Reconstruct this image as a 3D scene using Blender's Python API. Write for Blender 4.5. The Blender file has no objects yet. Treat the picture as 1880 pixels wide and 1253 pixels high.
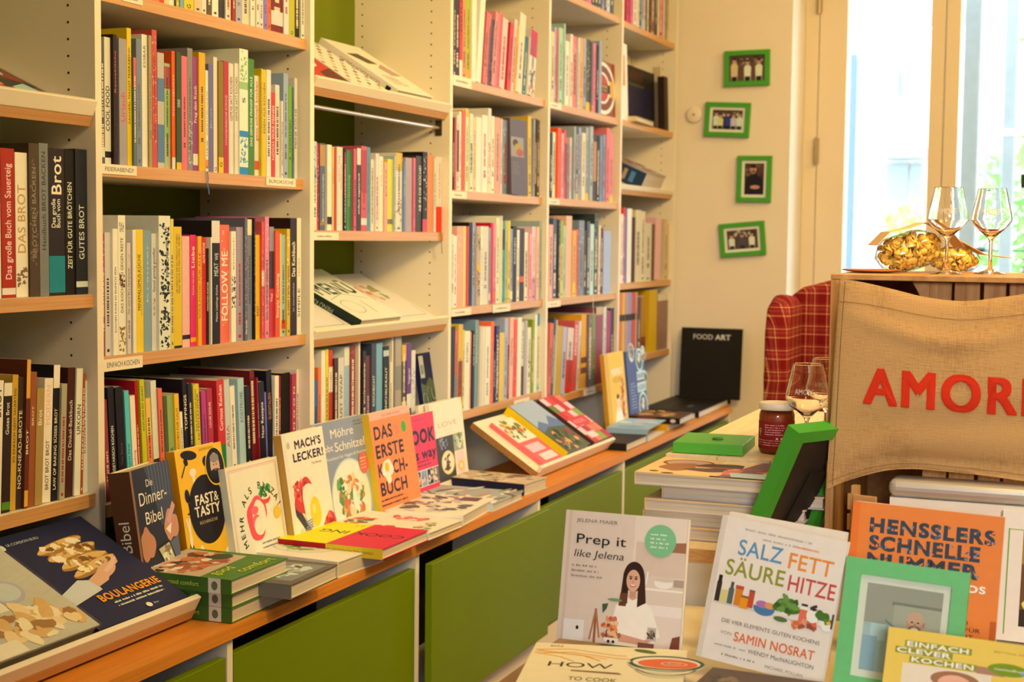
import bpy, math, random
from mathutils import Vector as V, Matrix
C0 = bpy.context.scene.collection
SC = bpy.context.scene
# ------------------------------------------------------------------ camera
F_PX, AL, TI, RO = 2697.59, .3822, .0708, .0109
CAM = V((-2.3411, -1.7942, 1.4272))
_F = V((math.cos(AL), math.sin(AL), 0)); _R = V((math.sin(AL), -math.cos(AL), 0)); _U = V((0, 0, 1))
FW = _F*math.cos(TI)-_U*math.sin(TI); _UW = _U*math.cos(TI)+_F*math.sin(TI)
R2 = _R*math.cos(RO)+_UW*math.sin(RO); U2 = _UW*math.cos(RO)-_R*math.sin(RO)
def ray(x, y): return FW+R2*((x-940)/F_PX)-U2*((y-626.5)/F_PX)
def at(x, y, ax, v):
    d = ray(x, y); return CAM+d*((v-CAM[ax])/d[ax])
def atZ(x, y, Z): return CAM+ray(x, y)*Z
cam = bpy.data.cameras.new('camera'); co = bpy.data.objects.new('camera', cam); C0.objects.link(co)
cam.sensor_width = 36; cam.lens = F_PX/1880*36; cam.clip_start = .05
co.matrix_world = Matrix(((R2.x, U2.x, -FW.x, CAM.x), (R2.y, U2.y, -FW.y, CAM.y), (R2.z, U2.z, -FW.z, CAM.z), (0, 0, 0, 1)))
cam.dof.use_dof = True; cam.dof.focus_distance = 2.75; cam.dof.aperture_fstop = 6.3
SC.camera = co
# ------------------------------------------------------------------ world, lamps, exposure
SC.view_settings.view_transform = 'Standard'; SC.view_settings.look = 'None'
SC.view_settings.exposure = 0.0; SC.view_settings.gamma = 1; SC.view_settings.use_curve_mapping = False
w = bpy.data.worlds.new('overcast_sky'); SC.world = w; w.use_nodes = True
w.node_tree.nodes['Background'].inputs[0].default_value = (.86, .95, 1, 1)
w.node_tree.nodes['Background'].inputs[1].default_value = 7
WARM = (1, .635, .20)
def lamp(name, loc, tgt, power, size, col=WARM, spread=None):
    l = bpy.data.lights.new(name, 'AREA'); l.shape = 'DISK'; l.size = size; l.energy = power; l.color = col
    if spread: l.spread = spread
    o = bpy.data.objects.new(name, l); C0.objects.link(o); o.location = loc
    o.rotation_euler = (V(tgt)-V(loc)).to_track_quat('-Z', 'Y').to_euler(); return o
lamp('ceiling_and_fill_lamp', (-.9, -1.9, 2.95), (.1, 0.1, 1.2), 11, .50)
lamp('ceiling_and_fill_lamp', (.9, -2.0, 2.95), (1.2, 0.1, 1.3), 18, .50)
lamp('ceiling_and_fill_lamp', (2.4, -2.0, 2.95), (2.3, 0.1, 1.3), 28, .50)
lamp('ceiling_and_fill_lamp', (3.3, -2.2, 2.95), (3.4, 0, 1.3), 19, .50)
lamp('ceiling_and_fill_lamp', (-.2, -2.5, 2.8), (1.9, .15, 1.3), 28, .45, spread=1.9)  # added fill, no fixture: brightens the left-facing sides of the bookcase uprights
lamp('ceiling_and_fill_lamp', (-1.3, -2.2, 2.95), (.1, -1.6, .9), 12, .5, (1, .80, .55))
lamp('table_fill_light', (-4.4, -2.7, 2.0), (.0, -1.38, .92), 4.3, 1.0, (1, .92, .84), .56)  # added fill aimed at the display table; the rear wall has no window

# ------------------------------------------------------------------ colour + materials
def s2l(c): return c/12.92 if c <= .04045 else ((c+.055)/1.055)**2.4
def hexl(h): return tuple(s2l(int(h[i:i+2], 16)/255) for i in (0, 2, 4))
WHITE = 'f6d29a'
def alb(h, white=None):
    """base colour of a thing seen in warm lamp light in which white paper reads as `white`"""
    a = hexl(h); b = hexl(white or WHITE)
    return tuple(min(.82, max(.012, .78*(x/y)**1.1)) for x, y in zip(a, b))
MATS = {}
def nodes(m): return m.node_tree.nodes, m.node_tree.links
def mat(name, col=(.8, .8, .8), rough=.5, spec=.4, metal=0, noise=.06, nscale=30, bump=0, coat=0):
    if name in MATS: return MATS[name]
    m = bpy.data.materials.new(name); m.use_nodes = True; n, l = nodes(m); p = n['Principled BSDF']
    p.inputs['Roughness'].default_value = rough; p.inputs['Metallic'].default_value = metal
    p.inputs['Specular IOR Level'].default_value = spec; p.inputs['Coat Weight'].default_value = coat
    tc = n.new('ShaderNodeTexCoord'); t = n.new('ShaderNodeTexNoise'); t.inputs['Scale'].default_value = nscale
    t.inputs['Detail'].default_value = 3
    l.new(tc.outputs['Object'], t.inputs['Vector'])
    r = n.new('ShaderNodeMapRange'); r.inputs['To Min'].default_value = 1-noise; r.inputs['To Max'].default_value = 1+noise
    l.new(t.outputs['Fac'], r.inputs['Value'])
    mx = n.new('ShaderNodeVectorMath'); mx.operation = 'SCALE'; mx.inputs[0].default_value = col
    l.new(r.outputs[0], mx.inputs['Scale']); l.new(mx.outputs[0], p.inputs['Base Color'])
    if bump:
        b = n.new('ShaderNodeBump'); b.inputs['Strength'].default_value = bump; b.inputs['Distance'].default_value = .002
        l.new(t.outputs['Fac'], b.inputs['Height']); l.new(b.outputs[0], p.inputs['Normal'])
    MATS[name] = m; return m
def print_mat():
    m = bpy.data.materials.new('printed_cover'); m.use_nodes = True; n, l = nodes(m); p = n['Principled BSDF']
    a = n.new('ShaderNodeAttribute'); a.attribute_name = 'ink'
    tc = n.new('ShaderNodeTexCoord'); t = n.new('ShaderNodeTexNoise'); t.inputs['Scale'].default_value = 60
    l.new(tc.outputs['Object'], t.inputs['Vector'])
    r = n.new('ShaderNodeMapRange'); r.inputs['To Min'].default_value = .95; r.inputs['To Max'].default_value = 1.05
    l.new(t.outputs['Fac'], r.inputs['Value'])
    mx = n.new('ShaderNodeVectorMath'); mx.operation = 'SCALE'
    l.new(a.outputs['Color'], mx.inputs[0]); l.new(r.outputs[0], mx.inputs['Scale']); l.new(mx.outputs[0], p.inputs['Base Color'])
    p.inputs['Roughness'].default_value = .48; p.inputs['Specular IOR Level'].default_value = .18
    return m
M_PRINT = print_mat()
def page_mat():
    m = bpy.data.materials.new('page_edges'); m.use_nodes = True; n, l = nodes(m); p = n['Principled BSDF']
    tc = n.new('ShaderNodeTexCoord'); mp = n.new('ShaderNodeMapping'); mp.inputs['Scale'].default_value = (3, 900, 3)
    t = n.new('ShaderNodeTexNoise'); t.inputs['Scale'].default_value = 1; l.new(tc.outputs['Object'], mp.inputs[0]); l.new(mp.outputs[0], t.inputs['Vector'])
    cr = n.new('ShaderNodeValToRGB'); cr.color_ramp.elements[0].color = (.40, .35, .29, 1); cr.color_ramp.elements[0].position = .3
    cr.color_ramp.elements[1].color = (.62, .57, .49, 1); cr.color_ramp.elements[1].position = .6
    l.new(t.outputs['Fac'], cr.inputs[0]); l.new(cr.outputs[0], p.inputs['Base Color']); p.inputs['Roughness'].default_value = .8
    return m
M_PAGE = page_mat()
def wood(name, c1, c2, scale, rough=.45, axis='X', bump=.1):
    m = bpy.data.materials.new(name); m.use_nodes = True; n, l = nodes(m); p = n['Principled BSDF']
    tc = n.new('ShaderNodeTexCoord'); mp = n.new('ShaderNodeMapping'); mp.inputs['Scale'].default_value = scale
    t = n.new('ShaderNodeTexNoise'); t.inputs['Scale'].default_value = 1; t.inputs['Detail'].default_value = 5; t.inputs['Distortion'].default_value = .4
    l.new(tc.outputs['Object'], mp.inputs[0]); l.new(mp.outputs[0], t.inputs['Vector'])
    cr = n.new('ShaderNodeValToRGB'); cr.color_ramp.elements[0].color = (*c1, 1); cr.color_ramp.elements[0].position = .32
    cr.color_ramp.elements[1].color = (*c2, 1); cr.color_ramp.elements[1].position = .66
    l.new(t.outputs['Fac'], cr.inputs[0]); l.new(cr.outputs[0], p.inputs['Base Color']); p.inputs['Roughness'].default_value = rough
    b = n.new('ShaderNodeBump'); b.inputs['Strength'].default_value = bump; b.inputs['Distance'].default_value = .002
    l.new(t.outputs['Fac'], b.inputs['Height']); l.new(b.outputs[0], p.inputs['Normal'])
    MATS[name] = m; return m
M_MEL = mat('cream_melamine', (.80, .775, .70), .45, .35, noise=.015, nscale=4)
M_EDGE = wood('beech_edge', (.52, .275, .105), (.62, .36, .16), (3, 60, 220), .45)
M_CTR = wood('beech_counter', (.60, .22, .022), (.70, .28, .035), (4, 60, 320), .5)
M_GREEN = mat('green_lacquer', (.150, .235, .004), .42, .2, noise=.04, nscale=5)
M_BACK = mat('green_back_panel', (.145, .20, .006), .6, .2, noise=.04)
M_HOLE = mat('drilled_hole', (.05, .035, .02), .9, .1)
M_PLASTER = mat('plaster_wall', (.80, .765, .70), .85, .15, noise=.03, nscale=6, bump=.05)
M_DARKIN = mat('dark_cabinet_inside', (.03, .025, .02), .8, .1)
M_FRAMEG = mat('green_frame_paint', (.06, .36, .035), .4, .4, noise=.06, nscale=60)
M_MINT = mat('mint_frame_paint', (.12, .50, .20), .45, .35, noise=.08, nscale=80)
M_METAL = mat('brushed_steel', (.62, .58, .52), .35, .5, 1)
M_WOODC = wood('crate_pine', (.42, .21, .065), (.60, .34, .13), (5, 40, 40), .6, bump=.3)
M_WOODV = wood('crate_pine_vertical', (.40, .19, .055), (.62, .35, .13), (60, 120, 5), .6, bump=.3)
M_PINE = wood('pale_pine_board', (.70, .56, .36), (.78, .66, .46), (5, 60, 60), .5)
M_FLOOR = wood('oak_floor', (.22, .12, .05), (.34, .20, .09), (3, 14, 14), .5)
M_DARKBACK = mat('dark_backing_board', (.045, .032, .022), .55, .3, noise=.2, nscale=40)
def glassy(name, col=(1, 1, 1), rough=0.0, ior=1.45):
    m = bpy.data.materials.new(name); m.use_nodes = True; n, l = nodes(m); p = n['Principled BSDF']
    p.inputs['Base Color'].default_value = (*col, 1); p.inputs['Roughness'].default_value = rough
    p.inputs['Transmission Weight'].default_value = 1; p.inputs['IOR'].default_value = ior; return m
M_GLASS = glassy('clear_wine_glass')
def pane(name, tint=(1, 1, 1), gloss=.08):
    m = bpy.data.materials.new(name); m.use_nodes = True; n, l = nodes(m)
    n.remove(n['Principled BSDF']); out = n['Material Output']
    tr = n.new('ShaderNodeBsdfTransparent'); tr.inputs[0].default_value = (*tint, 1)
    gl = n.new('ShaderNodeBsdfGlossy'); gl.inputs['Roughness'].default_value = .03
    lw = n.new('ShaderNodeLayerWeight'); lw.inputs[0].default_value = .12
    mu = n.new('ShaderNodeMath'); mu.operation = 'MULTIPLY_ADD'; mu.inputs[1].default_value = .8; mu.inputs[2].default_value = gloss*.3
    l.new(lw.outputs['Fresnel'], mu.inputs[0])
    mx = n.new('ShaderNodeMixShader'); l.new(mu.outputs[0], mx.inputs[0]); l.new(tr.outputs[0], mx.inputs[1]); l.new(gl.outputs[0], mx.inputs[2])
    l.new(mx.outputs[0], out.inputs[0]); return m
M_PANE = pane('window_glass', (.96, .99, .98)); M_FILM = pane('clear_plastic_film', (.99, .99, .99), .12)

# ------------------------------------------------------------------ object helpers
def mesh_obj(name, verts, faces, m, parent=None, smooth=False):
    me = bpy.data.meshes.new(name); me.from_pydata([tuple(v) for v in verts], [], faces); me.update()
    if m: me.materials.append(m)
    if smooth: me.polygons.foreach_set('use_smooth', [True]*len(me.polygons))
    o = bpy.data.objects.new(name, me); C0.objects.link(o)
    if parent: o.parent = parent
    return o
BF = [(0, 3, 2, 1), (4, 5, 6, 7), (0, 1, 5, 4), (1, 2, 6, 5), (2, 3, 7, 6), (3, 0, 4, 7)]
def boxv(a, b):
    (x0, y0, z0), (x1, y1, z1) = a, b
    return [(x0, y0, z0), (x1, y0, z0), (x1, y1, z0), (x0, y1, z0), (x0, y0, z1), (x1, y0, z1), (x1, y1, z1), (x0, y1, z1)]
class MB:
    def __init__(s): s.v = []; s.f = []
    def box(s, a, b, M=None):
        k = len(s.v); vs = boxv(a, b)
        if M: vs = [tuple(M @ V(p)) for p in vs]
        s.v += vs; s.f += [tuple(i+k for i in f) for f in BF]; return s
    def poly(s, pts, off):            # prism: polygon pts (3D) extruded by off
        k = len(s.v); n = len(pts); o = V(off)
        s.v += [tuple(p) for p in pts]+[tuple(V(p)+o) for p in pts]
        s.f += [tuple(range(k, k+n))[::-1], tuple(range(k+n, k+2*n))]+[(k+i, k+(i+1) % n, k+n+(i+1) % n, k+n+i) for i in range(n)]; return s
    def lathe(s, prof, c=(0, 0, 0), n=40, close=False):
        k = len(s.v); m = len(prof)
        for r, z in prof:
            for i in range(n):
                a = 2*math.pi*i/n; s.v.append((c[0]+r*math.cos(a), c[1]+r*math.sin(a), c[2]+z))
        for j in range(m-1+(1 if close else 0)):
            for i in range(n):
                j2 = (j+1) % m; s.f.append((k+j*n+i, k+j*n+(i+1) % n, k+j2*n+(i+1) % n, k+j2*n+i))
        return s
    def cyl(s, p, q, r, n=12):
        p, q = V(p), V(q); d = (q-p).normalized(); a = d.orthogonal().normalized(); b = d.cross(a); k = len(s.v)
        for e in (p, q):
            for i in range(n): t = 2*math.pi*i/n; s.v.append(tuple(e+a*r*math.cos(t)+b*r*math.sin(t)))
        s.f += [(k+i, k+(i+1) % n, k+n+(i+1) % n, k+n+i) for i in range(n)]+[tuple(range(k, k+n))[::-1], tuple(range(k+n, k+2*n))]; return s
    def build(s, name, m, parent=None, bevel=0, smooth=False, seg=2):
        o = mesh_obj(name, s.v, s.f, m, parent, smooth)
        if bevel:
            b = o.modifiers.new('bevel', 'BEVEL'); b.width = bevel; b.segments = seg; b.limit_method = 'ANGLE'
        return o
def tag(o, label, cat, group=None, kind=None):
    o['label'] = label; o['category'] = cat
    if group: o['group'] = group
    if kind: o['kind'] = kind
    return o
def struct(o): o['kind'] = 'structure'; return o
def thing(name, label, cat, loc=(0, 0, 0), group=None):
    o = bpy.data.objects.new(name, None); C0.objects.link(o); o.empty_display_size = .05; o.location = loc
    return tag(o, label, cat, group)
def frame(o, x, z):
    x = V(x).normalized(); z = V(z); z = (z-x*z.dot(x)).normalized(); y = z.cross(x); o = V(o)
    return Matrix(((x.x, y.x, z.x, o.x), (x.y, y.y, z.y, o.y), (x.z, y.z, z.z, o.z), (0, 0, 0, 1)))

# ------------------------------------------------------------------ lettering (built-in font)
_GL = {}
def _embolden(vs, fs, b):
    """push the outline of a filled glyph outwards by b"""
    from collections import Counter
    cnt = {}
    for f in fs:
        area = sum(vs[f[i]][0]*vs[f[(i+1) % len(f)]][1]-vs[f[(i+1) % len(f)]][0]*vs[f[i]][1] for i in range(len(f)))
        q = f if area > 0 else f[::-1]
        for i in range(len(q)): e = (q[i], q[(i+1) % len(q)]); cnt[e] = cnt.get(e, 0)+1
    nrm = {}
    for (i, j) in cnt:
        if (j, i) in cnt: continue
        dx, dy = vs[j][0]-vs[i][0], vs[j][1]-vs[i][1]; L = math.hypot(dx, dy)
        if L < 1e-9: continue
        for k in (i, j): nrm.setdefault(k, []).append((dy/L, -dx/L))
    out = []
    for k, (x, y) in enumerate(vs):
        n = nrm.get(k)
        if n:
            sx = sum(p[0] for p in n)/len(n); sy = sum(p[1] for p in n)/len(n); L2 = sx*sx+sy*sy
            if L2 > 1e-6:
                g = min(1/L2, 1.5/math.sqrt(L2)); x += sx*g*b; y += sy*g*b
        out.append((x, y))
    return out
def glyph(ch, bold):
    k = (ch, bold)
    if k not in _GL:
        def shape(s):
            c = bpy.data.curves.new('g', 'FONT'); c.body = s; c.resolution_u = 5
            o = bpy.data.objects.new('g', c); me = o.to_mesh()
            raw = [(v.co.x, v.co.y) for v in me.vertices]; fr = [tuple(p.vertices) for p in me.polygons]
            o.to_mesh_clear(); bpy.data.objects.remove(o); bpy.data.curves.remove(c)
            idx = {}; mp = []; vs = []
            for x, y in raw:
                q = (round(x, 5), round(y, 5))
                if q not in idx: idx[q] = len(vs); vs.append((x, y))
                mp.append(idx[q])
            fs = [t for t in (tuple(mp[i] for i in f) for f in fr) if len(set(t)) == len(t)]
            return vs, fs
        a = shape(ch) if ch != ' ' else ([], [])
        ref = max(x for x, y in shape('H')[0]); adv = max(x for x, y in shape(ch+'H')[0])-ref
        _GL[k] = (_embolden(a[0], a[1], bold) if bold > 0 and a[0] else a[0], a[1], adv)
    return _GL[k]
def text2d(s, bold=0.0, track=0.0):
    """letters with cap height 1 starting at x=0; returns verts, faces, width"""
    cap = max(y for x, y in glyph('H', 0.0)[0]); X = 0; vs = []; fs = []
    for ch in s:
        a, f, adv = glyph(ch, bold); k = len(vs)
        vs += [((x+X)/cap, y/cap) for x, y in a]; fs += [tuple(i+k for i in q) for q in f]; X += adv+track+bold*1.7
    return vs, fs, X/cap
# ------------------------------------------------------------------ printed surface: polygons with one ink each
class Ink:
    def __init__(s): s.v = []; s.f = []; s.c = []
    def box(s, a, b, col, cols=None):
        k = len(s.v); s.v += boxv(a, b)
        for i, f in enumerate(BF):
            s.f.append(tuple(j+k for j in f)); s.c.append((cols or {}).get(i, col))
    def poly(s, pts, col): k = len(s.v); s.v += pts; s.f.append(tuple(range(k, k+len(pts)))); s.c.append(col)
    def many(s, vs, fs, col): k = len(s.v); s.v += vs; s.f += [tuple(i+k for i in f) for f in fs]; s.c += [col]*len(fs)
    def build(s, name, parent=None, m=None):
        me = bpy.data.meshes.new(name); me.from_pydata(s.v, [], s.f)
        a = me.attributes.new('ink', 'FLOAT_COLOR', 'FACE')
        flat = []
        for c in s.c: flat += [c[0], c[1], c[2], 1]
        a.data.foreach_set('color', flat); me.materials.append(m or M_PRINT); me.update()
        o = bpy.data.objects.new(name, me); C0.objects.link(o)
        if parent: o.parent = parent
        return o
class Sheet:
    """draws on a W x H plane; fn(u metres, v metres, lift) -> 3D point"""
    def __init__(s, ink, W, H, fn, white=None, step=3e-5): s.i = ink; s.W = W; s.H = H; s.fn = fn; s.k = 0; s.w = white; s.st = step
    def col(s, c): return alb(c, s.w) if isinstance(c, str) else c
    def up(s, n=1.0): s.k += n; return .00012+s.k*s.st
    def put(s, pts, c, n=1.0): e = s.up(n); s.i.poly([s.fn(u*s.W, v*s.H, e) for u, v in pts], s.col(c))
    def rect(s, u0, v0, u1, v1, c): s.put([(u0, v0), (u1, v0), (u1, v1), (u0, v1)], c)
    def ell(s, uc, vc, ru, rv, c, rot=0, n=28, a0=0, a1=360, wob=0, seed=0, step=1.0):
        R = random.Random(seed); ph = [R.uniform(0, 6.3) for _ in range(3)]; asp = s.H/s.W; P = []
        full = abs(a1-a0) >= 360
        for i in range(n+(0 if full else 1)):
            t = math.radians(a0+(a1-a0)*i/n); k = 1+wob*(math.sin(2*t+ph[0])+.7*math.sin(3*t+ph[1])+.6*math.sin(5*t+ph[2]))/2
            x = ru*k*math.cos(t)*s.W; y = rv*k*math.sin(t)*s.H; r = math.radians(rot)
            P.append((uc+(x*math.cos(r)-y*math.sin(r))/s.W, vc+(x*math.sin(r)+y*math.cos(r))/s.H))
        s.put(P, c, step)
    def line(s, pts, wd, c):
        for (a, b), (d, e) in zip(pts, pts[1:]):
            dx, dy = (d-a)*s.W, (e-b)*s.H; L = math.hypot(dx, dy) or 1; nx, ny = -dy/L*wd*s.W/2, dx/L*wd*s.W/2
            s.put([(a+nx/s.W, b+ny/s.H), (d+nx/s.W, e+ny/s.H), (d-nx/s.W, e-ny/s.H), (a-nx/s.W, b-ny/s.H)], c, .5)
    def ring(s, uc, vc, ru, rv, wd, c, a0=0, a1=360, n=32):
        s.line([(uc+ru*math.cos(math.radians(a0+(a1-a0)*i/n)), vc+rv*math.sin(math.radians(a0+(a1-a0)*i/n))) for i in range(n+1)], wd, c)
    def text(s, t, u, v, h, c, wd=None, bold=0.0, rot=0, al='l', ital=0, track=0.0, sx=1.0):
        """cap height h (of H); wd = wanted width (of W) or natural; rot in degrees"""
        vs, fs, L = text2d(t, bold, track); hh = h*s.H; kx = hh*sx
        if wd: kx = wd*s.W/L
        off = {'l': 0, 'c': -L*kx/2, 'r': -L*kx}[al]; r = math.radians(rot); e = s.up(); P = []
        for x, y in vs:
            X = x*kx+off+ital*y*hh; Y = y*hh
            P.append(s.fn(u*s.W+X*math.cos(r)-Y*math.sin(r), v*s.H+X*math.sin(r)+Y*math.cos(r), e))
        s.i.many(P, fs, s.col(c))
    def arc_text(s, t, uc, vc, rad, h, c, a0, a1, bold=0.0):
        n = len(t); e = s.up()
        for i, ch in enumerate(t):
            a = math.radians(a0+(a1-a0)*i/(n-1)); vs, fs, L = text2d(ch, bold); hh = h*s.H; P = []; r = a-math.pi/2
            for x, y in vs:
                X = (x-L/2)*hh; Y = y*hh+rad*s.W
                P.append(s.fn(uc*s.W+X*math.cos(r)-Y*math.sin(r), vc*s.H+X*math.sin(r)+Y*math.cos(r), e))
            s.i.many(P, fs, s.col(c))
    def lines(s, u0, v0, u1, n, dv, c, th=.3, seed=1):
        """rows of fine print too small to read: broken strokes"""
        R = random.Random(seed); e = s.up()
        for k in range(n):
            u = u0; v = v0-k*dv; end = u0+(u1-u0)*R.uniform(.7, 1)
            while u < end:
                l = min(R.uniform(.006, .013), end-u); h = dv*th*R.uniform(.65, 1)
                s.i.poly([s.fn(a*s.W, b*s.H, e) for a, b in ((u, v), (u+l, v), (u+l, v+h), (u, v+h))], s.col(c)); u += l+(.004 if R.random() < .82 else .018)
    def blobs(s, uc, vc, ru, rv, n, cols, size, seed=0, wob=.35):
        R = random.Random(seed)
        for k in range(n):
            a = R.uniform(0, 6.283); q = math.sqrt(R.random())
            z = R.uniform(.5, 1.2)*size
            s.ell(uc+ru*q*math.cos(a), vc+rv*q*math.sin(a), z, z*s.W/s.H*R.uniform(.5, 1), R.choice(cols), R.uniform(0, 180), 12, wob=wob, seed=seed*99+k, step=.4)

# ------------------------------------------------------------------ books
def book(name, label, M, W, H, T, cover='f6d29a', spine=None, art=None, sart=None, white=None, group=None, hard=True,
         back=None, page=True, cat='book', extra=None):
    """local axes: x from spine to fore-edge, y front to back cover, z tail to head"""
    root = thing(name, label, cat, group=group); root.matrix_world = M
    c = alb(cover, white); cs = alb(spine, white) if spine else c; cb = alb(back, white) if back else c
    b = .0025 if hard else .0006; b = min(b, T*.2); ov = .003 if hard else .0003
    ink = Ink(); inn = (.72, .68, .6)
    ink.box((0, 0, 0), (W, b, H), c, {4: inn}); ink.box((0, T-b, 0), (W, T, H), cb, {2: inn})
    ink.box((0, b, 0), (b, T-b, H), cs)
    sp = Sheet(ink, T, H, lambda u, v, e: (-e, T-u, v), white); sp.rect(0, 0, 1, 1, cs)
    if sart: sart(sp)
    if art: art(Sheet(ink, W, H, lambda u, v, e: (u, -e, v), white))
    ink.build('cover', root)
    if page: MB().box((b, b, ov), (W-ov, T-b, H-ov)).build('pages', M_PAGE, root)
    if extra: extra(root)
    return root
NAMES = [('black', (.012, .012, .014)), ('charcoal', (.05, .048, .05)), ('grey', (.22, .21, .21)), ('pale grey', (.5, .5, .5)), ('white', (.8, .8, .78)), ('cream', (.78, .70, .48)),
         ('beige', (.5, .40, .28)), ('brown', (.16, .08, .04)), ('dark brown', (.05, .02, .012)), ('taupe', (.28, .22, .18)), ('red', (.55, .03, .03)), ('dark red', (.2, .012, .015)),
         ('orange', (.75, .22, .03)), ('peach', (.8, .48, .30)), ('pink', (.75, .25, .28)), ('magenta', (.6, .05, .22)), ('yellow', (.78, .5, .04)), ('pale yellow', (.78, .66, .3)), ('ochre', (.45, .25, .05)),
         ('olive', (.28, .28, .06)), ('green', (.12, .3, .06)), ('dark green', (.04, .09, .03)), ('pale green', (.5, .62, .35)), ('teal', (.15, .32, .32)), ('blue', (.08, .22, .5)), ('sky blue', (.2, .55, .8)), ('navy', (.03, .04, .12)),
         ('pale blue', (.45, .6, .72)), ('purple', (.25, .06, .3)), ('lilac', (.45, .36, .5)), ('rust', (.4, .12, .04))]
def cname(c):
    g = [x**.45 for x in c]
    return min(NAMES, key=lambda n: sum((a-b**.45)**2 for a, b in zip(g, n[1])))[0]
ORD = ['', 'first', 'second', 'third', 'fourth', 'fifth', 'sixth', 'seventh', 'eighth', 'ninth', 'tenth']+[f'{i}{"th" if i//10==1 or i%10 not in (1,2,3) else ("st","nd","rd")[i%10-1]}' for i in range(11, 60)]
RB = random.Random(7)
PEND = []
def spine_art(deco, base, T, H, white, seed):
    R = random.Random(seed)
    def draw(s):
        had = False
        for d in deco:
            p = d.split('|')
            if p[0] == 'b': s.rect(0, float(p[1]), 1, float(p[2]), p[3])
            elif p[0] in 'td':
                had = True; v0, v1 = float(p[3]), float(p[4]); wf = float(p[5]) if len(p) > 5 else .55; off = float(p[6]) if len(p) > 6 else .5
                vs, fs, L = text2d(p[1], .012); hh = wf*T; e = s.up(); k = (v1-v0)*H/L
                if p[0] == 't': P = [s.fn(off*T+hh*.5-y*hh, v0*H+x*k, e) for x, y in vs]
                else: P = [s.fn(off*T-hh*.5+y*hh, v1*H-x*k, e) for x, y in vs]
                s.i.many(P, fs, s.col(p[2]))
            elif p[0] == 'm':       # mottled picture on the spine
                v0, v1 = float(p[1]), float(p[2])
                for k in range(26): s.ell(R.uniform(.12, .88), R.uniform(v0, v1), R.uniform(.06, .13), R.uniform(.004, .014), p[3], R.uniform(-40, 40), 8, wob=.4, seed=seed+k, step=.2)
            elif p[0] == 'x': had = True
        if not had and T > .006:
            lum = sum(base)/3; c = tuple(.78*x for x in (1, .95, .85)) if lum < .2 else R.choice([(.05, .04, .04), (.05, .04, .04), (.35, .03, .03), (.12, .12, .15)])
            v = R.uniform(.1, .25); end = R.uniform(.6, .9); wf = R.uniform(.28, .5); e = s.up(); gap = R.random() < .6
            while v < end:
                l = R.uniform(.008, .018)
                if gap and abs(v-end*.45) < .05: v += .05; wf *= .7; gap = False; continue
                s.i.poly([s.fn(a*T, b*H, e) for a, b in ((.5-wf/2, v), (.5+wf/2, v), (.5+wf/2, v+l), (.5-wf/2, v+l))], c)
                v += l+R.choice((.004, .004, .012))
            if R.random() < .45: e = s.up(); s.i.poly([s.fn(a*T, b*H, e) for a, b in ((.3, .03), (.7, .03), (.7, .055), (.3, .055))], c)
    return draw
def row(where, group, crop, zb, Y0, yref, items, white, lean=0, depth=(.19, .23)):
    """spines standing in a row. crop=(ox,oy,scale) of the measured view; each item x0,x1,ytop,colour,deco..."""
    ox, oy, sc = crop; prev = None; n = 0
    ya, yb = yref                      # base line in crop pixels at the two ends (x0 of first, x1 of last)
    xa, xb = items[0][0], items[-1][1]
    for it in items:
        x0, x1, yt, col = it[:4]; deco = list(it[4:]); ln = lean
        for d in list(deco):
            if d.startswith('L'): ln = float(d[1:]); deco.remove(d)
        Y = Y0+RB.uniform(-.003, .006)
        yb0 = ya+(yb-ya)*((x0+x1)/2-xa)/max(1, xb-xa)
        X0 = at(ox+x0/sc, oy+yb0/sc, 1, Y).x; X1 = at(ox+x1/sc, oy+yb0/sc, 1, Y).x
        if prev is not None: X0 = max(X0, prev+.0004)
        bay = math.floor((X0+.012)/.8174); xr = (bay+1)*.8174-.0198 if bay < 4 else 4.0422; X0 = max(X0, bay*.8174+.0006); X1 = min(X1, xr)
        if X1-X0 < .004: X1 = X0+.004
        prev = X1; n += 1
        Hq = max(.1, at(ox+(x0+x1)/2/sc, oy+yt/sc, 1, Y).z-zb)
        if ln > 0: ln = min(ln, max(.2, math.degrees(math.asin(max(0, min(1, (xr-X1)/Hq))))))
        r = math.radians(ln); T = (X1-X0)*math.cos(r)
        # the top pixel lies on the spine's plane
        Pt = at(ox+((x0+x1)/2+(yb0-yt)*math.tan(r))/sc, oy+yt/sc, 1, Y); H = max(.1, (Pt.z-zb)/math.cos(r)-(T*.5*math.sin(r)))
        zdir = V((math.sin(r), 0, math.cos(r))); xdir = V((0, 1, 0))
        lift = .0006+abs(math.sin(r))*(T if r > 0 else 0)
        o = V((X1, Y, zb+.0006)) if r >= 0 else V((X1, Y, zb+.0006+T*abs(math.sin(r))))
        # local y runs from right (front cover) to left; for a right lean the right bottom corner touches
        M = frame(o, xdir, zdir)
        a = alb(col, white); D = RB.uniform(*depth)
        hard = T > .011
        size = ('thick ' if T > .03 else 'slim ' if T < .011 else '')+('tall ' if H > .275 else 'short ' if H < .205 else '')
        feat = ''
        bands = [d.split('|') for d in deco if d[0] == 'b']
        txt = [d.split('|') for d in deco if d[0] in 'td']
        if bands: feat = f'with {cname(alb(bands[0][3], white))} band'
        elif txt: feat = f'with {cname(alb(txt[0][2], white))} lettering'
        lab = f'{size}{cname(a)} book {feat}, {ORD[n]} from left {where}'.replace(' ,', ',')
        if len(lab.split()) > 16: lab = f'{cname(a)} book, {ORD[n]} from left {where}'
        Zc = (M.translation-CAM).dot(FW); c2 = at(ox+(x0+x1)/2/sc, max(0, oy+yt/sc), 1, Y)
        vis = max(0, (yb0-max(yt, -oy*sc))/sc)*(x1-x0)/sc
        PEND.append((vis, lab, M, D, H, T, col, deco, a, n*31+int(x0), white, group, hard))
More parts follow.
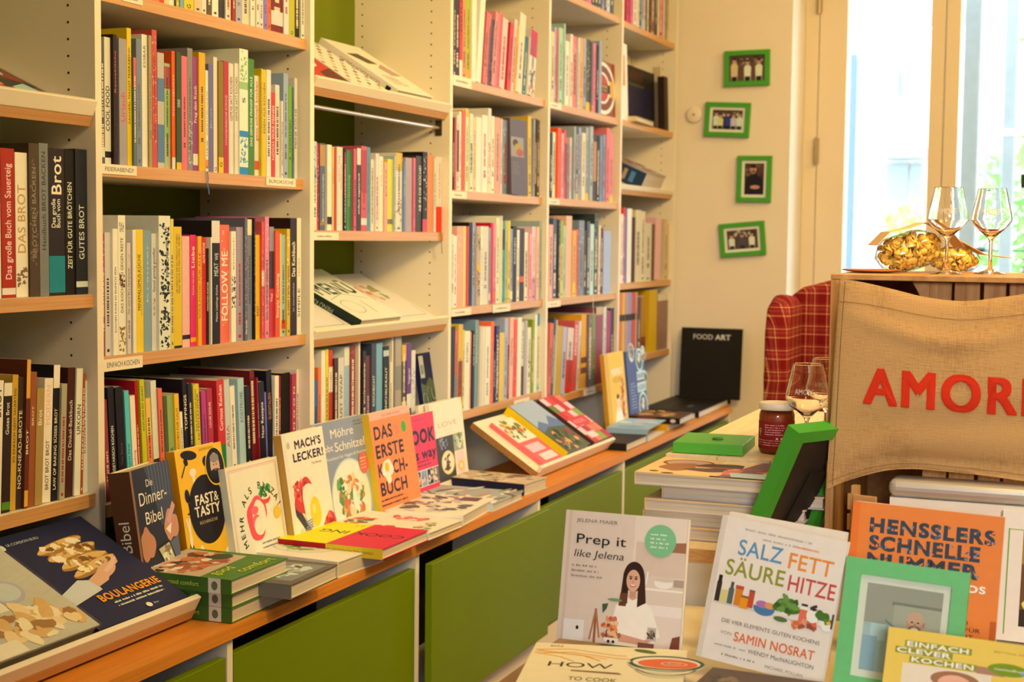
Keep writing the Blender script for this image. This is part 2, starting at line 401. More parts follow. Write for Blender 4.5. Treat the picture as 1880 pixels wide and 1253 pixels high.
# ------------------------------------------------------------------ the room
FLOOR = .20; CEIL = 3.05; XW = 4.10; PW = .8174; YB = .335
struct(MB().box((-4.6, -4.3, FLOOR-.06), (4.7, .5, FLOOR)).build('floor', M_FLOOR))
struct(MB().box((-4.6, -4.3, CEIL), (4.7, .5, CEIL+.06)).build('ceiling', M_PLASTER))
struct(MB().box((-4.6, YB+.03, FLOOR), (4.5, YB+.15, CEIL)).build('wall_left', M_PLASTER))
struct(MB().box((-4.6, -4.4, FLOOR), (4.5, -4.25, CEIL)).build('wall_right', M_PLASTER))
struct(MB().box((-4.7, -4.3, FLOOR), (-4.55, YB+.1, CEIL)).build('wall_rear', M_PLASTER))
# far wall with a deep glazed opening
YO = -.502; YO2 = -2.95
struct(MB().box((XW, YO, FLOOR), (XW+.36, YB+.03, CEIL)).box((XW, -4.25, FLOOR), (XW+.36, YO2, CEIL)).box((XW, YO2, 2.75), (XW+.36, YO, CEIL)).build('wall_far', M_PLASTER))
M_FRAME = mat('cream_window_frame', (.78, .70, .56), .45, .35, noise=.02, nscale=5)
XG = XW+.30
def gy(px): return at(px, 300, 0, XG).y
y1, y2, y3, y4, y5 = gy(1481), gy(1499), gy(1551), gy(1703), gy(1757)
w1 = bpy.data.objects.new('window_1', None); C0.objects.link(w1); struct(w1)
MB().box((XG-.01, y2, FLOOR), (XG+.05, YO, 2.75)).build('frame', M_FRAME, w1, .003)
mb = MB().box((XG-.015, y3, FLOOR+.02), (XG+.045, y2-.003, 2.72)).box((XG-.015, (y4+y5)/2+.002, FLOOR+.02), (XG+.045, y4, 2.72))
mb.box((XG-.015, y4+.0005, 2.6), (XG+.045, y3-.0005, 2.72)).box((XG-.015, y4+.0005, FLOOR+.02), (XG+.045, y3-.0005, FLOOR+.45)); mb.build('sash', M_FRAME, w1, .003)
MB().box((XG+.012, y4+.001, FLOOR+.451), (XG+.018, y3-.001, 2.599)).build('glass', M_PANE, w1)
for za, zb_ in ((at(1495, 300, 0, XG-.02).z, at(1495, 254, 0, XG-.02).z), (at(1497, 24, 0, XG-.02).z, at(1497, -30, 0, XG-.02).z)):
    h = MB().box((XG-.028, y2-.012, za), (XG-.0155, y2+.010, zb_)); h.cyl((XG-.03, y2, za-.004), (XG-.03, y2, zb_+.004), .006); h.build('hinge', mat('satin_hinge', (.45, .38, .26), .4, .5, .8), w1)
w2 = bpy.data.objects.new('window_2', None); C0.objects.link(w2); struct(w2)
y6 = y5-.62
mb = MB().box((XG-.015, y5, FLOOR+.02), (XG+.045, (y4+y5)/2-.002, 2.72)).box((XG-.015, y6-.13, FLOOR+.02), (XG+.045, y6, 2.72))
mb.box((XG-.015, y6+.0005, 2.6), (XG+.045, y5-.0005, 2.72)).box((XG-.015, y6+.0005, FLOOR+.02), (XG+.045, y5-.0005, FLOOR+.45)); mb.build('sash', M_FRAME, w2, .003)
MB().box((XG+.012, y6+.001, FLOOR+.451), (XG+.018, y5-.001, 2.599)).build('glass', M_PANE, w2)
MB().box((XG-.01, YO2, FLOOR), (XG+.05, y6-.132, 2.75)).build('frame', M_FRAME, w2, .003)
struct(MB().box((-.9, .30+YB-.302, FLOOR), (4.09, YB+.028, FLOOR+.06)).build('baseboard_left', M_MEL))
# ------------------------------------------------------------------ bookcase
bc = thing('bookcase', 'long cream built-in bookcase filled with cookbooks along the left wall', 'bookcase', (0, 0, FLOOR))
def local(o, P): o.parent = P; o.matrix_parent_inverse = Matrix.Translation(-P.location); return o
ZTOP = 2.72; TU = .019
M_UP = M_MEL
for i in range(-1, 6):
    x1_ = i*PW if i < 5 else 4.062
    mb = MB().box((x1_-TU, 0, FLOOR), (x1_, YB, ZTOP)); up = local(mb.build('upright', M_UP), bc)
    hb = MB()
    for k in range(52):
        z = .95+.032*k+.014
        for y in (.062, .29):
            hb.cyl((x1_-TU-.0004, y, z), (x1_-TU+.001, y, z), .0026, 8)
    h = hb.build('shelf_pin_holes', M_HOLE, up); h['kind'] = 'stuff'
for i in range(-1, 5):
    xa = i*PW+.0003; xb = (i+1)*PW-TU-.0003 if i < 4 else 4.062-TU-.0003
    local(MB().box((xa, YB-.02, FLOOR), (xb, YB-.008, ZTOP)).build('back_panel', M_BACK if i in (1, 0, -1) else M_MEL), bc)
# gap shadow line between green panel and upright is real depth: panels stop short
SHELVES = {}
def shelf(bay, z, y0=.004, zt=.025):
    xa = bay*PW+.0006; xb = (bay+1)*PW-TU-.0006 if bay < 4 else 4.062-TU-.0006
    s = local(MB().box((xa, y0+.0022, z-zt), (xb, YB-.021, z)).build('shelf', M_MEL), bc)
    MB().box((xa, y0, z-zt), (xb, y0+.002, z)).build('edge_band', M_EDGE, s); return s
Z1, Z2, Z3, Z4 = 1.899, 1.565, 1.212, .890
for b, zs in {-1: (2.29, 1.308, .921), 0: (2.30, 1.897, 1.561, 1.184, .890), 1: (2.29, 1.438, .890), 2: (2.29, Z1, Z2, Z3, .891), 3: (2.293, 1.898, 1.566, 1.2095, .857), 4: (2.289, 1.900, 1.244, .934)}.items():
    for z in zs: shelf(b, z, .018 if (b, z) in ((0, 1.561), (1, 1.438), (2, Z2)) else .012 if b in (0, 1, 2) else .008)
# steel rail of the second full bay
rz = at(790, 232, 1, .03).z
mb = MB().cyl((PW+.001, .035, rz), (2*PW-TU-.002, .035, rz), .0055, 14); rl = local(mb.build('hanging_rail', M_METAL, None, smooth=False), bc)
MB().box((2*PW-TU-.004, .025, rz-.022), (2*PW-TU-.0006, .045, rz+.022)).build('rail_bracket', mat('dark_bracket', (.10, .075, .05), .4, .5, .6), rl)
# partition standing in lower row of the second full bay is a part of the bookcase
xp = at(660, 640, 1, .03).x
local(MB().box((xp-.004, .03, .8905), (xp+.004, .28, at(660, 622, 1, .02).z-.008)).build('partition', M_MEL), bc)
xp2 = at(721, 640, 1, .03).x
local(MB().box((xp2-.003, .03, .8905), (xp2+.003, .28, at(721, 615, 1, .02).z-.008)).build('partition', M_MEL), bc)

# sloping display inserts
def slope(bay, yf, zf, tilt, length, label, x0=None, x1=None, lip=.03, edge=True):
    xa = bay*PW+.002 if x0 is None else x0; xb = (bay+1)*PW-TU-.002 if x1 is None else x1
    if bay == 4 and x1 is None: xb = 4.062-TU-.002
    r = math.radians(tilt); M = frame((xa, yf, zf), (1, 0, 0), (0, -math.sin(r), math.cos(r)))   # y up the slope, z normal
    root = thing('sloping_display_shelf', label, 'display shelf', group=None); root.matrix_world = M
    W = xb-xa
    MB().box((0, .0022, -.020), (W, length, 0)).build('board', M_MEL if edge else M_MEL, root)
    if not edge: MB().box((-.0012, .0022, -.0198), (-.0001, length, -.0004)).build('raw_side_edge', mat('chipboard', (.36, .20, .07), .8, .1, noise=.4, nscale=180), root)
    if edge: MB().box((0, 0, -.020), (W, .002, .0)).build('edge_band', M_EDGE, root)
    MB().box((0, 0, .0003), (W, .012, lip)).build('lip', M_MEL, root, .002)
    return M
def on_slope(M, x, W, H, T, name, label, up=.014, dz=0.0, rot=0, **k):
    c = M @ V((x, up, T+.0006+dz)); X = (M.to_3x3() @ V((math.cos(math.radians(rot)), math.sin(math.radians(rot)), 0))); Z = (M.to_3x3() @ V((-math.sin(math.radians(rot)), math.cos(math.radians(rot)), 0)))
    return book(name, label, frame(c, X, Z), W, H, T, **k)

# ------------------------------------------------------------------ counter with green-fronted cupboards
CT = .6915; CF = -.302
ct = MB(); jx = at(968, 905, 2, CT).x
ct.box((-2.2, CF, CT-.024), (jx-.0005, -.001, CT)).box((jx+.0005, CF+.004, CT-.024), (3.985, -.001, CT)); ct.build('c', M_CTR)
ctr = bpy.data.objects['c']; ctr.name = 'counter'; tag(ctr, 'long orange beech counter running below the bookcase', 'counter')
XC = [i*PW for i in range(-1, 5)]
for i in range(-1, 5):
    xa = i*PW; xb = (i+1)*PW-.0006 if i < 4 else 3.98
    cb = thing('cupboard', f'{("low cupboard with green door at the left edge of the picture", "low cupboard with wide green door below the FAST & TASTY cookbook", "low cupboard whose green door stands forward below the yellow and red books", "low cupboard with green door below the white sloping board", "low cupboard with green door behind the stack of bicycle books", "last low cupboard with green door beside the far wall")[i+1]}', 'cupboard', (xa, -.29, FLOOR), 'green-fronted cupboards under the counter')
    o = MB().box((xa-TU, -.29, FLOOR+.001), (xa, -.002, CT-.0245)); o = local(o.build('side_panel', M_MEL), cb)
    if i == 4: local(MB().box((3.962, -.29, FLOOR+.001), (3.98, -.002, CT-.0245)).build('side_panel', M_MEL), cb)
    local(MB().box((xa+.0005, -.02, FLOOR+.002), (xb-TU-.001, -.0025, CT-.025)).build('back', M_DARKIN), cb)
    local(MB().box((xa+.0005, -.286, FLOOR+.001), (xb-TU-.001, -.021, FLOOR+.06)).build('plinth', M_MEL), cb)
    fwd = i == 1
    ya_ = -.326 if fwd else -.290
    zt = .641 if fwd else .632
    d = local(MB().box((xa+.004 if not fwd else xa-.002, ya_, FLOOR+.07), (xb-TU-.004 if not fwd else xb-.016, ya_+.019, zt)).build('door', M_GREEN, None, .0015), cb)
# ------------------------------------------------------------------ rows of spines
FE = 'on the shelf labelled FEIERABEND!'; EK = 'on the shelf labelled EINFACH KOCHEN'
row('in the bread-book row at left edge', 'bread books, upper row', (0, 0, 1.957), 1.308, .022, (1078, 1055), [
 (-30, 5, 545, 'e8d3b0'), (8, 57, 535, 'b5321a', 't|Das große Buch vom Sauerteig|f0c8b0|.12|.9|.42', 'b|.02|.065|e8c9a0'), (58, 102, 550, 'f0d4a4', 't|DAS BROT|c8964a|.3|.78|.62', 'm|.08|.2|8a6a40'),
 (103, 143, 517, '5a4226', 'm|.1|.9|806448', 't|BRÖTCHEN BACKEN|a08050|.25|.85|.4'), (145, 177, 517, '857b62', 't|Handbuch BROT BACKEN|4a3a28|.3|.95|.42'), (178, 235, 535, '35251c', 't|Das große|e8d6b8|.46|.66|.24|.3', 't|Buch vom|e8d6b8|.46|.66|.24|.6', 't|Brot|f4e6cc|.68|.95|.6', 'b|.02|.27|1f7f72'),
 (237, 270, 540, '2b241f', 't|ZEIT FÜR GUTE BRÖTCHEN|e6d3b4|.18|.78|.45'), (271, 316, 538, '33302c', 't|GUTES BROT|dccbb0|.24|.62|.42', 'b|.05|.09|d8c8ae')], 'efcf9a')
row('in the lower bread-book row at left edge', 'bread books, lower row', (0, 640, 3.481), .921, .022, (1060, 925), [
 (-60, 4, 205, 'e4c79a', 't|BROT|33251a|.72|.95|.6'), (8, 60, 220, '3a2417', 't|Gutes Brot|d8c0a0|.6|.85|.4', 'b|.9|1|e0c08c', 'b|.02|.08|5a7a20'), (62, 98, 168, 'c98f28', 't|SO EINFACH GEHT SAUERTEIG|3a2a10|.35|.9|.4'), (100, 133, 183, '4a3424', 't|NO-KNEAD-BROTE|ecd8b8|.15|.75|.62'),
 (135, 176, 72, '6b3014', 't|BROT|e8d0a8|.36|.53|.5', 'b|.74|1|d8902c', 'b|.01|.12|d8902c'), (178, 216, 150, '9a4e20', 't|BROT|e0b070|.6|.75|.3'), (218, 266, 255, 'a87c34', 't|Brot|e2c890|.68|.82|.5'), (268, 321, 190, 'e8cba0', 't|BROT BROT BROT|4a2e1c|.1|.5|.4', 't|MODERN|e8a060|.62|.95|.5'),
 (322, 364, 105, '26201a', 't|LAW OF BAKING SÜSSES BROT|e0cca8|.08|.68|.42', 'b|.83|1|e6cca4'), (378, 412, 225, 'a88c58'), (415, 462, 122, '4e2416', 't|Das Dinkel-Backbuch|d0b08c|.28|.75|.42'), (465, 511, 128, 'dcc298', 't|URKORN|3a2a18|.48|.72|.6'), (513, 528, 160, 'a84a20'), (530, 578, 208, 'd8bc8c', 't|ROGGEN HEFEFREI|6a4a28|.35|.97|.32')], 'e0bb80', lean=3.0)
row('on the topmost shelf above FEIERABEND!', 'books on the top shelf of the second bay', (170, 0, 3.58), 1.897, .016, (0, 240), [
 (395, 440, -520, 'e08040'), (442, 470, -500, 'e04830'), (470, 500, -560, 'e8c070'), (502, 535, -450, 'f0d8a8'), (537, 568, -480, '5a6a40', 'b|0|.12|e0b020'), (570, 598, -520, '8aa8a0'), (600, 664, -560, 'e8c020', 't|G|201808|.01|.06|.4'), (668, 715, -440, 'f0b878'), (717, 748, -500, 'f0cfa0'), (750, 782, -420, '6a5030'),
 (784, 826, -470, 'f2dcb0'), (828, 866, -430, '4a3a34'), (868, 908, -480, 'f0d4a0'), (910, 940, -380, 'b03828'), (942, 980, -420, 'b8a898'), (982, 1028, -440, 'e8c890'), (1030, 1068, -400, 'f2d6a4'), (1070, 1096, -420, 'f0d0a0'), (1098, 1122, -380, 'e8cca0'), (1124, 1148, -430, '9a78b0'), (1149, 1172, -380, 'e07030'),
 (1174, 1250, -360, '8a1010', 'b|.08|.24|e8c8a0'), (1252, 1290, -330, 'e8ccb0'), (1292, 1328, -300, 'c8b020', 't|G|201808|.02|.07|.4'), (1330, 1358, -280, '3a3428'), (1360, 1392, -260, 'f0d8a8')], 'ffd9a0')
row(FE, 'books on the FEIERABEND! shelf', (170, 0, 3.58), 1.561, .026, (1075, 1165), [
 (58, 81, 245, '6a604e', 'b|.05|.13|e8d4b0'), (82, 121, 248, 'f2d4a0', 't|COOL FOOD|2a201a|.26|.62|.6', 'b|.05|.1|3a3028'), (122, 165, 228, '38201a', 't|Resteküche|d86a48|.55|.88|.42', 'm|.1|.5|503828'), (178, 228, 258, 'b29a80', 't|Urlaub|e85a48|.34|.58|.6'), (230, 258, 188, 'f2bc18', 't|ZACHERL MACHT FEIERABEND|4a3810|.3|.86|.45'), (260, 289, 380, '747a68', 'b|.72|1|e86a58'), (291, 325, 260, '8a8578'), (327, 362, 230, 'f4d8a6', 't|ESSBAR|6a5a44|.75|.92|.4'), (364, 392, 235, 'b89458'),
 (394, 425, 200, 'd8543c', 'm|.05|.95|e8a088'), (429, 472, 350, 'cdb088', 'b|.58|.78|6a8088', 'b|.05|.38|6a8088', 'x'), (474, 511, 420, 'b8b070', 'b|.76|.97|b05848', 'b|.3|.72|a0b060'), (513, 545, 338, 'f26420', 't|KOCHBUCH|f2b890|.45|.8|.4', 'b|.0|.1|e8d0a8'), (552, 585, 345, '48562a', 't|DREI|c8c8a0|.53|.6|.5', 'b|.0|.06|e8b418'), (587, 624, 372, 'ee7068'), (626, 659, 320, '9a8468', 'm|.05|.5|d0c0b0'), (661, 692, 378, 'a8486c', 't|Frag den Koch|f0c8b8|.42|.75|.55', 'b|.05|.15|f0d0a8'), (693, 742, 348, 'eaa810'), (744, 761, 465, 'f0d8b0', 'b|.03|.12|f08850'), (763, 795, 425, '80707a', 't|Brot|b0a0a0|.4|.6|.3'),
 (796, 820, 378, 'f4cfa0', 't|G|3a2a18|.01|.05|.6'), (822, 861, 405, '9a7412', 'b|0|.14|f0b810', 't|G|2a2010|.05|.1|.5'), (863, 895, 405, 'c83a38', 't|VITAMINREICHE KÜCHE|f0a890|.25|.7|.35'), (896, 926, 420, 'f0d2a0', 't|GEMÜSE SATT KOCHEN|2a201a|.48|.88|.55'), (927, 957, 418, 'f0d2a0', 't|GEMÜSE SATT KOCHEN|2a201a|.48|.88|.55'), (958, 1022, 325, 'f6e2b8', 'b|.68|.74|a8b868', 'm|.75|1|9ab060', 'b|.0|.06|3a88b8', 'm|.1|.32|4a98c0', 'b|.30|.35|3a88b8', 't|S|6a5a40|.57|.62|.3'), (1024, 1062, 390, '5a8228', 't|DAS GEMÜSE PRINZIP FÜR ALLE|e8dcb0|.25|.85|.35'), (1064, 1091, 500, 'f0cfa0', 't|ganz schnell kochen|d85a40|.35|.95|.6', 'b|.06|.15|e06050'), (1092, 1116, 450, 'eab818', 't|KOCHEN HAPPY|4a3810|.4|.88|.5'), (1117, 1141, 460, 'eab818', 't|ESSEN AUS KOCHEN|4a3810|.4|.88|.5'),
 (1144, 1172, 462, 'f2d4a4'), (1174, 1199, 610, 'e0402c', 't|NOCH WAS FEINES|f0c0a0|.2|.85|.5'), (1201, 1228, 560, 'f0d0a0'), (1230, 1252, 665, 'f0d0a0'), (1254, 1285, 485, 'a8a898'), (1287, 1309, 570, '8aa838'), (1311, 1324, 575, '6a7a80'), (1326, 1344, 515, 'ecd0a0', 't|MEINE KÜCHE|3a3020|.3|.7|.6')], 'ffd9a0')
row(EK, 'books on the EINFACH KOCHEN shelf', (170, 380, 4.0425), 1.184, .016, (1110, 960), [
 (76, 94, 200, 'a05040', 'm|.05|.95|d8a080'), (96, 138, 192, 'd8bc90'), (140, 193, 165, 'f0d4a4', 't|KOCHEN KANN SO EINFACH SEIN|2a2018|.18|.7|.34'), (195, 249, 65, 'eed4a6', 't|LEFT|3a2a1c|.91|.95|.6', 't|OVER|3a2a1c|.88|.91|.55', 't|DAS KOCHBUCH GEGEN RESTE|4a382a|.3|.84|.34', 'm|.03|.2|a06a34', 'm|.48|.58|6a3a24'), (251, 286, 270, 'd8b888', 'm|.2|.9|b09060'), (302, 326, 172, 'eacb92', 'x'), (327, 379, 170, 'ecb818', 't|MINIMALISMUS-KÜCHE|3a2c10|.34|.8|.42|.42', 't|EINFACH NACHHALTIG|a08430|.3|.7|.2|.75'), (381, 439, 178, '8a947c', 't|Kräuter|b8bea0|.4|.9|.2'), (441, 475, 200, 'dcc0a0', 't|Genial günstig genießen|2a2018|.5|.88|.5', 't|für alle Tage|3a2c20|.3|.45|.35'),
 (478, 580, 68, 'e2cca4', 'm|.0|.3|20281e', 'm|.15|.5|20281e', 'm|.4|.7|28342c', 'm|.02|.98|222a22', 'm|.02|.98|1e261e', 't|EINFACHE VIELFALT|33302a|.54|.92|.22|.72'), (582, 605, 92, 'e0b83a'), (606, 664, 150, 'e0ae1c', 't|100 GERICHTE DIE DU GEKOCHT HABEN|3a2c10|.45|.94|.2|.38', 't|MUSST BEVOR DU DEN LÖFFEL ABGIBST|3a2c10|.45|.94|.2|.68', 'b|.0|.02|201810'), (667, 722, 220, 'eba67a', 'b|.07|.11|30241c', 'x'), (724, 768, 210, 'e2365c', 't|Liebe|f6d0c0|.7|.9|.5', 't|Kochen mit Liebe|f0a8a8|.46|.68|.3', 'b|.04|.08|f0a020'), (769, 811, 220, 'eb981c', 't|SOULFOOD FÜR ALLE|6a4410|.25|.85|.42'), (813, 842, 228, 'd4322a', 't|GUTE KÜCHE|f0c8a0|.76|.95|.5', 't|LIVE|9a1010|.6|.75|.4'), (843, 864, 310, '33291f', 't|MINUTEN KÜCHE|ecd6b0|.35|.65|.6'), (865, 882, 228, 'f0d6a6'),
 (886, 945, 105, '28211a', 't|WE|c8b898|.68|.74|.4|.6', 't|MEAT|c8b898|.55|.66|.5|.55', 't|Meine Lieblings Küche|d0c0a0|.18|.48|.22|.6', 'b|.82|1|e0c498'), (947, 1015, 135, 'ea6a40', 'm|.1|.95|f09a78', 't|FOLLOW ME|f6d2b8|.18|.78|.62'), (1017, 1065, 183, 'ecd0a0', 'm|.3|.6|3a2c22', 'm|.35|.6|3a2c22', 't|Einfach|9a8058|.65|.95|.25'), (1068, 1116, 152, 'aa8c7a'), (1118, 1150, 85, '6e6458', 't|Greek|f0e0c4|.05|.17|.6', 'm|.2|.95|b0a698', 'x'), (1151, 1182, 95, '8a8070', 'b|.87|1|f0dcb4', 't|HERRLICH EINFACH|33291f|.3|.7|.4'), (1184, 1208, 85, '2c2620', 't|Lisas Küche|c8b898|.2|.9|.35'), (1210, 1240, 210, 'eca81c', 't|EASY|2a200c|.22|.32|.5'), (1242, 1274, 112, 'e05a44', 'm|.1|.95|f0968a', 'b|.45|.58|f0d8b0'), (1276, 1309, 75, 'e47c72', 'm|.1|.95|f2b0a4'),
 (1312, 1345, 150, 'c63c34', 'b|.78|1|9a8878', 'b|.44|.78|4a3a30', 't|Thai|f0c8b0|.32|.4|.4'), (1347, 1388, 182, 'e2502c', 't|Simply Cooking|f4c8a0|.18|.6|.5'), (1389, 1400, 200, 'e8c030'), (1401, 1428, 210, 'a8b098', 'b|.07|.16|d84838'), (1430, 1465, 165, 'dca820', 'm|.2|.98|f0d878'), (1467, 1514, 85, '38100e', 't|Das Kochbuch|f0d8b0|.5|.8|.5', 't|der österreichischen|d0a890|.2|.45|.2'), (1516, 1546, 85, 'ecd2a4', 't|SIMPLE|4a382a|.15|.4|.5', 't|FEINES|c07850|.5|.66|.3')], 'f0cd90')
BL = 'behind the standing cookbooks in second bay'
row(BL, 'books behind the face-out cookbooks', (170, 660, 4.7), .890, .03, (1075, 735), [
 (90, 118, 330, 'd8b478'), (122, 160, 358, '8e3428', 't|Mord zart|e0b090|.2|.5|.42'), (172, 222, 250, '221a14', 't|VEGA VEGETARISCH KOCHEN|d0b898|.1|.66|.4'), (236, 300, 250, '241a12', 't|Das Beste|5a4030|.3|.5|.3'), (312, 350, 280, '5a9aa6', 't|KOCHBUCH EINS|20343a|.1|.5|.4'), (358, 400, 322, 'dcc090', 't|Cooking|a03030|.25|.45|.4'), (402, 424, 190, 'b01418'), (446, 484, 185, 'b89a14', 't|KOCHEN IST KUNST|2a2408|.55|.95|.4'), (490, 530, 345, 'd89430', 'b|0|.6|d86a30'), (538, 584, 195, 'c8ac84', 'b|.1|.28|3a2a20', 't|TASTE|f0dcb8|.5|.75|.4'), (596, 632, 260, 'd05a30'),
 (672, 720, 320, '8c8a3a', 't|MAMA|20240a|.28|.42|.5'), (724, 772, 308, 'd89418', 't|KOCHEN FÜR LAUT|3a2808|.35|.85|.42'), (776, 798, 460, 'd8b888'), (806, 846, 180, '1c1612', 't|TOPPINGS|e0ccac|.5|.85|.5'), (850, 886, 215, '2a241c'), (898, 946, 225, 'c89c1c', 't|DAS SONNTAGS ESSEN|33280c|.5|.95|.25|.35', 't|MITEINANDER|33280c|.4|.9|.25|.7'), (964, 1004, 280, 'a8384e'), (1010, 1056, 265, 'a82c28', 't|LOUIE DOUIE|e0a080|.55|.85|.35'), (1096, 1156, 190, 'c02c20', 't|Curious Kochen|f0b890|.45|.95|.45', 'b|.05|.3|1e6a28'), (1160, 1204, 185, 'b8a078', 't|ASIA|b04038|.25|.5|.5'), (1208, 1248, 240, 'd8bc88'), (1276, 1328, 175, 'a09c90', 't|KOSTPROBE|5a5048|.5|.85|.45'), (1338, 1376, 240, '1e1812'), (1382, 1420, 105, '6e1412'), (1422, 1450, 165, '8c1e1c', 't|KOCH BUCH|e0a890|.3|.7|.4'), (1454, 1500, 205, '221c16', 't|New Rezepte|e8d4b0|.3|.75|.42'), (1502, 1516, 290, '6e5878'), (1522, 1566, 105, '1c1814', 't|SUEDITALIEN|b06830|.45|.75|.5')], 'd8ad6c', lean=-3.6)
row('behind the egg-toast cookbook at right end', 'books behind the face-out cookbooks', (170, 660, 4.7), .890, .03, (700, 620), [
 (1572, 1606, 145, 'd8bc8a'), (1608, 1624, 145, '7e1a18'), (1628, 1702, 120, '16110d', 'x'), (1706, 1756, 130, 'a83834', 't|N O O N|e8c8a8|.3|.85|.34'), (1760, 1788, 90, 'd8a878'), (1789, 1822, 92, 'c0ae90', 't|KOCHEN & IHR|7a6648|.5|.95|.35')], 'd8ad6c')
R3A = 'on the shelf below the steel rail'
row(R3A, 'books on the shelf below the rail', (560, 240, 5.968), 1.438, .026, (1100, 1112), [
 (90, 127, 120, 'f0d898', 'b|.55|1|c8c8a8', 'm|.6|.95|507a50'), (129, 150, 140, 'd84840', 'm|.1|.9|f0c8b0'), (152, 216, 140, '6a6864', 'b|.74|.98|c88c3c', 'm|.05|.12|c88c3c', 't|FRANZÖSISCH KOCHEN|d8cab0|.1|.65|.3|.65'), (242, 290, 158, 'fadfa8', 'b|.07|.16|1e1a1a', 'x'), (292, 318, 180, 'f0c070', 't|RISOTTO|a88440|.56|.75|.4'), (319, 347, 182, 'e8684c'), (349, 410, 182, 'f6d8a4', 't|mein Essen mein|d84030|.5|.8|.2|.7', 't|lieber Tag|5a4a38|.58|.9|.2|.35'), (412, 446, 195, '3a2a26', 'b|.4|.95|b82c40'), (452, 508, 220, '4e8442', 't|Grünzeug|a8c890|.3|.7|.25'), (514, 561, 198, 'd8605a'), (567, 608, 195, '4c3c30', 'b|.8|1|e8d0a8', 't|einfach vegetarisch|f0dcb8|.2|.7|.4'), (613, 675, 172, 'dc5a50', 'b|.07|.15|f0d0a0', 'b|.45|.95|c04038'), (677, 711, 185, '6a9088'), (720, 750, 320, 'f4d8a8'), (768, 806, 255, 'f2cfa0'), (812, 852, 285, 'fae4bc', 't|MILCH|6a8aa0|.6|.95|.3'), (857, 899, 345, 'f0a878', 't|pasta|5a4a30|.5|.9|.4'), (901, 955, 315, 'f2cc40', 'b|.1|.17|8a7a50', 'x'), (957, 991, 280, 'b8bc98'), (993, 1060, 245, 'f4d49c', 'm|.02|.4|c06040', 'b|.77|1|e8b030'), (1062, 1095, 340, '6e8a98', 't|echt gut|e0d8c8|.5|.8|.4'), (1097, 1166, 300, 'bc9a80', 'x'), (1182, 1208, 300, 'e0686c'), (1212, 1276, 280, '4e4028', 't|AB IN DIE KÜCHE!|f0d8a8|.27|.88|.36|.7'), (1282, 1335, 235, '241a16', 'b|0|.16|d84a58', 'm|.25|.95|c8a898', 'x'), (1337, 1401, 260, 'f08838', 'x'), (1403, 1430, 300, 'e0d2bc', 't|HERZ STÜCK|505060|.3|.8|.5'), (1433, 1496, 290, 'f2cc9c', 'b|0|.34|ee3c14', 't|VIVA LA MAMMA|9a7448|.45|.92|.25|.6')], 'ffdca0')
R3B = 'in the row below the MENU books'
row(R3B, 'books below the sloping MENU shelf', (560, 480, 4.475), .890, .03, (1180, 1180), [
 (60, 76, 810, 'e8d0a4'), (78, 100, 980, '346a90'), (102, 130, 880, 'e06a28'), (132, 166, 735, 'e6c892', 'x'), (168, 192, 725, 'dcb01c'), (195, 226, 730, 'c83c28', 'b|.55|.82|ecd4a8'), (229, 270, 800, '4e2c1e'), (273, 319, 795, 'd2b286', 't|JUST SWAP|4a3420|.25|.8|.42'), (321, 364, 705, 'd8c294', 'b|.0|.8|9aa09a', 'x'), (371, 410, 700, '8e2a20', 'm|.1|.95|b86048')], 'e8c088')
row('between the two partitions below the MENU books', 'books below the sloping MENU shelf', (560, 480, 4.475), .890, .03, (1180, 1180), [
 (476, 499, 740, '3a2a26', 'm|.2|.9|b08070'), (500, 536, 780, '6a342a', 't|LITHUANIE|c8a890|.15|.5|.4'), (542, 582, 680, '47433e', 't|KOCHECHT|d8c8a4|.3|.65|.42'), (584, 634, 675, '7e96a0', 'x'), (637, 688, 700, '22261e', 't|FENCHELKRAUT|e0d0a8|.2|.75|.32', 'b|.88|.95|b8ac90'), (694, 714, 830, 'd8b67c')], 'e8c088')
row('right of the partitions below the MENU books', 'books below the sloping MENU shelf', (560, 480, 4.475), .890, .03, (1180, 1180), [
 (740, 790, 600, 'a88c64', 'b|.4|.66|8a7a58', 'x'), (794, 830, 690, '5a4028', 'b|.8|1|d8982c', 'b|0|.3|d8b070'), (834, 871, 680, '6a3a64', 't|Veganer|d8b8c0|.5|.7|.4', 'b|.2|.38|d8c098'), (873, 905, 735, 'd8b888', 'm|.35|.75|4a78a8', 'x')], 'e8c088')
B2 = 'bay with leaning pink books'
row('on the shelf with leaning pink books', 'books on the shelf with leaning pink books', (820, 0, 6.265), 1.899, .016, (880, 1110), [
 (78, 100, -150, '4a4030'), (102, 140, -160, '4a2c18'), (142, 178, -150, 'd8402c', 'b|0|.2|f0dab0', 't|GRILL|501008|.5|.9|.5'), (180, 216, -160, 'f09a3c'), (219, 263, -160, 'b8bc28', 'b|0|.12|f0a838'), (268, 335, -190, 'f8e2b4', 'x')], 'ffe0b0')
row('among the leaning books right of the white albums', 'books on the shelf with leaning pink books', (820, 0, 6.265), 1.899, .016, (940, 1105), [
 (337, 392, -130, 'fae4b8', 'x', 'L7.0'), (412, 448, 165, 'e07060'), (450, 468, 190, 'd88a78'), (470, 490, 240, '906078'), (492, 508, 250, '4a4a48'), (514, 552, 165, 'f0907c', 'm|.2|.9|f8b8a0'), (554, 578, 165, 'f07a70'), (580, 600, 185, 'f06058'), (602, 660, 240, 'f4c4a4'), (688, 733, 290, 'e03c2c'), (735, 768, 250, 'eec8a0'), (770, 792, 310, 'f0b040'), (794, 862, 185, 'f4d4a0'), (866, 902, 440, '4a7878'), (904, 918, 440, 'f0d8b0'), (928, 1006, 375, 'e8d0a4', 'b|.6|1|d42848', 'm|.2|.4|4a3a2c', 'm|.02|.15|c87848')], 'ffe0b0', lean=7.6)
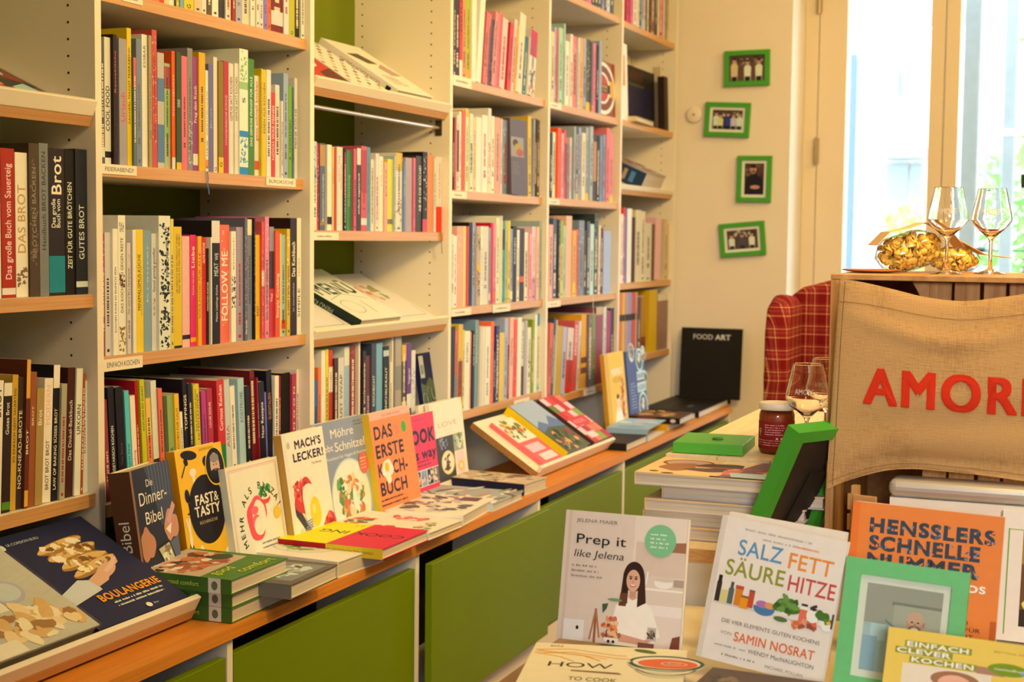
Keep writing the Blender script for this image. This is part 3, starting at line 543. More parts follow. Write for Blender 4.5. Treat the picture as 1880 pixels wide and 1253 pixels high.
row('in third bay, second shelf down', 'books with the taupe face-out book', (820, 180, 6.265), 1.565, .026, (1060, 1128), [
 (70, 84, 225, '7a1c18'), (86, 112, 225, 'e08878', 'm|.2|.9|f0b8a0'), (113, 139, 195, 'e8cca0', 'b|.25|.8|8a1c1c'), (141, 165, 155, 'f6d8a4'), (167, 211, 145, 'f2603c'), (213, 246, 120, 'f4dc98', 'b|.9|1|f0b820'), (249, 299, 180, 'e2d29c', 'm|.3|.9|a0b890'), (302, 335, 225, 'f0c480'), (337, 393, 225, 'f4dcae', 'x'), (402, 465, 200, 'f6deb4'), (470, 505, 120, 'f0d0a4', 'm|.1|.6|e05848', 't|KÜCHE|d84838|.3|.6|.5'), (507, 545, 210, 'f8dca4'), (552, 610, 225, 'f0a078'), (613, 634, 240, 'f0c8a8'), (637, 702, 255, '8a8a84', 'm|.1|.9|c8b8a8')], 'ffdcaa')
row('right of the taupe face-out book, third bay', 'books with the taupe face-out book', (820, 180, 6.265), 1.565, .026, (1130, 1140), [
 (936, 974, 210, 'eab428', 'L-2'), (978, 1011, 240, 'a0988a'), (1013, 1030, 240, '3a3a38'), (1034, 1071, 255, '6a5038', 'm|.05|.95|d0b890')], 'ffdcaa')
row('in third bay, third shelf down', 'books on the third shelf of the third bay', (820, 380, 6.265), 1.212, .016, (1155, 1060), [
 (56, 77, 320, 'f0c8a0'), (79, 112, 335, 'fae8c4'), (114, 179, 225, 'f0a070', 'm|.4|.95|f0b888', 'x'), (181, 219, 225, 'eec070', 'x'), (221, 249, 225, 'e0504c'), (251, 285, 180, '1e1814', 'x'), (287, 324, 185, 'a09aa0', 'm|.2|.95|e0dcd8'), (331, 385, 225, 'c8a070', 'm|.1|.3|4a3018', 'b|.42|.52|e0a828', 'm|.3|.45|a03c1c', 'm|.7|.9|5a5830', 'x'), (387, 409, 225, 'f2dab0'), (411, 474, 225, 'e2c498'), (477, 499, 245, '98988a', 'b|.04|.14|e8d0b0'), (501, 530, 185, 'd0182c', 'x'), (532, 563, 190, 'e8887c', 'b|0|.18|e07058'), (565, 598, 130, 'f0d8a4'), (600, 633, 105, 'f2dcae'), (635, 659, 260, '5a9a78', 'b|.72|1|3a3020'), (661, 690, 160, 'b0b888'), (692, 725, 160, 'f0b81c'), (727, 754, 255, 'a09890', 'b|.04|.15|f0dcc0'), (757, 800, 225, '2a221c', 't|KOCHEN|d8c8a0|.5|.85|.4'), (802, 832, 265, 'f2d4a0'), (834, 886, 250, '3a1812', 'b|.26|.34|e05a24', 'x'), (890, 929, 295, 'f2d0a8'), (931, 974, 315, 'f09a80'), (976, 1016, 230, 'f4b8a4', 'b|.0|.3|d89090'), (1020, 1056, 230, 'f0b080'), (1060, 1098, 165, 'b0ac88')], 'f8d29c')
row('in lowest row above white sloping board', 'books in the lowest row above the sloping board', (820, 570, 6.265), .891, .016, (1210, 925), [
 (44, 84, 190, '2e241c', 'x'), (86, 112, 240, 'd86a58', 'b|0|.45|8a8080'), (114, 172, 165, 'd89c2c', 'b|0|.58|a03c18'), (174, 194, 230, 'd0b050'), (196, 256, 240, 'e0c490', 't|BAYERN|5a4428|.6|.85|.35'), (258, 272, 250, 'e89878'), (274, 312, 235, '2e2822', 't|ALLES AUS EIWEIẞ|e8d4b0|.55|.95|.42'), (314, 352, 115, '7e8878', 't|Gemüse|c8ccb0|.5|.9|.3'), (354, 398, 190, 'd4b07c', 'x'), (400, 428, 190, 'dabb88', 'x'), (430, 492, 190, 'e0c28e'), (496, 530, 130, 'ee6a34', 'b|.8|1|e86420'), (532, 556, 480, '2a2028', 't|ZUCKER|d0b8a0|.3|.85|.35'), (558, 592, 180, '3c3654', 'm|.05|.95|c8b8c0'), (598, 650, 260, 'dca838', 'x'), (652, 692, 95, 'a89ca4'), (694, 712, 400, '9a1c20'), (716, 758, 85, 'e8a070', 't|GLUTENFREI|7a4a28|.4|.75|.45'), (760, 800, 110, 'e04c34', 'm|.1|.9|f07848'), (802, 850, 85, 'e8c894', 'x'), (852, 874, 140, '3a3428', 'b|.4|1|d8ccae', 't|KÜCHE|302820|.5|.9|.5'), (876, 916, 120, 'b89878', 'x'), (922, 960, 200, 'e6cc98', 'm|.1|.6|a07048'), (964, 996, 110, '8a8c1c'), (998, 1028, 50, 'ecd4a8', 'x'), (1032, 1066, 40, 'd8c4a0', 'b|.84|1|4a88b0', 'b|.0|.1|a8b8b8'), (1072, 1108, 50, 'b83c38', 'b|.7|1|d87870')], 'eac28a', lean=1.2)
row('in fourth bay on topmost shelf', 'books at the top of the fourth bay', (1000, 0, 5.695), 2.293, .016, (0, 150), [
 (378, 424, -300, '4a9878'), (436, 488, -320, 'e8707a'), (492, 524, -260, '3a2c24'), (526, 556, -300, '504a40'), (558, 590, -280, '4a4438'), (592, 626, -300, '9a9aa0'), (628, 650, -260, '6a3a28'), (652, 680, -300, 'd8c8b0'), (684, 720, -260, '5a5244')], 'f5d5a8')
row('left of the round-badge beer book', 'books beside the beer book', (1000, 0, 5.695), 1.898, .016, (1055, 1195), [
 (62, 94, 330, 'f0c080', 'm|.1|.9|d88848'), (96, 116, 285, 'b8a8a8'), (117, 136, 300, 'e8604c'), (142, 184, 290, 'b4c48c'), (186, 210, 245, 'a8ae94'), (212, 250, 430, 'f0d8b0'), (256, 288, 355, 'e8c8a0'), (290, 328, 380, 'e87860', 'm|.2|.9|f0b090'), (330, 361, 390, 'c8c4b0'), (363, 393, 395, 'eca044'), (396, 428, 400, 'b0a08a'), (430, 470, 410, '5a5038', 'b|0|.13|e8b030', 'm|.3|.9|c8bc98', 'x'), (472, 500, 440, '8a8078', 'b|0|.1|e8b030'), (504, 530, 450, 'e87078'), (534, 558, 470, '2e2620'), (560, 590, 430, 'a09c92', 'x')], 'f5d5a8')
row('in fourth bay below the beer book', 'books below the beer book', (1000, 200, 6.264), 1.566, .016, (1025, 1075), [
 (60, 84, 270, '2a1e1a'), (86, 118, 270, 'e8dcc8'), (120, 186, 220, 'ee5414', 'x'), (190, 210, 280, 'e8a898', 'm|.2|.9|f0d0c0'), (212, 238, 245, 'e04c50'), (246, 280, 400, '8a7468', 'm|.2|.9|b0a098'), (282, 302, 330, 'e8c0a0'), (330, 352, 200, 'a8a48e'), (354, 378, 210, '4a4c44', 'b|0|.09|e8b428'), (382, 410, 215, 'a09aa0'), (413, 461, 275, 'eaca94'), (464, 500, 215, 'a8a28e', 'b|0|.1|e8b428'), (502, 548, 200, 'b0a898', 'm|.2|.9|d8d0c0'), (552, 590, 300, '503828', 'b|.3|.9|c08448', 'x'), (594, 626, 310, '1c1410'), (630, 656, 310, '8a8e98'), (658, 690, 295, '92908e', 'm|.2|.9|5a5858'), (702, 738, 220, 'ee7a6a'), (741, 778, 280, 'f08274', 'b|0|.1|f0b838')], 'f5d5a8')
row('in fourth bay, third shelf down', 'books on the third shelf of the fourth bay', (1000, 370, 5.968), 1.2095, .016, (1075, 1005), [
 (40, 82, 255, 'f0a484', 'm|.0|.9|f0c4a4'), (84, 128, 185, '5e5e64', 'b|.2|.55|40485a'), (130, 163, 200, '4a443c', 'm|.05|.4|c87030', 'm|.6|.95|888a90'), (165, 196, 215, 'd8c058', 'b|.7|1|a8a820'), (198, 224, 270, 'b8bc90'), (226, 288, 160, 'eab080', 'x'), (290, 336, 320, 'eea050', 'b|0|.2|f0bc40'), (338, 360, 310, 'e8703c'), (366, 424, 210, '8a8880', 'm|.1|.95|b8b4ac'), (426, 450, 320, '5a4030'), (452, 488, 220, '5c5a56', 'm|.1|.95|a08868'), (490, 532, 250, 'c8ccc8'), (534, 574, 140, '44483a', 'm|.1|.95|a8aa98'), (577, 604, 265, 'f0d4b0'), (606, 632, 290, '6a2014'), (636, 716, 330, 'b0aeae', 'x')], 'f5d5a8')
row('leaning in fourth bay, lowest row', 'books in the lowest row of the fourth bay', (1000, 540, 5.695), .857, .016, (1090, 985), [
 (24, 58, 300, 'd86440'), (60, 82, 250, '4a4444'), (84, 98, 270, 'd8c8b0'), (102, 160, 330, 'c8942c', 'x'), (164, 206, 340, 'b8a4ac'), (212, 276, 350, 'd83c28', 'b|.5|1|e0b890'), (282, 326, 280, 'd05a4c', 't|ERDBEERE|f0c0b0|.5|.95|.5'), (328, 352, 280, 'dcc098')], 'f0cc9a', lean=5.5)
row('upright in fourth bay, lowest row', 'books in the lowest row of the fourth bay', (1000, 540, 5.695), .857, .016, (1000, 940), [
 (372, 430, 215, 'e0961c', 'b|.2|.28|703818', 'b|.34|.42|703818', 'x'), (432, 488, 215, '7e6650', 'm|.1|.95|a89484'), (490, 524, 210, '8e8448'), (528, 598, 140, '9c4a48', 'b|.9|1|c8a068', 'x'), (602, 634, 140, 'd8c8a0', 'm|.5|.95|8a847a'), (640, 678, 180, 'b04854'), (682, 718, 150, '4c3a4c'), (722, 742, 250, '3e3a28')], 'f0cc9a')
row('on the topmost shelf beside the far wall', 'books at the top of the last bay', (1120, 0, 10.44), 2.289, .016, (420, 800), [
 (312, 372, -500, 'd04454'), (374, 440, -520, 'e0707a'), (448, 506, -500, 'f0d4a8'), (508, 556, -540, 'ecd4a4'), (558, 592, -460, '4a4038'), (594, 638, -500, 'a8b0b8'), (640, 678, -480, 'e8b078'), (680, 706, -440, '3a2c20'), (708, 738, -480, 'e8d0a0'), (740, 778, -460, '6a2a20'), (780, 848, -420, '8a6040', 'm|.1|.9|b08a68'), (850, 902, -440, '5a4638', 'm|.1|.9|8a7058'), (904, 938, -470, 'f0d8b4'), (940, 1000, -440, 'd02c1c'), (1004, 1042, -400, 'e8c4a0'), (1044, 1076, -420, '8a9478'), (1080, 1112, -380, 'dca458')], 'f5d5a8')
row('on the shelf of pale books by far wall', 'pale books in the last bay', (1000, 370, 5.968), 1.244, .016, (890, 860), [
 (828, 850, 140, 'f0d0b0'), (851, 872, 70, 'e04030', 'b|0|.88|e88c80'), (874, 894, 80, '908ca8'), (896, 945, 80, 'ecd8c0', 'x'), (950, 984, 175, '5a2c2c', 'x'), (986, 1046, 95, 'd8b478'), (1048, 1090, 110, 'dcba80'), (1094, 1164, 240, 'd8b888'), (1170, 1196, 250, '6a4a28', 'x'), (1202, 1258, 185, 'e8a488', 'L2.5', 'x'), (1306, 1340, 195, 'd4ac70'), (1342, 1388, 245, 'd8a040', 'x')], 'f0cc9a')
row('in the row of striped volumes by far wall', 'striped volumes in the last bay', (1000, 540, 5.695), .934, .016, (600, 590), [
 (776, 806, -10, 'd87028', 'b|.57|.67|2a1c14', 'x'), (808, 832, -10, 'dca848', 'b|.57|.67|2a1c14', 'x'), (834, 868, -12, 'c08870', 'b|.57|.67|2a1c14', 'x'), (870, 902, -12, '9a8a90', 'b|.57|.67|2a1c14', 'x'), (904, 942, -14, 'd05830', 'b|.57|.67|2a1c14', 'x'), (944, 960, -14, 'd8a890', 'b|.57|.67|2a1c14', 'x'), (966, 998, 40, '6a4a30'), (1000, 1050, 30, 'b87818', 'b|0|.3|8a3a14', 'x'), (1086, 1166, -40, 'd8a010', 'x'), (1172, 1290, 0, '9a6c4c', 'b|.88|1|dcbc8c', 'm|.1|.8|a07868', 'x')], 'f0cc9a')

def flush_rows(keep):
    """the books that show largest become things of their own; the small rest is one mass of books"""
    order = sorted(range(len(PEND)), key=lambda i: -PEND[i][0]); big = set(order[:keep]); ink = Ink()
    for i, (vis, lab, M, D, H, T, col, deco, a, seed, white, group, hard) in enumerate(PEND):
        sa = spine_art(deco, a, T, H, white, seed)
        if i in big:
            book('shelf_book', lab, M, D, H, T, col, None, None, sa, white, group, hard)
        else:
            k = len(ink.v); ink.box((0, 0, 0), (D, T*.12, H), a); ink.box((0, T*.88, 0), (D, T, H), a); ink.box((0, T*.12, 0), (T*.1, T*.88, H), a)
            ink.box((T*.1, T*.12, .003), (D-.003, T*.88, H-.003), (.7, .65, .56))
            sp = Sheet(ink, T, H, lambda u, v, e: (-e, T-u, v), white); sa(sp)
            ink.v[k:] = [tuple(M @ V(p)) for p in ink.v[k:]]
    o = ink.build('thin_books'); tag(o, 'many thin and distant book spines filling gaps in the shelf rows', 'books', kind='stuff')
flush_rows(250)
def ribbon(px, y0, y1, Y, col, zb):
    p = at(px, y0, 1, Y); q = at(px, y1, 1, Y); best = None
    for o in list(C0.objects):
        if o.name.startswith('shelf_book') and o.parent is None and abs(o.matrix_world.translation.z-zb) < .02:
            d = abs(o.matrix_world.translation.x-.008-p.x)
            if best is None or d < best[0]: best = (d, o)
    if not best or best[0] > .05: return
    mb = MB(); n = 8
    pts = [(p.x, Y+.022, zb+.0012), (p.x, Y-.0012, zb+.0012)]+[(p.x+.0016*math.sin(k*1.1), Y-.0014-.0004*k, zb-.004+(q.z-zb+.004)*k/n) for k in range(n+1)]
    for a in pts: mb.v += [(a[0]-.0022, a[1], a[2]), (a[0]+.0022, a[1], a[2])]
    mb.f = [(2*i, 2*i+1, 2*i+3, 2*i+2) for i in range(len(pts)-1)]
    r = mb.build('bookmark_ribbon', mat('ribbon_'+col, alb(col), .6)); r.parent = best[1]; r.matrix_parent_inverse = best[1].matrix_world.inverted()
ribbon(380, 318, 357, .015, '4a5870', 1.561); ribbon(809, 437, 466, .015, '3a2c20', 1.438); ribbon(1088, 545, 577, .005, 'e0c8a0', 1.2095); ribbon(1171, 50, 78, .005, '8a8078', 2.289); ribbon(1217, 70, 92, .005, '7a1010', 2.289)
# ------------------------------------------------------------------ cookbooks standing on the counter
LW = 'e0b578'
def face(label, TL, Yt, W, T, art, cover, spine=None, yaw=0, lean=8, sart=None, zb=CT+.0008, H=None, white=LW, group='cookbooks standing face-out on the counter', name='cookbook', **k):
    p = at(*TL, 1, Yt); r = math.radians(lean); y = math.radians(yaw)
    z = V((-math.sin(y)*math.sin(r), math.cos(y)*math.sin(r), math.cos(r))); x = V((math.cos(y), math.sin(y), 0))
    # lowest edge of the tilted block is the front one
    H = H or (p.z-zb)/math.cos(r); o = p-z*((p.z-zb)/math.cos(r))
    # with the top leaning back the rear bottom edge would dip: rest the book on it
    dip = T*math.sin(r); o = o+V((0, 0, dip)); H -= dip
    return book(name, label, frame(o, x, z), W, H, T, cover, spine, art, sart, white, group, **k)
def a_dinner(s):
    s.rect(.06, 0, 1, 1, '2c2622'); s.rect(0, 0, .045, 1, '8a5a30')
    s.put([(.62, .55), (1, .6), (1, 1), (.35, 1), (.5, .8)], '443f38'); s.put([(.55, 0), (1, 0), (1, .45), (.7, .4)], '5c564c')
    for k in range(7): s.line([(.45+.08*k, 1), (.5+.07*k, .75)], .012, '6e6658')
    s.ell(.22, .46, .15, .13, 'b8703c', 20, wob=.3, seed=3); s.ell(.85, .53, .16, .12, 'c0784a', -30, wob=.3, seed=4); s.line([(.98, .68), (.78, .56)], .09, 'c8845a')
    s.put([(.40, .42), (.75, .44), (.92, .24), (.55, .28)], '201812'); s.put([(.46, .40), (.74, .42), (.86, .27), (.58, .30)], 'b89a60'); s.blobs(.66, .345, .1, .05, 30, ['d8bc80', '8a6a38', 'c8a868'], .035, 5)
    s.put([(.7, .52), (.86, .55), (.8, .47)], 'e8c88c')
    s.text('Die', .34, .86, .05, 'e8d0a8', bold=0); s.text('Dinner-', .12, .74, .09, 'ecd8b4', wd=.72); s.text('Bibel', .22, .60, .085, 'ecd8b4', wd=.46)
    s.text('200', .2, .27, .035, 'd8c098'); s.lines(.12, .235, .45, 5, .04, 'd8c098', .45, 2)
def sp_dinner(s):
    s.rect(0, 0, 1, 1, '5a3218'); s.text('Die Dinner-Bibel', .72, .18, .2, 'd8b888', wd=None, rot=90) if 0 else None
    vs, fs, L = text2d('Dinner Bibel', .0); e = s.up(); hh = .022
    s.i.many([s.fn(.68*s.W-y*hh, .06*s.H+x*hh, e) for x, y in vs], fs, s.col('d8b888'))
face('brown cookbook with hands cutting food, leftmost on the counter against the shelves', (236, 867), -.082, .165, .046, a_dinner, '5a3218', '5a3218', yaw=9, sart=sp_dinner)
def a_fast(s):
    for (u, v, ru, rv, c, rot) in [(.28, .95, .17, .035, '1e1a16', -8), (.62, .88, .07, .04, '1e1a16', 0), (.32, .82, .07, .03, 'f0dcb0', 0), (.14, .66, .05, .05, '1e1a16', 0), (.12, .2, .055, .13, '1e1a16', 8), (.3, .22, .05, .06, 'f0dcb0', 0), (.9, .18, .12, .04, 'f0dcb0', 8), (.62, .1, .15, .055, '1e1a16', 0), (.4, .05, .05, .09, 'f0dcb0', 0), (.92, .02, .12, .06, '1e1a16', 0), (.95, .86, .03, .09, 'f0c060', 15)]: s.ell(u, v, ru, rv, c, rot)
    s.line([(.32, .82), (.32, .74)], .05, 'f0dcb0'); s.line([(.62, .87), (.63, .8)], .05, '1e1a16'); s.line([(.08, .8), (.2, .9)], .02, '1e1a16'); s.ell(.2, .905, .04, .03, '1e1a16', 40)
    s.line([(.14, .63), (.16, .53)], .018, '1e1a16'); s.line([(.1, .53), (.22, .53)], .018, '1e1a16'); s.line([(.06, .5), (.1, .38)], .03, 'f0dcb0'); s.line([(.12, .5), (.1, .38)], .03, 'f0dcb0'); s.ell(.1, .34, .03, .06, 'f0dcb0')
    s.line([(.95, .62), (.97, .42)], .025, '1e1a16'); s.ell(.95, .64, .025, .06, '1e1a16'); s.line([(.86, .26), (.95, .38)], .02, '1e1a16'); s.ell(.96, .4, .05, .035, '1e1a16', 40)
    s.line([(.45, .12), (.79, .12)], .03, '1e1a16'); s.ell(.62, .165, .04, .012, '1e1a16')
    q = s.W/s.H
    s.ell(.52, .53, .38, .38*q*1.12, '1e1a16', n=48)
    s.text('FAST', .28, .575, .07, 'f2e0bc', bold=.03, rot=0); s.text('&', .68, .575, .07, 'f2e0bc'); s.text('TASTY', .25, .49, .07, 'f2e0bc', bold=.03); s.text('BÜCHERKÜCHE', .32, .43, .022, 'c09048')
    s.ell(.80, .83, .21, .21*q*1.15, 'f0a420', n=40); s.ell(.80, .83, .195, .195*q*1.15, '1e1a16', n=40); s.ell(.80, .83, .10, .10, 'c88c58'); s.ell(.8, .77, .13, .04, '2a2420'); s.ell(.8, .89, .095, .035, '8a7050'); s.ell(.77, .84, .012, .006, '3a2a20'); s.ell(.83, .84, .012, .006, '3a2a20'); s.ell(.8, .80, .03, .006, '8a4838')
    s.text('JOCHEN GRÜN', .5, .965, .018, '8a5a10')
face('yellow-orange cookbook with black plate circle and kitchen tool icons', (319, 830), -.028, .172, .022, a_fast, 'eb9a1a', 'c87a10', lean=9)
def a_mehr(s):
    for d, w_ in ((.04, .006), (.06, .004)):
        s.line([(d, d*.9), (d, 1-d*.8)], w_, 'd8705c'); s.line([(d, 1-d*.8), (1-d, 1-d*.8)], w_, 'd8705c'); s.line([(1-d, 1-d*.8), (1-d, d)], w_, 'd8705c')
    s.arc_text('MEHR ALS PIZZA!', .56, .40, .36, .065, '33261c', 205, 22, .02)
    s.ell(.47, .46, .19, .21, 'dc4a3c', wob=.15, seed=2); s.ell(.52, .47, .13, .155, 'e8c8a4', wob=.1, seed=5); s.ell(.45, .42, .08, .08, 'e05a48'); s.ell(.5, .38, .1, .09, 'e8c8a4'); s.ell(.44, .54, .07, .04, 'e05a48'); s.ell(.67, .63, .10, .06, 'd8402f'); s.ell(.67, .655, .10, .04, 'e8c8a4')
    s.blobs(.67, .70, .11, .06, 46, ['3a6a20', '5a8a30', '2a4a18'], .022, 8); s.ell(.86, .46, .07, .065, 'd8a030'); s.lines(.5, .2, .95, 3, .045, '8a6a50', .4, 3); s.ell(.62, .05, .06, .03, 'e0b020')
face('square cream cookbook with red tomato drawing and curved title', (412, 862), -.055, .213, .02, a_mehr, 'dcbc94', 'dcbc94', lean=9)
def a_mach(s):
    s.rect(0, 0, .09, 1, 'd8b488')
    s.text("MACH'S", .27, .86, .066, '1c1a22', wd=.66, bold=.035, rot=0); s.text('LECKER!', .2, .755, .066, '1c1a22', wd=.76, bold=.035); s.text('Tine Brenner', .62, .70, .022, '3a2c22')
    s.ell(.13, .9, .04, .03, 'b89a70')
    s.put([(.02, .0), (.5, .0), (.4, .26), (.02, .28)], 'd8cca8')
    for k in range(6): s.line([(.02+.05*k, .02), (.2+.05*k, .2)], .008, '4a4030')
    s.put([(.1, .42), (.2, .36), (.5, .08), (.42, .05), (.1, .34)], '5a3018')
    s.ell(.33, .47, .22, .15, 'c83a20', -20, wob=.3, seed=2); s.ell(.86, .14, .16, .17, 'c83a20', 60, wob=.3, seed=4); s.blobs(.3, .5, .18, .11, 40, ['e05a34', 'a82818', 'd8603a', 'e89070'], .04, 3); s.blobs(.86, .14, .12, .13, 30, ['e05a34', 'a82818', 'd8603a'], .04, 6)
    s.ell(.6, .36, .29, .22, 'ecd6ac', -15, wob=.22, seed=8, n=40); s.ell(.46, .1, .13, .07, 'ecd6ac', 20, wob=.2, seed=9); s.ell(.56, .30, .13, .13, 'eda818', 0, n=36); s.ell(.53, .33, .04, .04, 'f4c850')
    for k in range(4): s.line([(.27, .17+.022*k), (.46, .19+.02*k)], .02, '8a7a68')
    s.line([(.12, .34), (.3, .2)], .07, '4a3a30')
face('cream cookbook with fried egg and tomato toast on cover', (515, 800), -.065, .19, .022, a_mach, 'ebcb98', 'b87a2c', lean=9)
def a_moehre(s):
    s.rect(0, 0, 1, 1, '8a7c66'); s.rect(.62, .0, 1, .5, '9a948a')
    s.text('Möhre', .24, .845, .078, 'ecd8b8', wd=.50); s.text('liebt', .02, .735, .06, 'ecd8b8', wd=.25); s.text('Schnitzel', .30, .72, .08, 'ecd8b8', wd=.66)
    s.text('Ein Kochbuch für Veggies & Fleischer', .02, .655, .026, 'd8c4a0', wd=.95); s.lines(.75, .95, .98, 2, .03, '5a5040', .4, 2)
    q = s.W/s.H; s.ell(.53, .27, .42, .42*q, 'b8aa90', n=48); s.ell(.53, .27, .40, .40*q, 'd4c6a8', n=48); s.ell(.53, .27, .30, .30*q, 'dccfb0', n=40)
    s.blobs(.53, .27, .25, .20, 110, ['d88a3c', 'c8702c', 'e0a860', '7a8a34', '5a7a2a', 'eadcb8', 'b86428'], .05, 4); s.blobs(.32, .42, .06, .06, 10, ['4a6a20', '6a8a34'], .04, 7); s.ell(.58, .27, .05, .10, 'f0e6cc', wob=.2)
    s.ell(.86, .56, .10, .10*q*1.15, 'd8603a', n=30); s.lines(.79, .60, .93, 4, .03, 'f0c8a8', .4, 6)
face('grey cookbook showing plate of colourful vegetables, second from centre upright', (580, 780), -.037, .242, .02, a_moehre, '8a7c66', 'd8c4a0', lean=9)
def a_erste(s):
    s.rect(0, .93, 1, 1, 'f0905c'); s.text('KATHRIN RUNGE', .3, .95, .02, '7a4830', wd=.45)
    for t, v, w_, u in (('DAS', .75, .46, .05), ('ERSTE', .575, .7, .04)): s.text(t, u, v, .115, '3a1c18', wd=w_, bold=.03)
    s.text('K', .04, .4, .115, '3a1c18', bold=.03); s.text('CH-', .4, .4, .115, '3a1c18', wd=.38, bold=.03); s.text('BUCH', .04, .225, .115, '3a1c18', wd=.68, bold=.03)
    s.ell(.275, .46, .125, .09, 'f0e2c8', wob=.2, seed=3); s.ell(.27, .39, .07, .07, 'f0e2c8', wob=.2, seed=5); s.ell(.26, .475, .05, .045, 'e8940c'); s.ell(.79, .81, .06, .055, '4a8a24'); s.lines(.03, .17, .75, 2, .045, '5a2a18', .45, 3); s.rect(.38, .02, .5, .06, 'e8a018'); s.ell(.62, .8, .05, .05, 'e86a34')
face('bright orange cookbook whose title has a fried egg for a letter', (676, 761), -.058, .236, .022, a_erste, 'f0742c', 'd89a20', lean=9)
def a_ook(s):
    s.rect(0, .14, 1, .34, 'f0d8c0')
    s.text('COOK', -.0, .66, .15, '2a1420', wd=.98, bold=.045); s.text('this way', -.02, .47, .115, '2a1420', wd=1.0, bold=.03); s.lines(.1, .43, .9, 2, .045, '6a1838', .4, 3); s.lines(.35, .93, .8, 1, .03, '8a2848', .4, 4)
    for k in range(5):
        u = .04+k*.195; s.rect(u, .15, u+.17, .33, ['3a4a40', '5a4a3a', '8a8a80', '2a2a2c', '6a5a4a'][k]); s.blobs(u+.085, .24, .07, .07, 14, ['e0d8c8', 'c86a3c', '4a6a8a', 'd8a060'], .03, k+2)
face('magenta pink cookbook with small photo strip, beside the orange egg-letter book', (737, 769), -.030, .20, .02, a_ook, 'd8343c', 'd8343c', lean=7)
def a_love(s):
    s.text('LOVE', .18, .71, .055, 'b8905c', wd=.62); s.lines(.4, .66, .7, 2, .03, 'c8a878', .4, 3); s.lines(.25, .86, .75, 1, .03, 'd8b890', .4, 5)
    s.rect(.06, .10, .62, .60, '4a3a28'); s.rect(.62, .40, .92, .60, '9a8850'); s.rect(.66, .13, .92, .39, 'e8a888'); s.ell(.40, .30, .20, .135, 'd8b060'); s.ell(.40, .30, .17, .11, 'e8c468'); s.blobs(.4, .3, .11, .07, 20, ['5a3a24', 'e8dcc0', '7a4a2a'], .05, 6); s.blobs(.28, .52, .16, .06, 14, ['8a7a68', '6a5a48'], .03, 8); s.blobs(.77, .52, .12, .06, 18, ['b8a870', 'd8c890', '6a6a30'], .05, 9); s.ell(.79, .22, .085, .06, 'e0a040'); s.ell(.79, .22, .04, .03, 'f0d8a0')
face('pale peach book lying hidden behind the front LOVE cookbook', (768, 746), -.004, .2, .010, None, 'f0cda0', lean=5)
face('pale peach cookbook titled LOVE with three small food photos', (787, 743), -.022, .225, .014, a_love, 'f2c494', 'f2c494', lean=7, yaw=0)
# far end of the counter
def a_perf(s):
    s.rect(0, 0, .2, 1, 'd08a18'); s.text('PERFEKT', .3, .72, .075, 'ecd8b8', wd=.6, bold=.03); s.text('KOCHEN', .36, .63, .06, '8a5a18', wd=.46); s.ell(.55, .12, .2, .2, 'e0c8a8'); s.ell(.55, .38, .08, .07, 'd8a070'); s.ell(.54, .45, .07, .03, '3a2418'); s.line([(.55, .33), (.55, .26)], .08, 'd8a070'); s.blobs(.82, .38, .08, .25, 24, ['b85a28', 'a03c20', 'e0a060'], .06, 3)
face('orange-yellow book with man in white shirt, standing near the far wall', (1108, 652), -.09, .235, .016, a_perf, 'e09a1e', 'c07a18', lean=6)
def a_kueche(s):
    s.lines(.12, .55, .45, 9, .04, 'a8a098', .35, 3); s.rect(.52, .58, .98, .70, 'b8ae94'); s.rect(.50, .42, .98, .55, 'b8ae94'); s.text('BELIEBTE', .56, .61, .055, '4a4450', wd=.38, bold=.02); s.text('KÜCHE', .56, .45, .06, '4a4450', wd=.36, bold=.02); s.lines(.52, .39, .95, 2, .025, 'b8ae94', .4, 4)
    for (u, v, r) in ((.72, .85, .2), (.95, .92, .14), (.3, .97, .16), (.75, .22, .25), (1, .6, .1)): s.ell(u, v, r, r*.8, 'b8ae98'); s.ell(u, v, r*.8, r*.64, '5a5248'); s.blobs(u, v, r*.55, r*.45, 12, ['a06a38', '5a5a30', 'd0b080'], .06, int(u*10))
    s.ell(.5, .05, .2, .08, 'b0a8a0')
face('slate-blue cookbook with plates of food, right of orange-yellow book', (1148, 646), -.083, .235, .016, a_kueche, '4c4a52', '4c4a52', lean=6)

# ------------------------------------------------------------------ books lying on the counter
def flat(label, FL, FR, zb, T, H, art, cover, spine=None, sart=None, name='cookbook', group='cookbooks lying on the counter', white='e4bd88', W=None, dz=0, **k):
    p = at(*FL, 2, zb); q = at(*FR, 2, zb); x = (q-p).normalized(); z = V((-x.y, x.x, 0)); W = W or (q-p).length
    # lying face up: local y (front to back cover) points down
    M = frame(V((p.x, p.y, zb+T)), x, z)
    return book(name, label, M, W, H, T, cover, spine, art, sart, white, group, **k)
def a_good(s):
    s.put([(.0, .3), (.9, .36), (.95, 1), (.0, 1)], 'c89a68'); s.blobs(.45, .7, .42, .28, 70, ['d8a070', 'a85a34', '6a3a24', 'e8c898', 'c86a38', '4a3a20'], .08, 4); s.ell(.78, .55, .12, .1, '4a4a28'); s.text('good', .1, .2, .1, 'd8c030', wd=.34); s.text('comfort', .3, .06, .1, 'd8c030', wd=.6)
def sp_good(s):
    s.rect(0, 0, 1, 1, '4c6420')
    vs, fs, L = text2d('good comfort'); e = s.up(); hh = .0085
    s.i.many([s.fn(s.W*.35+y*hh, s.H*.62-x*hh, e) for x, y in vs], fs, s.col('c8c040'))
    s.rect(0, .1, 1, .22, 'd8bc8c'); s.ell(.5, .16, .3, .03, '6a6a40')
GP = at(424, 1147, 2, CT+.001)
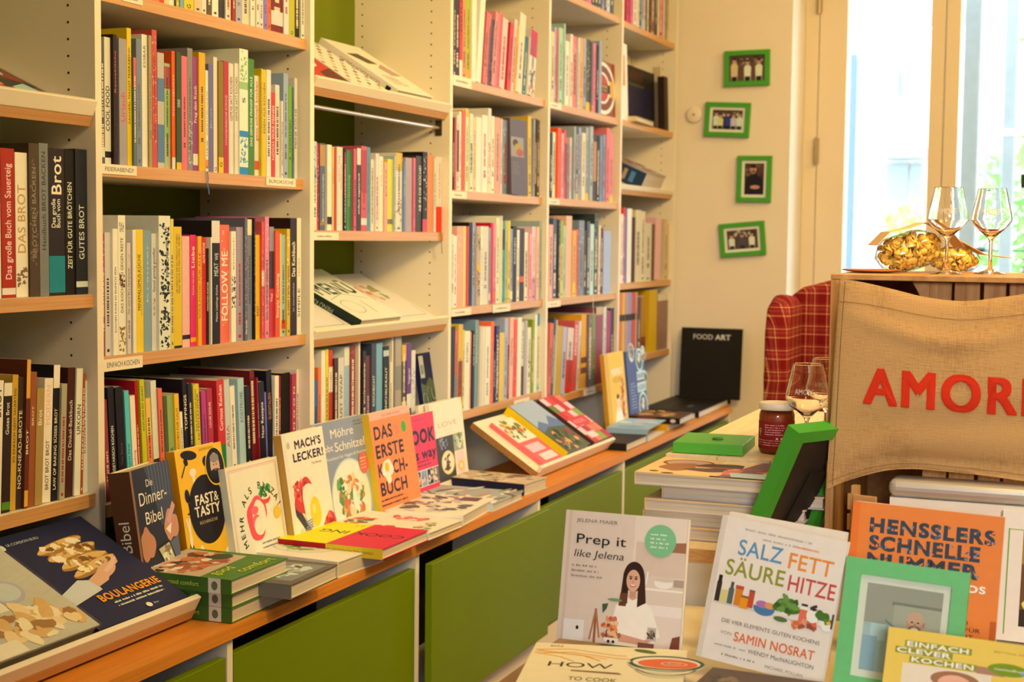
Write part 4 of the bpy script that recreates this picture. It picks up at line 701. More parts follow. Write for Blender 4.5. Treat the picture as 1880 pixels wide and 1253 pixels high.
for k, (dx, dy, lab) in enumerate([(0, 0, 'bottom'), (0, 0, 'middle'), (-.014, -.008, 'top')]):
    T = .0285; M = frame((GP.x+.004+dx, GP.y+.001+dy, CT+.001+(k+1)*(T+.0006)), (1, .01, 0), (-.01, 1, 0))
    book('cookbook', f'green cookbook with yellow title, {lab} of its stack of three', M, .21, .228, T, '567226', '4c6420', a_good if k == 2 else None, sp_good, 'e4bd88', 'three green cookbooks in a stack')
def a_grey(s):
    s.rect(0, .0, 1, 1, '6e5a3e'); s.rect(.15, .06, .9, .42, '8a7a60'); s.blobs(.5, .24, .3, .14, 40, ['c8b898', 'a89878', '6a5a40', 'd8ccb0'], .06, 3)
for k in range(2): flat(('lower of two grey-brown cookbooks with silvery spines', 'upper grey-brown cookbook with food photo, beside the green stack')[k], (532+(0 if k == 0 else 2), 1102), (621, 1062), CT+.001+k*.0295, .029, .26, a_grey if k else None, '6e5a3e', '7c6648', group='two grey-brown cookbooks in a stack', W=.195)
def a_olive(s):
    s.ell(.55, .55, .34, .3, 'b8a888', n=40); s.ell(.55, .55, .32, .28, 'e0caa0', n=40); s.blobs(.52, .55, .22, .17, 50, ['8a8a3a', 'a8a458', '6a6a28', 'c8c080', 'd8c8a0'], .05, 5); s.lines(.15, .9, .6, 2, .05, 'c0a880', .3, 2)
flat('white cookbook with plate of green olives, left of the yellow-red book', (620, 1063), (704, 1031), CT+.001, .036, .27, a_olive, 'e6c89c', 'e6c89c')
def a_cook(s):
    s.rect(0, .5, 1, 1, 'ecc010'); s.rect(0, 0, 1, .5, 'd82c38')
    s.text('COOK', .62, .04, .1, '4a1014', wd=None, rot=90, bold=.01); s.text('ING', .62, .54, .1, '3a2c08', rot=90, bold=.01)
    s.lines(.85, .6, .95, 2, .05, '8a6a10', .3, 3)
def sp_cook(s):
    s.rect(0, .5, 1, 1, 'b01c18'); s.rect(0, 0, 1, .5, 'd8a420')
    vs, fs, L = text2d('STEVAN PAUL METHODE IST MEHR'); e = s.up(); hh = .0055
    s.i.many([s.fn(s.W*.62-y*hh, s.H*.08+x*hh, e) for x, y in vs], fs, s.col('4a3410'))
    vs, fs, L = text2d('BRATEN UND KOCHEN'); e = s.up()
    s.i.many([s.fn(s.W*.62-y*hh, s.H*.56+x*hh, e) for x, y in vs], fs, s.col('5a1010'))
for k in range(2): flat(('lower yellow and red cookbook, under its open-title twin', 'upper yellow and red cookbook with upside-down title')[k], (702, 1029), (786, 993), CT+.001+k*.0245, .024, .285, a_cook, 'd82c38', 'd8a420', sp_cook if k else None, group='two yellow and red cookbooks in a stack')
def a_rad(s):
    s.ell(.5, .5, .3, .3, 'e8d0b0', n=40); s.blobs(.3, .8, .25, .12, 26, ['5a5a28', 'd84030', '8a7a30', 'e08a60'], .07, 3); s.blobs(.78, .45, .14, .18, 24, ['e07058', 'f0b8a0', 'd85a48'], .08, 6); s.blobs(.4, .15, .3, .08, 22, ['c87048', '8a8a40', 'e8c0a0'], .05, 7); s.blobs(.05, .5, .08, .2, 12, ['d84a34', 'e8a080'], .08, 4)
for k in range(2): flat(('lower white cookbook under the radish and grapefruit cover', 'upper white cookbook with radish and grapefruit, behind yellow-red stack')[k], (787, 993), (849, 968), CT+.001+k*.0185, .018, .275, a_rad if k else None, 'ead0aa', 'ead0aa', group='two white cookbooks in a stack')
def a_mix(s): s.blobs(.5, .5, .45, .4, 60, ['e0c8a8', 'c8a888', '6a5a48', 'f0e0c4', 'a8705a', 'd8b8a0'], .09, 3); s.rect(.75, .1, .95, .3, '7a4a40')
flat('white cookbook with scattered food pictures, fourth pile from the sloping board', (850, 967), (907, 934), CT+.001, .028, .27, a_mix, 'e8d0b0', 'e8d0b0')
def a_leaf(s):
    s.rect(0, 0, 1, 1, 'a89878')
    R = random.Random(5)
    for k in range(34): u, v = R.random(), R.random(); s.ell(u, v, .16, .03, R.choice(['6a5c3c', 'd8bc94', 'c08a68', '8a7c54', 'e0c8a0']), R.uniform(-40, 60), 12)
flat('low cookbook with brown leaf pattern in front of the dark-blue one', (905, 941), (960, 917), CT+.001, .022, .26, a_leaf, 'b8a480', 'c8b490')
def a_navy(s):
    s.rect(0, 0, 1, 1, 'c89c68'); s.blobs(.5, .5, .5, .45, 50, ['e0c090', '8a6a48', 'd8a870', '4a3c34', 'b88a5c'], .1, 3)
flat('cookbook with dark blue spine and food photo cover, beside the white sloping board', (962, 911), (1004, 897), CT+.001, .033, .27, a_navy, 'd0a878', '26242c', W=.105 if 0 else None)
# far end
flat('black-covered book lying right of the sloping board', (1150, 829), (1188, 812), CT+.001, .026, .20, None, '2c241c', '1e1812', white='e8c898')
def a_blue(s): s.rect(0, 0, 1, 1, '9aa8a8'); s.blobs(.5, .5, .4, .35, 18, ['c8c8b8', '8a9898', 'b8b0a0'], .12, 2)
flat('pale blue boxed book with fine stripes, near the far wall', (1189, 812), (1222, 793), CT+.001, .045, .155, a_blue, 'a8b0ac', 'a0a8a8', white='e8c898', page=False)
flat('yellow book lying beneath the two dark cookbooks', (1224, 793), (1251, 780), CT+.001, .022, .25, None, 'e09a18', 'e09a18', white='e8c898')
def a_dk(s): s.rect(0, 0, 1, 1, '5a3a20'); s.blobs(.6, .45, .4, .35, 50, ['c87830', '8a4a1c', 'e0a050', '3a2414', '6a3a1c'], .08, 3)
def sp_dk(s): s.rect(0, 0, 1, 1, '20160f'); s.rect(0, .35, 1, .62, '7a2c14'); s.ell(.5, .1, .3, .04, 'd8c0a0')
for k in range(2): flat(('lower dark brown cookbook with pale pages near far wall', 'upper dark brown cookbook with orange pastry photo near far wall')[k], (1252-4*k, 780), (1277-4*k, 768), CT+.001+k*.024, .0235, .27, a_dk if k else None, '3a281c', '20160f', sp_dk if k else None, white='e8c898', group='two dark brown cookbooks in a stack')
for k, (a_, b_, l) in enumerate([((1283, 768), (1337, 744), 'large black book lying at the foot of FOOD ART'), ((1341, 742), (1358, 734), 'small black book lying at the counter end by the far wall')]):
    flat(l, a_, b_, CT+.001, .026, .255, (lambda s: (s.text('FOOD', .3, .3, .06, 'b8a890'), s.lines(.2, .7, .8, 2, .08, '6a5c48', .3, 2))) if k == 0 else None, '2a211a', '1a1410', white='e8c898')
def stand(label, TL, Z, W, H, T, art, cover, spine=None, yaw=0, lean=10, roll=0, white='dcc6a8', name='cookbook', group=None, cat='book', P=None, **k):
    p = P or atZ(*TL, Z); y = math.radians(yaw); r = math.radians(lean); q = math.radians(roll); Rz = Matrix.Rotation(y, 3, 'Z')
    x = Rz @ V((0, -1, 0)); z = Rz @ V((math.sin(r), 0, math.cos(r)))
    x, z = x*math.cos(q)-z*math.sin(q), z*math.cos(q)+x*math.sin(q)
    M = frame(p-z*H, x, z)
    if art == 'M': return M
    return book(name, label, M, W, H, T, cover, spine, art, None, white, group, **k)
pf = at(1252, 601, 0, 4.045)
stand('upright black book lettered FOOD ART against the far wall', None, None, .278, .315, .022, lambda s: (s.text('FOOD', .19, .84, .068, 'd8c4a0', wd=.33), s.text('ART', .56, .84, .068, 'd8c4a0', wd=.25, bold=.035)), '261c14', '1a140e', lean=5, P=pf, white='ecca98', extra=None)
# ------------------------------------------------------------------ sloping displays and the books on them
MS = slope(2, -.232, .7135, 33, .262, 'white sloping board on the counter showing three bright books', at(960, 873, 2, .705).x, at(1128, 820, 2, .705).x, .022, edge=False)
def a_pasta(s):
    s.rect(0, 0, 1, 1, 'e8604c'); s.rect(.04, .5, 1, 1, 'ecd0a4'); s.blobs(.5, .75, .42, .2, 60, ['e0b84c', 'f0d890', '8a7a30', 'd88040', '5a6a28', 'c8502c'], .07, 4); s.rect(.1, .25, .8, .42, 'f0a88c'); s.rect(.2, .06, .9, .2, 'f0b8a0')
on_slope(MS, .06, .165, .215, .014, 'cookbook', 'red and cream pasta cookbook, leftmost on the white sloping board', art=a_pasta, cover='e8604c', spine='e86a54', white='e8c48c', group='books on the white sloping board')
def a_alp(s):
    s.rect(0, 0, 1, 1, 'a8a4a0'); s.put([(0, .5), (.3, .62), (.5, .52), (.8, .68), (1, .55), (1, 0), (0, 0)], '6a7078'); s.put([(0, .4), (.4, .48), (1, .42), (1, 0), (0, 0)], '5a5c34'); s.blobs(.5, .2, .48, .18, 70, ['4a5028', '6a6a38', '3a3a24', 'a04038', '8a7a58', 'e0a040'], .06, 5); s.rect(0, 0, .02, 1, '3a3428')
on_slope(MS, .245, .215, .248, .03, 'cookbook', 'mountain landscape book with yellow spine, middle of the white sloping board', art=a_alp, cover='a8a4a0', spine='e8b410', white='e8c48c', group='books on the white sloping board')
def a_grid(s):
    R = random.Random(3)
    for i in range(4):
        for j in range(6): s.rect(i*.25, j/6, i*.25+.23, j/6+.15, R.choice(['d84a38', 'c83a30', '6a7a28', 'e07850', 'e8b0a0', 'b83a34', '8a9a38']))
    s.rect(.12, .34, .9, .52, 'd04438'); s.text('KÜCHE', .22, .39, .07, 'e8a090', wd=.5); s.rect(.1, .08, .5, .2, 'e8b890')
on_slope(MS, .51, .19, .245, .028, 'cookbook', 'red and green patchwork cookbook, rightmost on the white sloping board', art=a_grid, cover='c84034', spine='4a2a20', white='e8c48c', group='books on the white sloping board')
ML = slope(-1, -.222, .716, 28, .32, 'sloping display board at the lower left holding the bread-baking books', None, -.021, .03)
def a_boul(s):
    s.rect(0, 0, 1, 1, '2a2630'); s.text('LE CORDON BLEU', .12, .90, .022, 'b8a890', wd=.32); s.ell(.07, .9, .025, .03, 'c8b898')
    for (u, v, ru, rv, rot) in ((.52, .78, .26, .055, 6), (.48, .67, .2, .06, 0), (.62, .69, .2, .055, 8), (.56, .59, .26, .06, 4), (.58, .515, .27, .05, 10)):
        s.ell(u, v, ru, rv, '9a6428', rot, wob=.12, seed=int(u*100)); s.ell(u, v+.012, ru*.9, rv*.7, 'c89048', rot, wob=.15, seed=3); s.blobs(u, v+.01, ru*.75, rv*.5, 14, ['e8c890', 'a8702c', '7a4a1c', 'e0b870'], .035, int(v*99))
    s.put([(.05, .36), (.3, .44), (.42, .40), (.40, .30), (.05, .24)], 'bca480'); s.put([(.38, .41), (.5, .45), (.75, .52), (.84, .55), (.8, .49), (.66, .44), (.54, .36), (.40, .33)], 'c88a58'); s.ell(.62, .45, .14, .05, 'c88a58', 20)
    for k in range(4): s.line([(.6+.03*k, .44+.008*k), (.76+.02*k, .5+.015*k)], .028, 'd0946a')
    s.text('BOULANGERIE', .28, .20, .062, 'd8801c', wd=.66, bold=.03); s.lines(.36, .155, .9, 2, .035, 'd0c0a8', .5, 2); s.ell(.60, .05, .028, .022, 'd8c8b0'); s.text('Brot', .65, .04, .018, 'b8a890')
on_slope(ML, .505, .265, .28, .028, 'cookbook', 'dark blue baking book with loaves of bread in a hand, lower left', art=a_boul, cover='2a2630', spine='2a2630', white='d8b07c', rot=0)
def a_bread(s):
    s.rect(0, 0, 1, 1, 'b89c70'); s.put([(0, .55), (.75, .72), (.8, 1), (0, 1)], '9a6a34'); s.blobs(.3, .85, .35, .13, 40, ['c87a38', '7a4a20', 'e0b070', '5a4a28'], .08, 2); s.rect(0, .36, .5, .66, 'd8c09c'); s.lines(.04, .6, .46, 6, .04, '8a7450', .3, 3); s.ell(.62, .52, .16, .12, 'a89078'); s.ell(.62, .52, .13, .09, 'b8a488')
    s.blobs(.6, .2, .36, .14, 40, ['c8904c', 'e0b878', '9a6430', 'd8a868'], .08, 4); s.rect(0, 0, .3, .12, 'd8c09c')
rb = on_slope(ML, .255, .25, .262, .034, 'cookbook', 'bread book shrink-wrapped in clear film, at the lower left corner', art=a_bread, cover='b89c70', spine='9a7a48', white='d8b07c', up=.018, dz=.004)
MB().box((-.002, -.0035, -.002), (.252, .0365, .264)).build('plastic_wrap', M_FILM, rb)
zt_ = at(690, 212, 1, .0).z
MT = slope(1, .004, at(700, 181, 1, .0).z-.004, 32, .29, 'sloping shelf above the steel rail with three pale books', lip=.028)
def a_red(s): s.rect(0, 0, 1, 1, 'd84a34'); s.ell(.5, .5, .3, .2, 'e8c8a0'); s.put([(.4, 0), (1, 0), (1, .35), (.5, .2)], '7a3c28'); s.ell(.45, .6, .15, .06, 'b89878', 20)
on_slope(MT, .01, .21, .26, .018, 'cookbook', 'red cookbook lying left on the sloping shelf above the rail', art=a_red, cover='d84a34', spine='d84a34', white='f6d49c', group='books on the upper sloping shelf')
def a_dots(s):
    R = random.Random(4)
    for i in range(7):
        for j in range(12):
            if (i+j) % 2: s.ell(.08+i*.14, .05+j*.083, .045, .022, R.choice(['b86848', 'c89060', 'a04c38', 'd8b890', 'c8c080']), 0, 14)
on_slope(MT, .225, .20, .27, .020, 'cookbook', 'white dotted cookbook, middle of the sloping shelf above the rail', art=a_dots, cover='f4dcac', spine='f0d4a0', white='f6d49c', group='books on the upper sloping shelf')
def a_glue(s): s.put([(.1, .72), (.5, .78), (.7, .6), (.35, .56)], '6a5434'); s.put([(.5, .5), (.8, .62), (.95, .4), (.6, .36)], 'c89878'); s.lines(.2, .3, .7, 4, .05, '8a6a4a', .4, 3)
def sp_glue(s):
    s.rect(0, 0, 1, 1, 'f0d09c'); vs, fs, L = text2d('GLÜCKLICH MACHT'); e = s.up(); hh = .011
    s.i.many([s.fn(s.W*.7-y*hh, s.H*.2+x*hh, e) for x, y in vs], fs, s.col('a87838')); s.rect(.2, .07, .8, .13, '1e1a16')
on_slope(MT, .45, .225, .28, .034, 'cookbook', 'cream cookbook with upside-down gold title on spine, above the rail', art=a_glue, cover='f6d8a6', spine='f0d09c', white='f6d49c', sart=sp_glue, group='books on the upper sloping shelf')
MM = slope(1, .004, at(700, 615, 1, .0).z-.0185+.024, 26, .29, 'sloping shelf holding the MENU book and two pale books', lip=.026)
def a_menu(s):
    s.rect(0, 0, 1, 1, 'e0c698'); s.text('MENÜ', .05, .50, .21, '39442a', wd=.9, bold=.022); s.line([(.08, .4), (.5, .5), (.9, .38)], .008, '8a7a54'); s.ring(.3, .25, .18, .12, .008, '8a7a54'); s.line([(.6, .1), (.65, .35)], .008, '8a7a54')
    s.lines(.08, .92, .7, 2, .04, 'a89468', .3, 2)
def a_mp(s): s.rect(0, 0, 1, 1, 'dcbe90'); s.blobs(.45, .6, .3, .14, 34, ['c88a5c', '9a8a4c', 'e0a878', 'b8784c', 'd8c090'], .07, 3); s.line([(.1, .1), (.9, .1)], .008, '8a7a54'); s.line([(.9, .1), (.95, .3)], .008, '8a7a54')
def sp_menu(s):
    s.rect(0, 0, 1, 1, '28301c'); vs, fs, L = text2d('MENÜ KLASSIKER'); e = s.up(); hh = .011
    s.i.many([s.fn(s.W*.62-y*hh, s.H*.3+x*hh, e) for x, y in vs], fs, s.col('b8a878'))
on_slope(MM, .012, .23, .26, .012, 'cookbook', 'pale thin book lying left below the dark-spined MENU book', art=a_mp, cover='dcbe90', spine='d8b888', white='e8c48c', group='books on the MENU shelf')
on_slope(MM, .50, .24, .285, .016, 'cookbook', 'pale book with chilli and herb drawing, right of the MENU book', art=a_mp, cover='dfc294', spine='d8b888', white='e8c48c', group='books on the MENU shelf')
on_slope(MM, .25, .243, .285, .036, 'cookbook', 'cream book with big dark green MENÜ lettering and dark green spine', art=a_menu, cover='e0c698', spine='28301c', sart=sp_menu, white='e8c48c', group='books on the MENU shelf')
MU = slope(-1, .004, at(80, 215, 1, .0).z+.012, 24, .29, 'sloping display shelf in the top left corner of the picture', lip=.032)
def a_ul(s): s.rect(0, 0, 1, 1, '6a4a38'); s.blobs(.5, .5, .5, .48, 60, ['c8502c', 'e0983c', '4a3a28', 'd87048', 'a8a880', '8a3c24', 'd8b060', '3a2c20'], .12, 6); s.put([(.72, .05), (.95, .05), (.9, .35), (.7, .25)], 'a8a888')
on_slope(MU, .45, .29, .275, .012, 'cookbook', 'thin colourful photo cookbook on the top left sloping shelf', art=a_ul, cover='6a4a38', spine='a84a34', white='d8b07c')
# last bay, sloping shelf with thick dark book
MZ = slope(4, .004, at(1180, 352, 1, .0).z, 24, .28, 'sloping shelf in the last bay holding one thick dark book', lip=.02)
def sp_th(s): s.rect(0, 0, 1, 1, '2e3e46'); s.rect(0, .62, 1, .75, '8a3c3c'); s.rect(.2, .3, .8, .36, 'b88a5c'); s.rect(.2, .16, .8, .24, '5a7a88')
on_slope(MZ, .30, .30, .27, .075, 'cookbook', 'thick slate-blue book lying on the sloping shelf near far wall', art=lambda s: s.blobs(.5, .5, .4, .4, 30, ['b88a68', '8a5a40', 'd0b090'], .12, 2), cover='b89878', spine='2e3e46', sart=sp_th, back='5a4438', white='f0cc9a', extra=None)
# ------------------------------------------------------------------ books turned face-out within the rows
def facerow(label, TL, TRx, zb, Yt, T, art, cover, spine=None, white='f5d5a8', lean=2, **k):
    p = at(*TL, 1, Yt); q = at(TRx, TL[1], 1, Yt); r = math.radians(lean); z = V((0, math.sin(r), math.cos(r)))
    H = (p.z-zb-.0008)/math.cos(r); o = p-z*H; o.z = zb+.0008+T*math.sin(r)
    bay = math.floor((p.x+.012)/.8174); xr = (bay+1)*.8174-.0198 if bay < 4 else 4.0422
    return book('cookbook', label, frame(o, (1, 0, 0), z), min(q.x, xr-.0015)-p.x, H-T*math.sin(r), T, cover, spine, art, None, white, 'books turned face-out in the shelf rows', **k)
def a_taupe(s): s.rect(0, 0, 1, 1, '6e5650'); s.rect(.03, .5, .78, .76, 'a89070'); s.ell(.3, .68, .16, .05, '4a1c1c'); s.ell(.45, .63, .2, .05, 'b89020'); s.ell(.55, .56, .22, .05, 'b8502c'); s.lines(.1, .42, .55, 6, .03, 'a08878', .25, 3)
facerow('taupe book facing out with small fruit photo on cover', (936, 216), 967, 1.565, .02, .025, a_taupe, '6e5650', '6e5650', 'ffdcaa')
def a_beer(s):
    s.rect(0, 0, 1, 1, '9a4420'); q = s.W/s.H; s.ell(.3, .5, .72, .48, 'f0d4a0', n=48); s.ell(.3, .5, .62, .41, '8a3c1c', n=48); s.rect(.25, .36, .92, .66, 'e8a034'); s.ell(.26, .5, .44, .29, 'f0d4a0', n=40); s.ell(.24, .5, .38, .25, 'c84024', n=40); s.rect(0, .42, .72, .58, '2a1810'); s.text('BEER', -.02, .51, .05, 'e09030', wd=.6, bold=.03); s.text('KITCHEN', 0, .445, .04, 'e09030', wd=.55, bold=.02)
facerow('brown book facing out with large round beer badge', (1097, 108), 1134, 1.898, .03, .022, a_beer, '9a4420', '9a4420')
def a_navyb(s): s.rect(0, 0, 1, 1, '10183a'); s.rect(0, .72, 1, 1, '17110f'); s.rect(.0, .78, .55, .93, '4a0c10'); s.rect(.02, .68, .6, .72, '5a4a20')
facerow('large black and navy box book with red stripe, by far wall', (1152, 118), 1203, 1.900, .10, .05, a_navyb, '14141c', '14141c', H_=0) if 0 else facerow('large black and navy box book with red stripe, by far wall', (1152, 118), 1206, 1.900, .10, .05, a_navyb, '10183a', '17110f')
facerow('tall white book with orange spine lettering beside the navy box', (1140, 78), 1151, 1.900, .03, .03, lambda s: s.rect(.2, .45, .6, .85, 'e88838'), 'f2dcb0', 'f2dcb0')
facerow('pale panel book standing behind the navy box', (1152, 102), 1214, 1.900, .19, .02, lambda s: (s.rect(.44, 0, .52, 1, '9a4c24'), s.rect(.7, 0, .75, 1, 'd8822c')), 'e8ca94', 'e8ca94')
facerow('dark brown upright book right of the navy box', (1219, 140), 1226, 1.900, .03, .03, None, '3a2418', '3a2418')
facerow('ochre-edged book behind dark brown one beside far wall', (1227, 128), 1232, 1.900, .075, .03, None, 'c88a48', 'c88a48')
flat('small ochre book lying under the navy box by far wall', (1169, 222.5), (1201, 233), 1.9005, .02, .08, None, 'c8982c', 'e0b878', white='f5d5a8', group=None)
def a_sw(s):
    s.rect(0, 0, 1, 1, '24243a'); s.put([(0, 0), (1, 0), (1, .55), (.7, .62), (.35, .5), (0, .55)], '5a5a38')
    for k in range(9): s.ring(.2+.08*k, .25+.02*k, .16, .14, .02, ['b8b890', '2a3020', '8a8a5c', '3a1c18'][k % 4], 20*k, 20*k+230, 18)
    s.rect(-.0, .62, .34, .96, 'b8a480'); s.rect(.06, .68, .28, .82, '8a7c60')
facerow('navy book with green marbled swirls leaning in the row below MENU', (765, 650), 800, .890, .06, .014, a_sw, '24243a', '24243a', 'e8c088', lean=9)
# ------------------------------------------------------------------ display table
TZ = .900; SZ = .803
fx = at(1290, 1010, 2, TZ).x; ly = at(1181, 985, 2, TZ).y+.004
tb = thing('display_table', 'pale display table with wood-edged top carrying books, jar and crate', 'table', (fx, ly, FLOOR))
local(MB().box((fx+.0025, -2.25, TZ-.022), (1.35, ly, TZ)).build('tabletop', M_PINE), tb)
local(MB().box((fx, -2.25, TZ-.022), (fx+.002, ly, TZ)).build('edge_band', M_EDGE), tb)
for q in (fx+.03, 1.28): local(MB().box((q, -2.22, FLOOR), (q+.02, ly-.03, TZ-.0225)).build('end_panel', M_MEL), tb)
st_l = at(1000, 1250, 2, SZ).y
st = thing('display_step', 'low cream display step in front of the table holding upright cookbooks', 'display step', (-.6, st_l, FLOOR))
local(MB().box((-.80, -2.2, SZ-.02), (fx-.004, st_l-.012, SZ)).build('top', mat('cream_step', (.78, .70, .52), .5)), st)
for q in (-.78, fx-.03): local(MB().box((q, -2.18, FLOOR), (q+.02, st_l-.03, SZ-.0205)).build('panel', M_MEL), st)
# stack of bicycle books
def a_bike(s):
    s.rect(0, 0, 1, 1, 'e8bc84'); s.rect(.42, .5, .62, 1, 'f0d098'); s.put([(.5, .0), (.72, .0), (.8, 1), (.66, 1)], '8a6a70'); s.ell(.22, .7, .17, .2, '8a5a48'); s.ell(.22, .7, .145, .17, 'c89c90'); s.ell(.2, .45, .12, .22, 'a8704c', wob=.2)
    s.ell(.45, .62, .16, .14, '5a4238', wob=.2); s.line([(.3, .52), (.72, .56)], .03, 'd85a50'); s.ell(.4, .36, .15, .1, '6a5048', wob=.2); s.put([(.5, .4), (.62, .5), (.6, .2), (.52, .15)], 'e87868'); s.put([(.55, .3), (1, .35), (1, .05), (.6, .05)], 'c0ccd0'); s.put([(.75, .62), (1, .78), (1, .5), (.78, .45)], 'c8d4d8'); s.line([(.7, .42), (1, .46)], .03, 'e07868'); s.rect(.47, 0, .53, .06, '1e1a1c'); s.put([(.55, .0), (.85, .0), (.8, .05), (.6, .06)], '2a2a30'); s.ell(.1, .12, .03, .03, '4a5a28'); s.ell(.2, .05, .04, .03, '5a4a28')
BW = 'f0dcc0'
sp0 = at(1178, 990, 2, TZ)
for k in range(5):
    T = .0225; fl = [(1196, 985), (1178, 950), (1183, 928), (1212, 905), (1166, 879)][k]
    z0 = TZ+.0008+k*(T+.0005); p = at(fl[0], 700, 0, .135); yy = at(*fl, 0, .135).y
    M = frame((.135+[.0, .006, .0, .01, -.004][k], yy, z0+T), (0, -1, 0), (1, 0, 0))
    def edges(root, k=k, T=T):
        ink = Ink(); R = random.Random(k)
        s = Sheet(ink, .29, T, lambda u, v, e: (u, T-v, -e), BW)     # printed cover edge facing the camera
        s.put([(.02, .88), (.2, .88), (.2, .98), (.02, .98)], 'd8a060'); s.rect(.22, .9, .38, 1, '5a4a48'); s.rect(.62, .9, 1, 1, '8ab0c8')
        ink.build('cover_edge_print', root)
    book('cookbook', f'{("lowest", "second from the bottom", "middle", "second from the top", "topmost")[k]} hardback in the stack with bicycle picture on its cover', M, .285, .195, T, 'e0b880', 'e0b880', a_bike if k == 4 else lambda s: s.rect(.6, 0, 1, .03, '8ab0c8'), None, BW, 'stack of five bicycle-cover books', back='b8a8a0')
# a book lying at the table edge in front of the stack
M = frame((fx+.012, at(1262, 985, 2, TZ).y, TZ+.017), (0, -1, 0), (1, 0, 0))
book('cookbook', 'pale yellow book lying at the table edge below the bicycle stack', frame((fx+.012, ly-.02, TZ+.0165), (0, -1, 0), (1, 0, 0)), .20, .085, .016, 'f0d890', None, lambda s: s.ell(.42, .6, .05, .08, '8a9a28'), None, BW) if 0 else None
# riser of pale boards beside the crate
RZ = 1.020; r0 = .338; ry0 = at(1240, 826, 2, RZ).y+.004; ry1 = -1.3345
rs = thing('wooden_riser', 'pale pine riser box under the jar and wine glasses', 'riser', (r0, ry0, TZ))
local(MB().box((r0, ry1, TZ+.0005), (1.15, ry0, RZ-.0125)).build('box', M_PINE), rs)
for k in range(3):
    a_ = ry1+(ry0-ry1)*k/3; b_ = ry1+(ry0-ry1)*(k+1)/3-.002
    local(MB().box((r0-.004, a_, RZ-.012), (1.16, b_, RZ)).build('board', M_PINE), rs)
# green lidded box
g1 = at(1235, 812, 2, RZ+.021); g2 = at(1364, 819, 2, RZ+.021)
gx = (g2-g1).normalized(); gz = V((-gx.y, gx.x, 0)); gz = gz if gz.x > 0 else -gz
gb = thing('green_box', 'flat bright green box with small round knob beside the red jar', 'box'); L = (g2-g1).length
gb.matrix_world = frame((g1.x, g1.y, RZ+.0008), gx, V((0, 0, 1)))
s_ = 1 if (gb.matrix_world.to_3x3() @ V((0, 1, 0))).x > 0 else -1
MB().box((0, 0, 0), (L, s_*.15, .0205)).build('body', M_FRAMEG, gb, .0015)
MB().lathe([(0, .0245), (.009, .0245), (.0105, .023), (.0105, .0207)], (L*.56, s_*.065, 0), 24).build('knob', mat('dark_green_knob', (.02, .16, .012), .5), gb)
# jar
jp = at(1418, 836, 2, RZ); jx_, jy_ = jp.x+.034, jp.y
jar = thing('sauce_jar', 'glass jar of red sauce with cream lid and dark red label', 'jar', (jx_, jy_, RZ+.0006))
R_ = .0335; Hj = .098
MB().lathe([(0, 0), (R_*.86, 0), (R_*.97, .004), (R_, .010), (R_, .072), (R_*.96, .078), (R_*.86, .083), (R_*.86, .088)], n=48).build('glass', M_GLASS, jar, smooth=True)
MB().lathe([(0, .003), (R_*.84, .003), (R_*.93, .009), (R_*.93, .071), (R_*.88, .077), (0, .078)], n=48).build('sauce', mat('tomato_sauce', (.45, .07, .012), .35, .5, noise=.5, nscale=220), jar, smooth=True)
MB().lathe([(R_*.80, .0835), (R_*.98, .0835), (R_*1.03, .085), (R_*1.03, .0945), (R_*.98, .0968), (R_*.9, .0965), (0, .0955)], n=48).build('lid', mat('cream_lid', (.80, .74, .64), .4), jar, smooth=True)
ink = Ink()
def wrap(u, v, e): a = math.pi+(u-.5*2*math.pi*R_*.6)/R_+.25; r = R_+.0004+e; return (r*math.cos(a), r*math.sin(a), .010+v)
lw, lh = 2*math.pi*R_*.6, .052
sh = Sheet(ink, lw, lh, wrap, 'dcc6a8', 2e-5)
for i in range(24): sh.k = 0; sh.rect(i/24, 0, (i+1)/24, 1, '8a1414')
sh.k = 3; sh.lines(.30, .86, .62, 5, .085, 'e8b0a0', .35, 2); sh.lines(.12, .30, .9, 3, .085, 'e8b0a0', .35, 4)
sh.ring(.205, .66, .018, .07, .008, 'e8c8b0'); sh.line([(.205, .58), (.205, .47)], .008, 'e8c8b0'); sh.line([(.175, .74), (.182, .62)], .010, 'e06a40'); sh.rect(.48, .36, .58, .42, 'e8d0b8'); sh.put([(.66, .62), (.82, .62), (.80, .72), (.77, .74), (.76, .84), (.73, .9), (.71, .76), (.68, .73)], 'e8d8c0')
ink.build('label', jar)
# wine glasses
def wine_glass(x, y, z, label, k=1.0):
    g = thing('wine_glass', label, 'wine glass', (x, y, z+.0006), 'wine glasses')
    o = [(0, .0), (.0306, .0), (.031, .0001), (.0315, .0006), (.0314, .0012), (.0309, .0014), (.024, .0035), (.008, .0075), (.0042, .013), (.0036, .03), (.0036, .062), (.006, .069), (.014, .0765), (.028, .089), (.0375, .101), (.0385, .106), (.0365, .118), (.0315, .14), (.0268, .1632), (.02655, .1643), (.0264, .1646)]
    i_ = [(.0260, .1646), (.0258, .1643), (.0259, .1632), (.0306, .14), (.0356, .118), (.0376, .106), (.0366, .1018), (.0272, .0902), (.013, .0778), (.004, .0735), (0, .073)]
    prof = [(r*k, h*k) for r, h in o+i_]
    MB().lathe(prof, n=56).build('glass', M_GLASS, g, smooth=True)
    ink = Ink(); sh = Sheet(ink, .05, .012, lambda u, v, e: ((.0372*k)*math.cos(math.pi-.5+u/.0372), (.0372*k)*math.sin(math.pi-.5+u/.0372), .112*k+v), 'f0e0c8', 0)
    sh.text('AMORE', .05, .1, .8, (.75, .7, .62), wd=.7, bold=.02); ink.build('etched_lettering', g)
    return g
p = atZ(1484, 663, 2.76); wine_glass(p.x, p.y, RZ, 'wine glass on the riser next to the red jar', 1.06)
p = atZ(1519, 658, 2.90); wine_glass(p.x, p.y, RZ, 'wine glass half hidden behind the jute bag', 1.06)
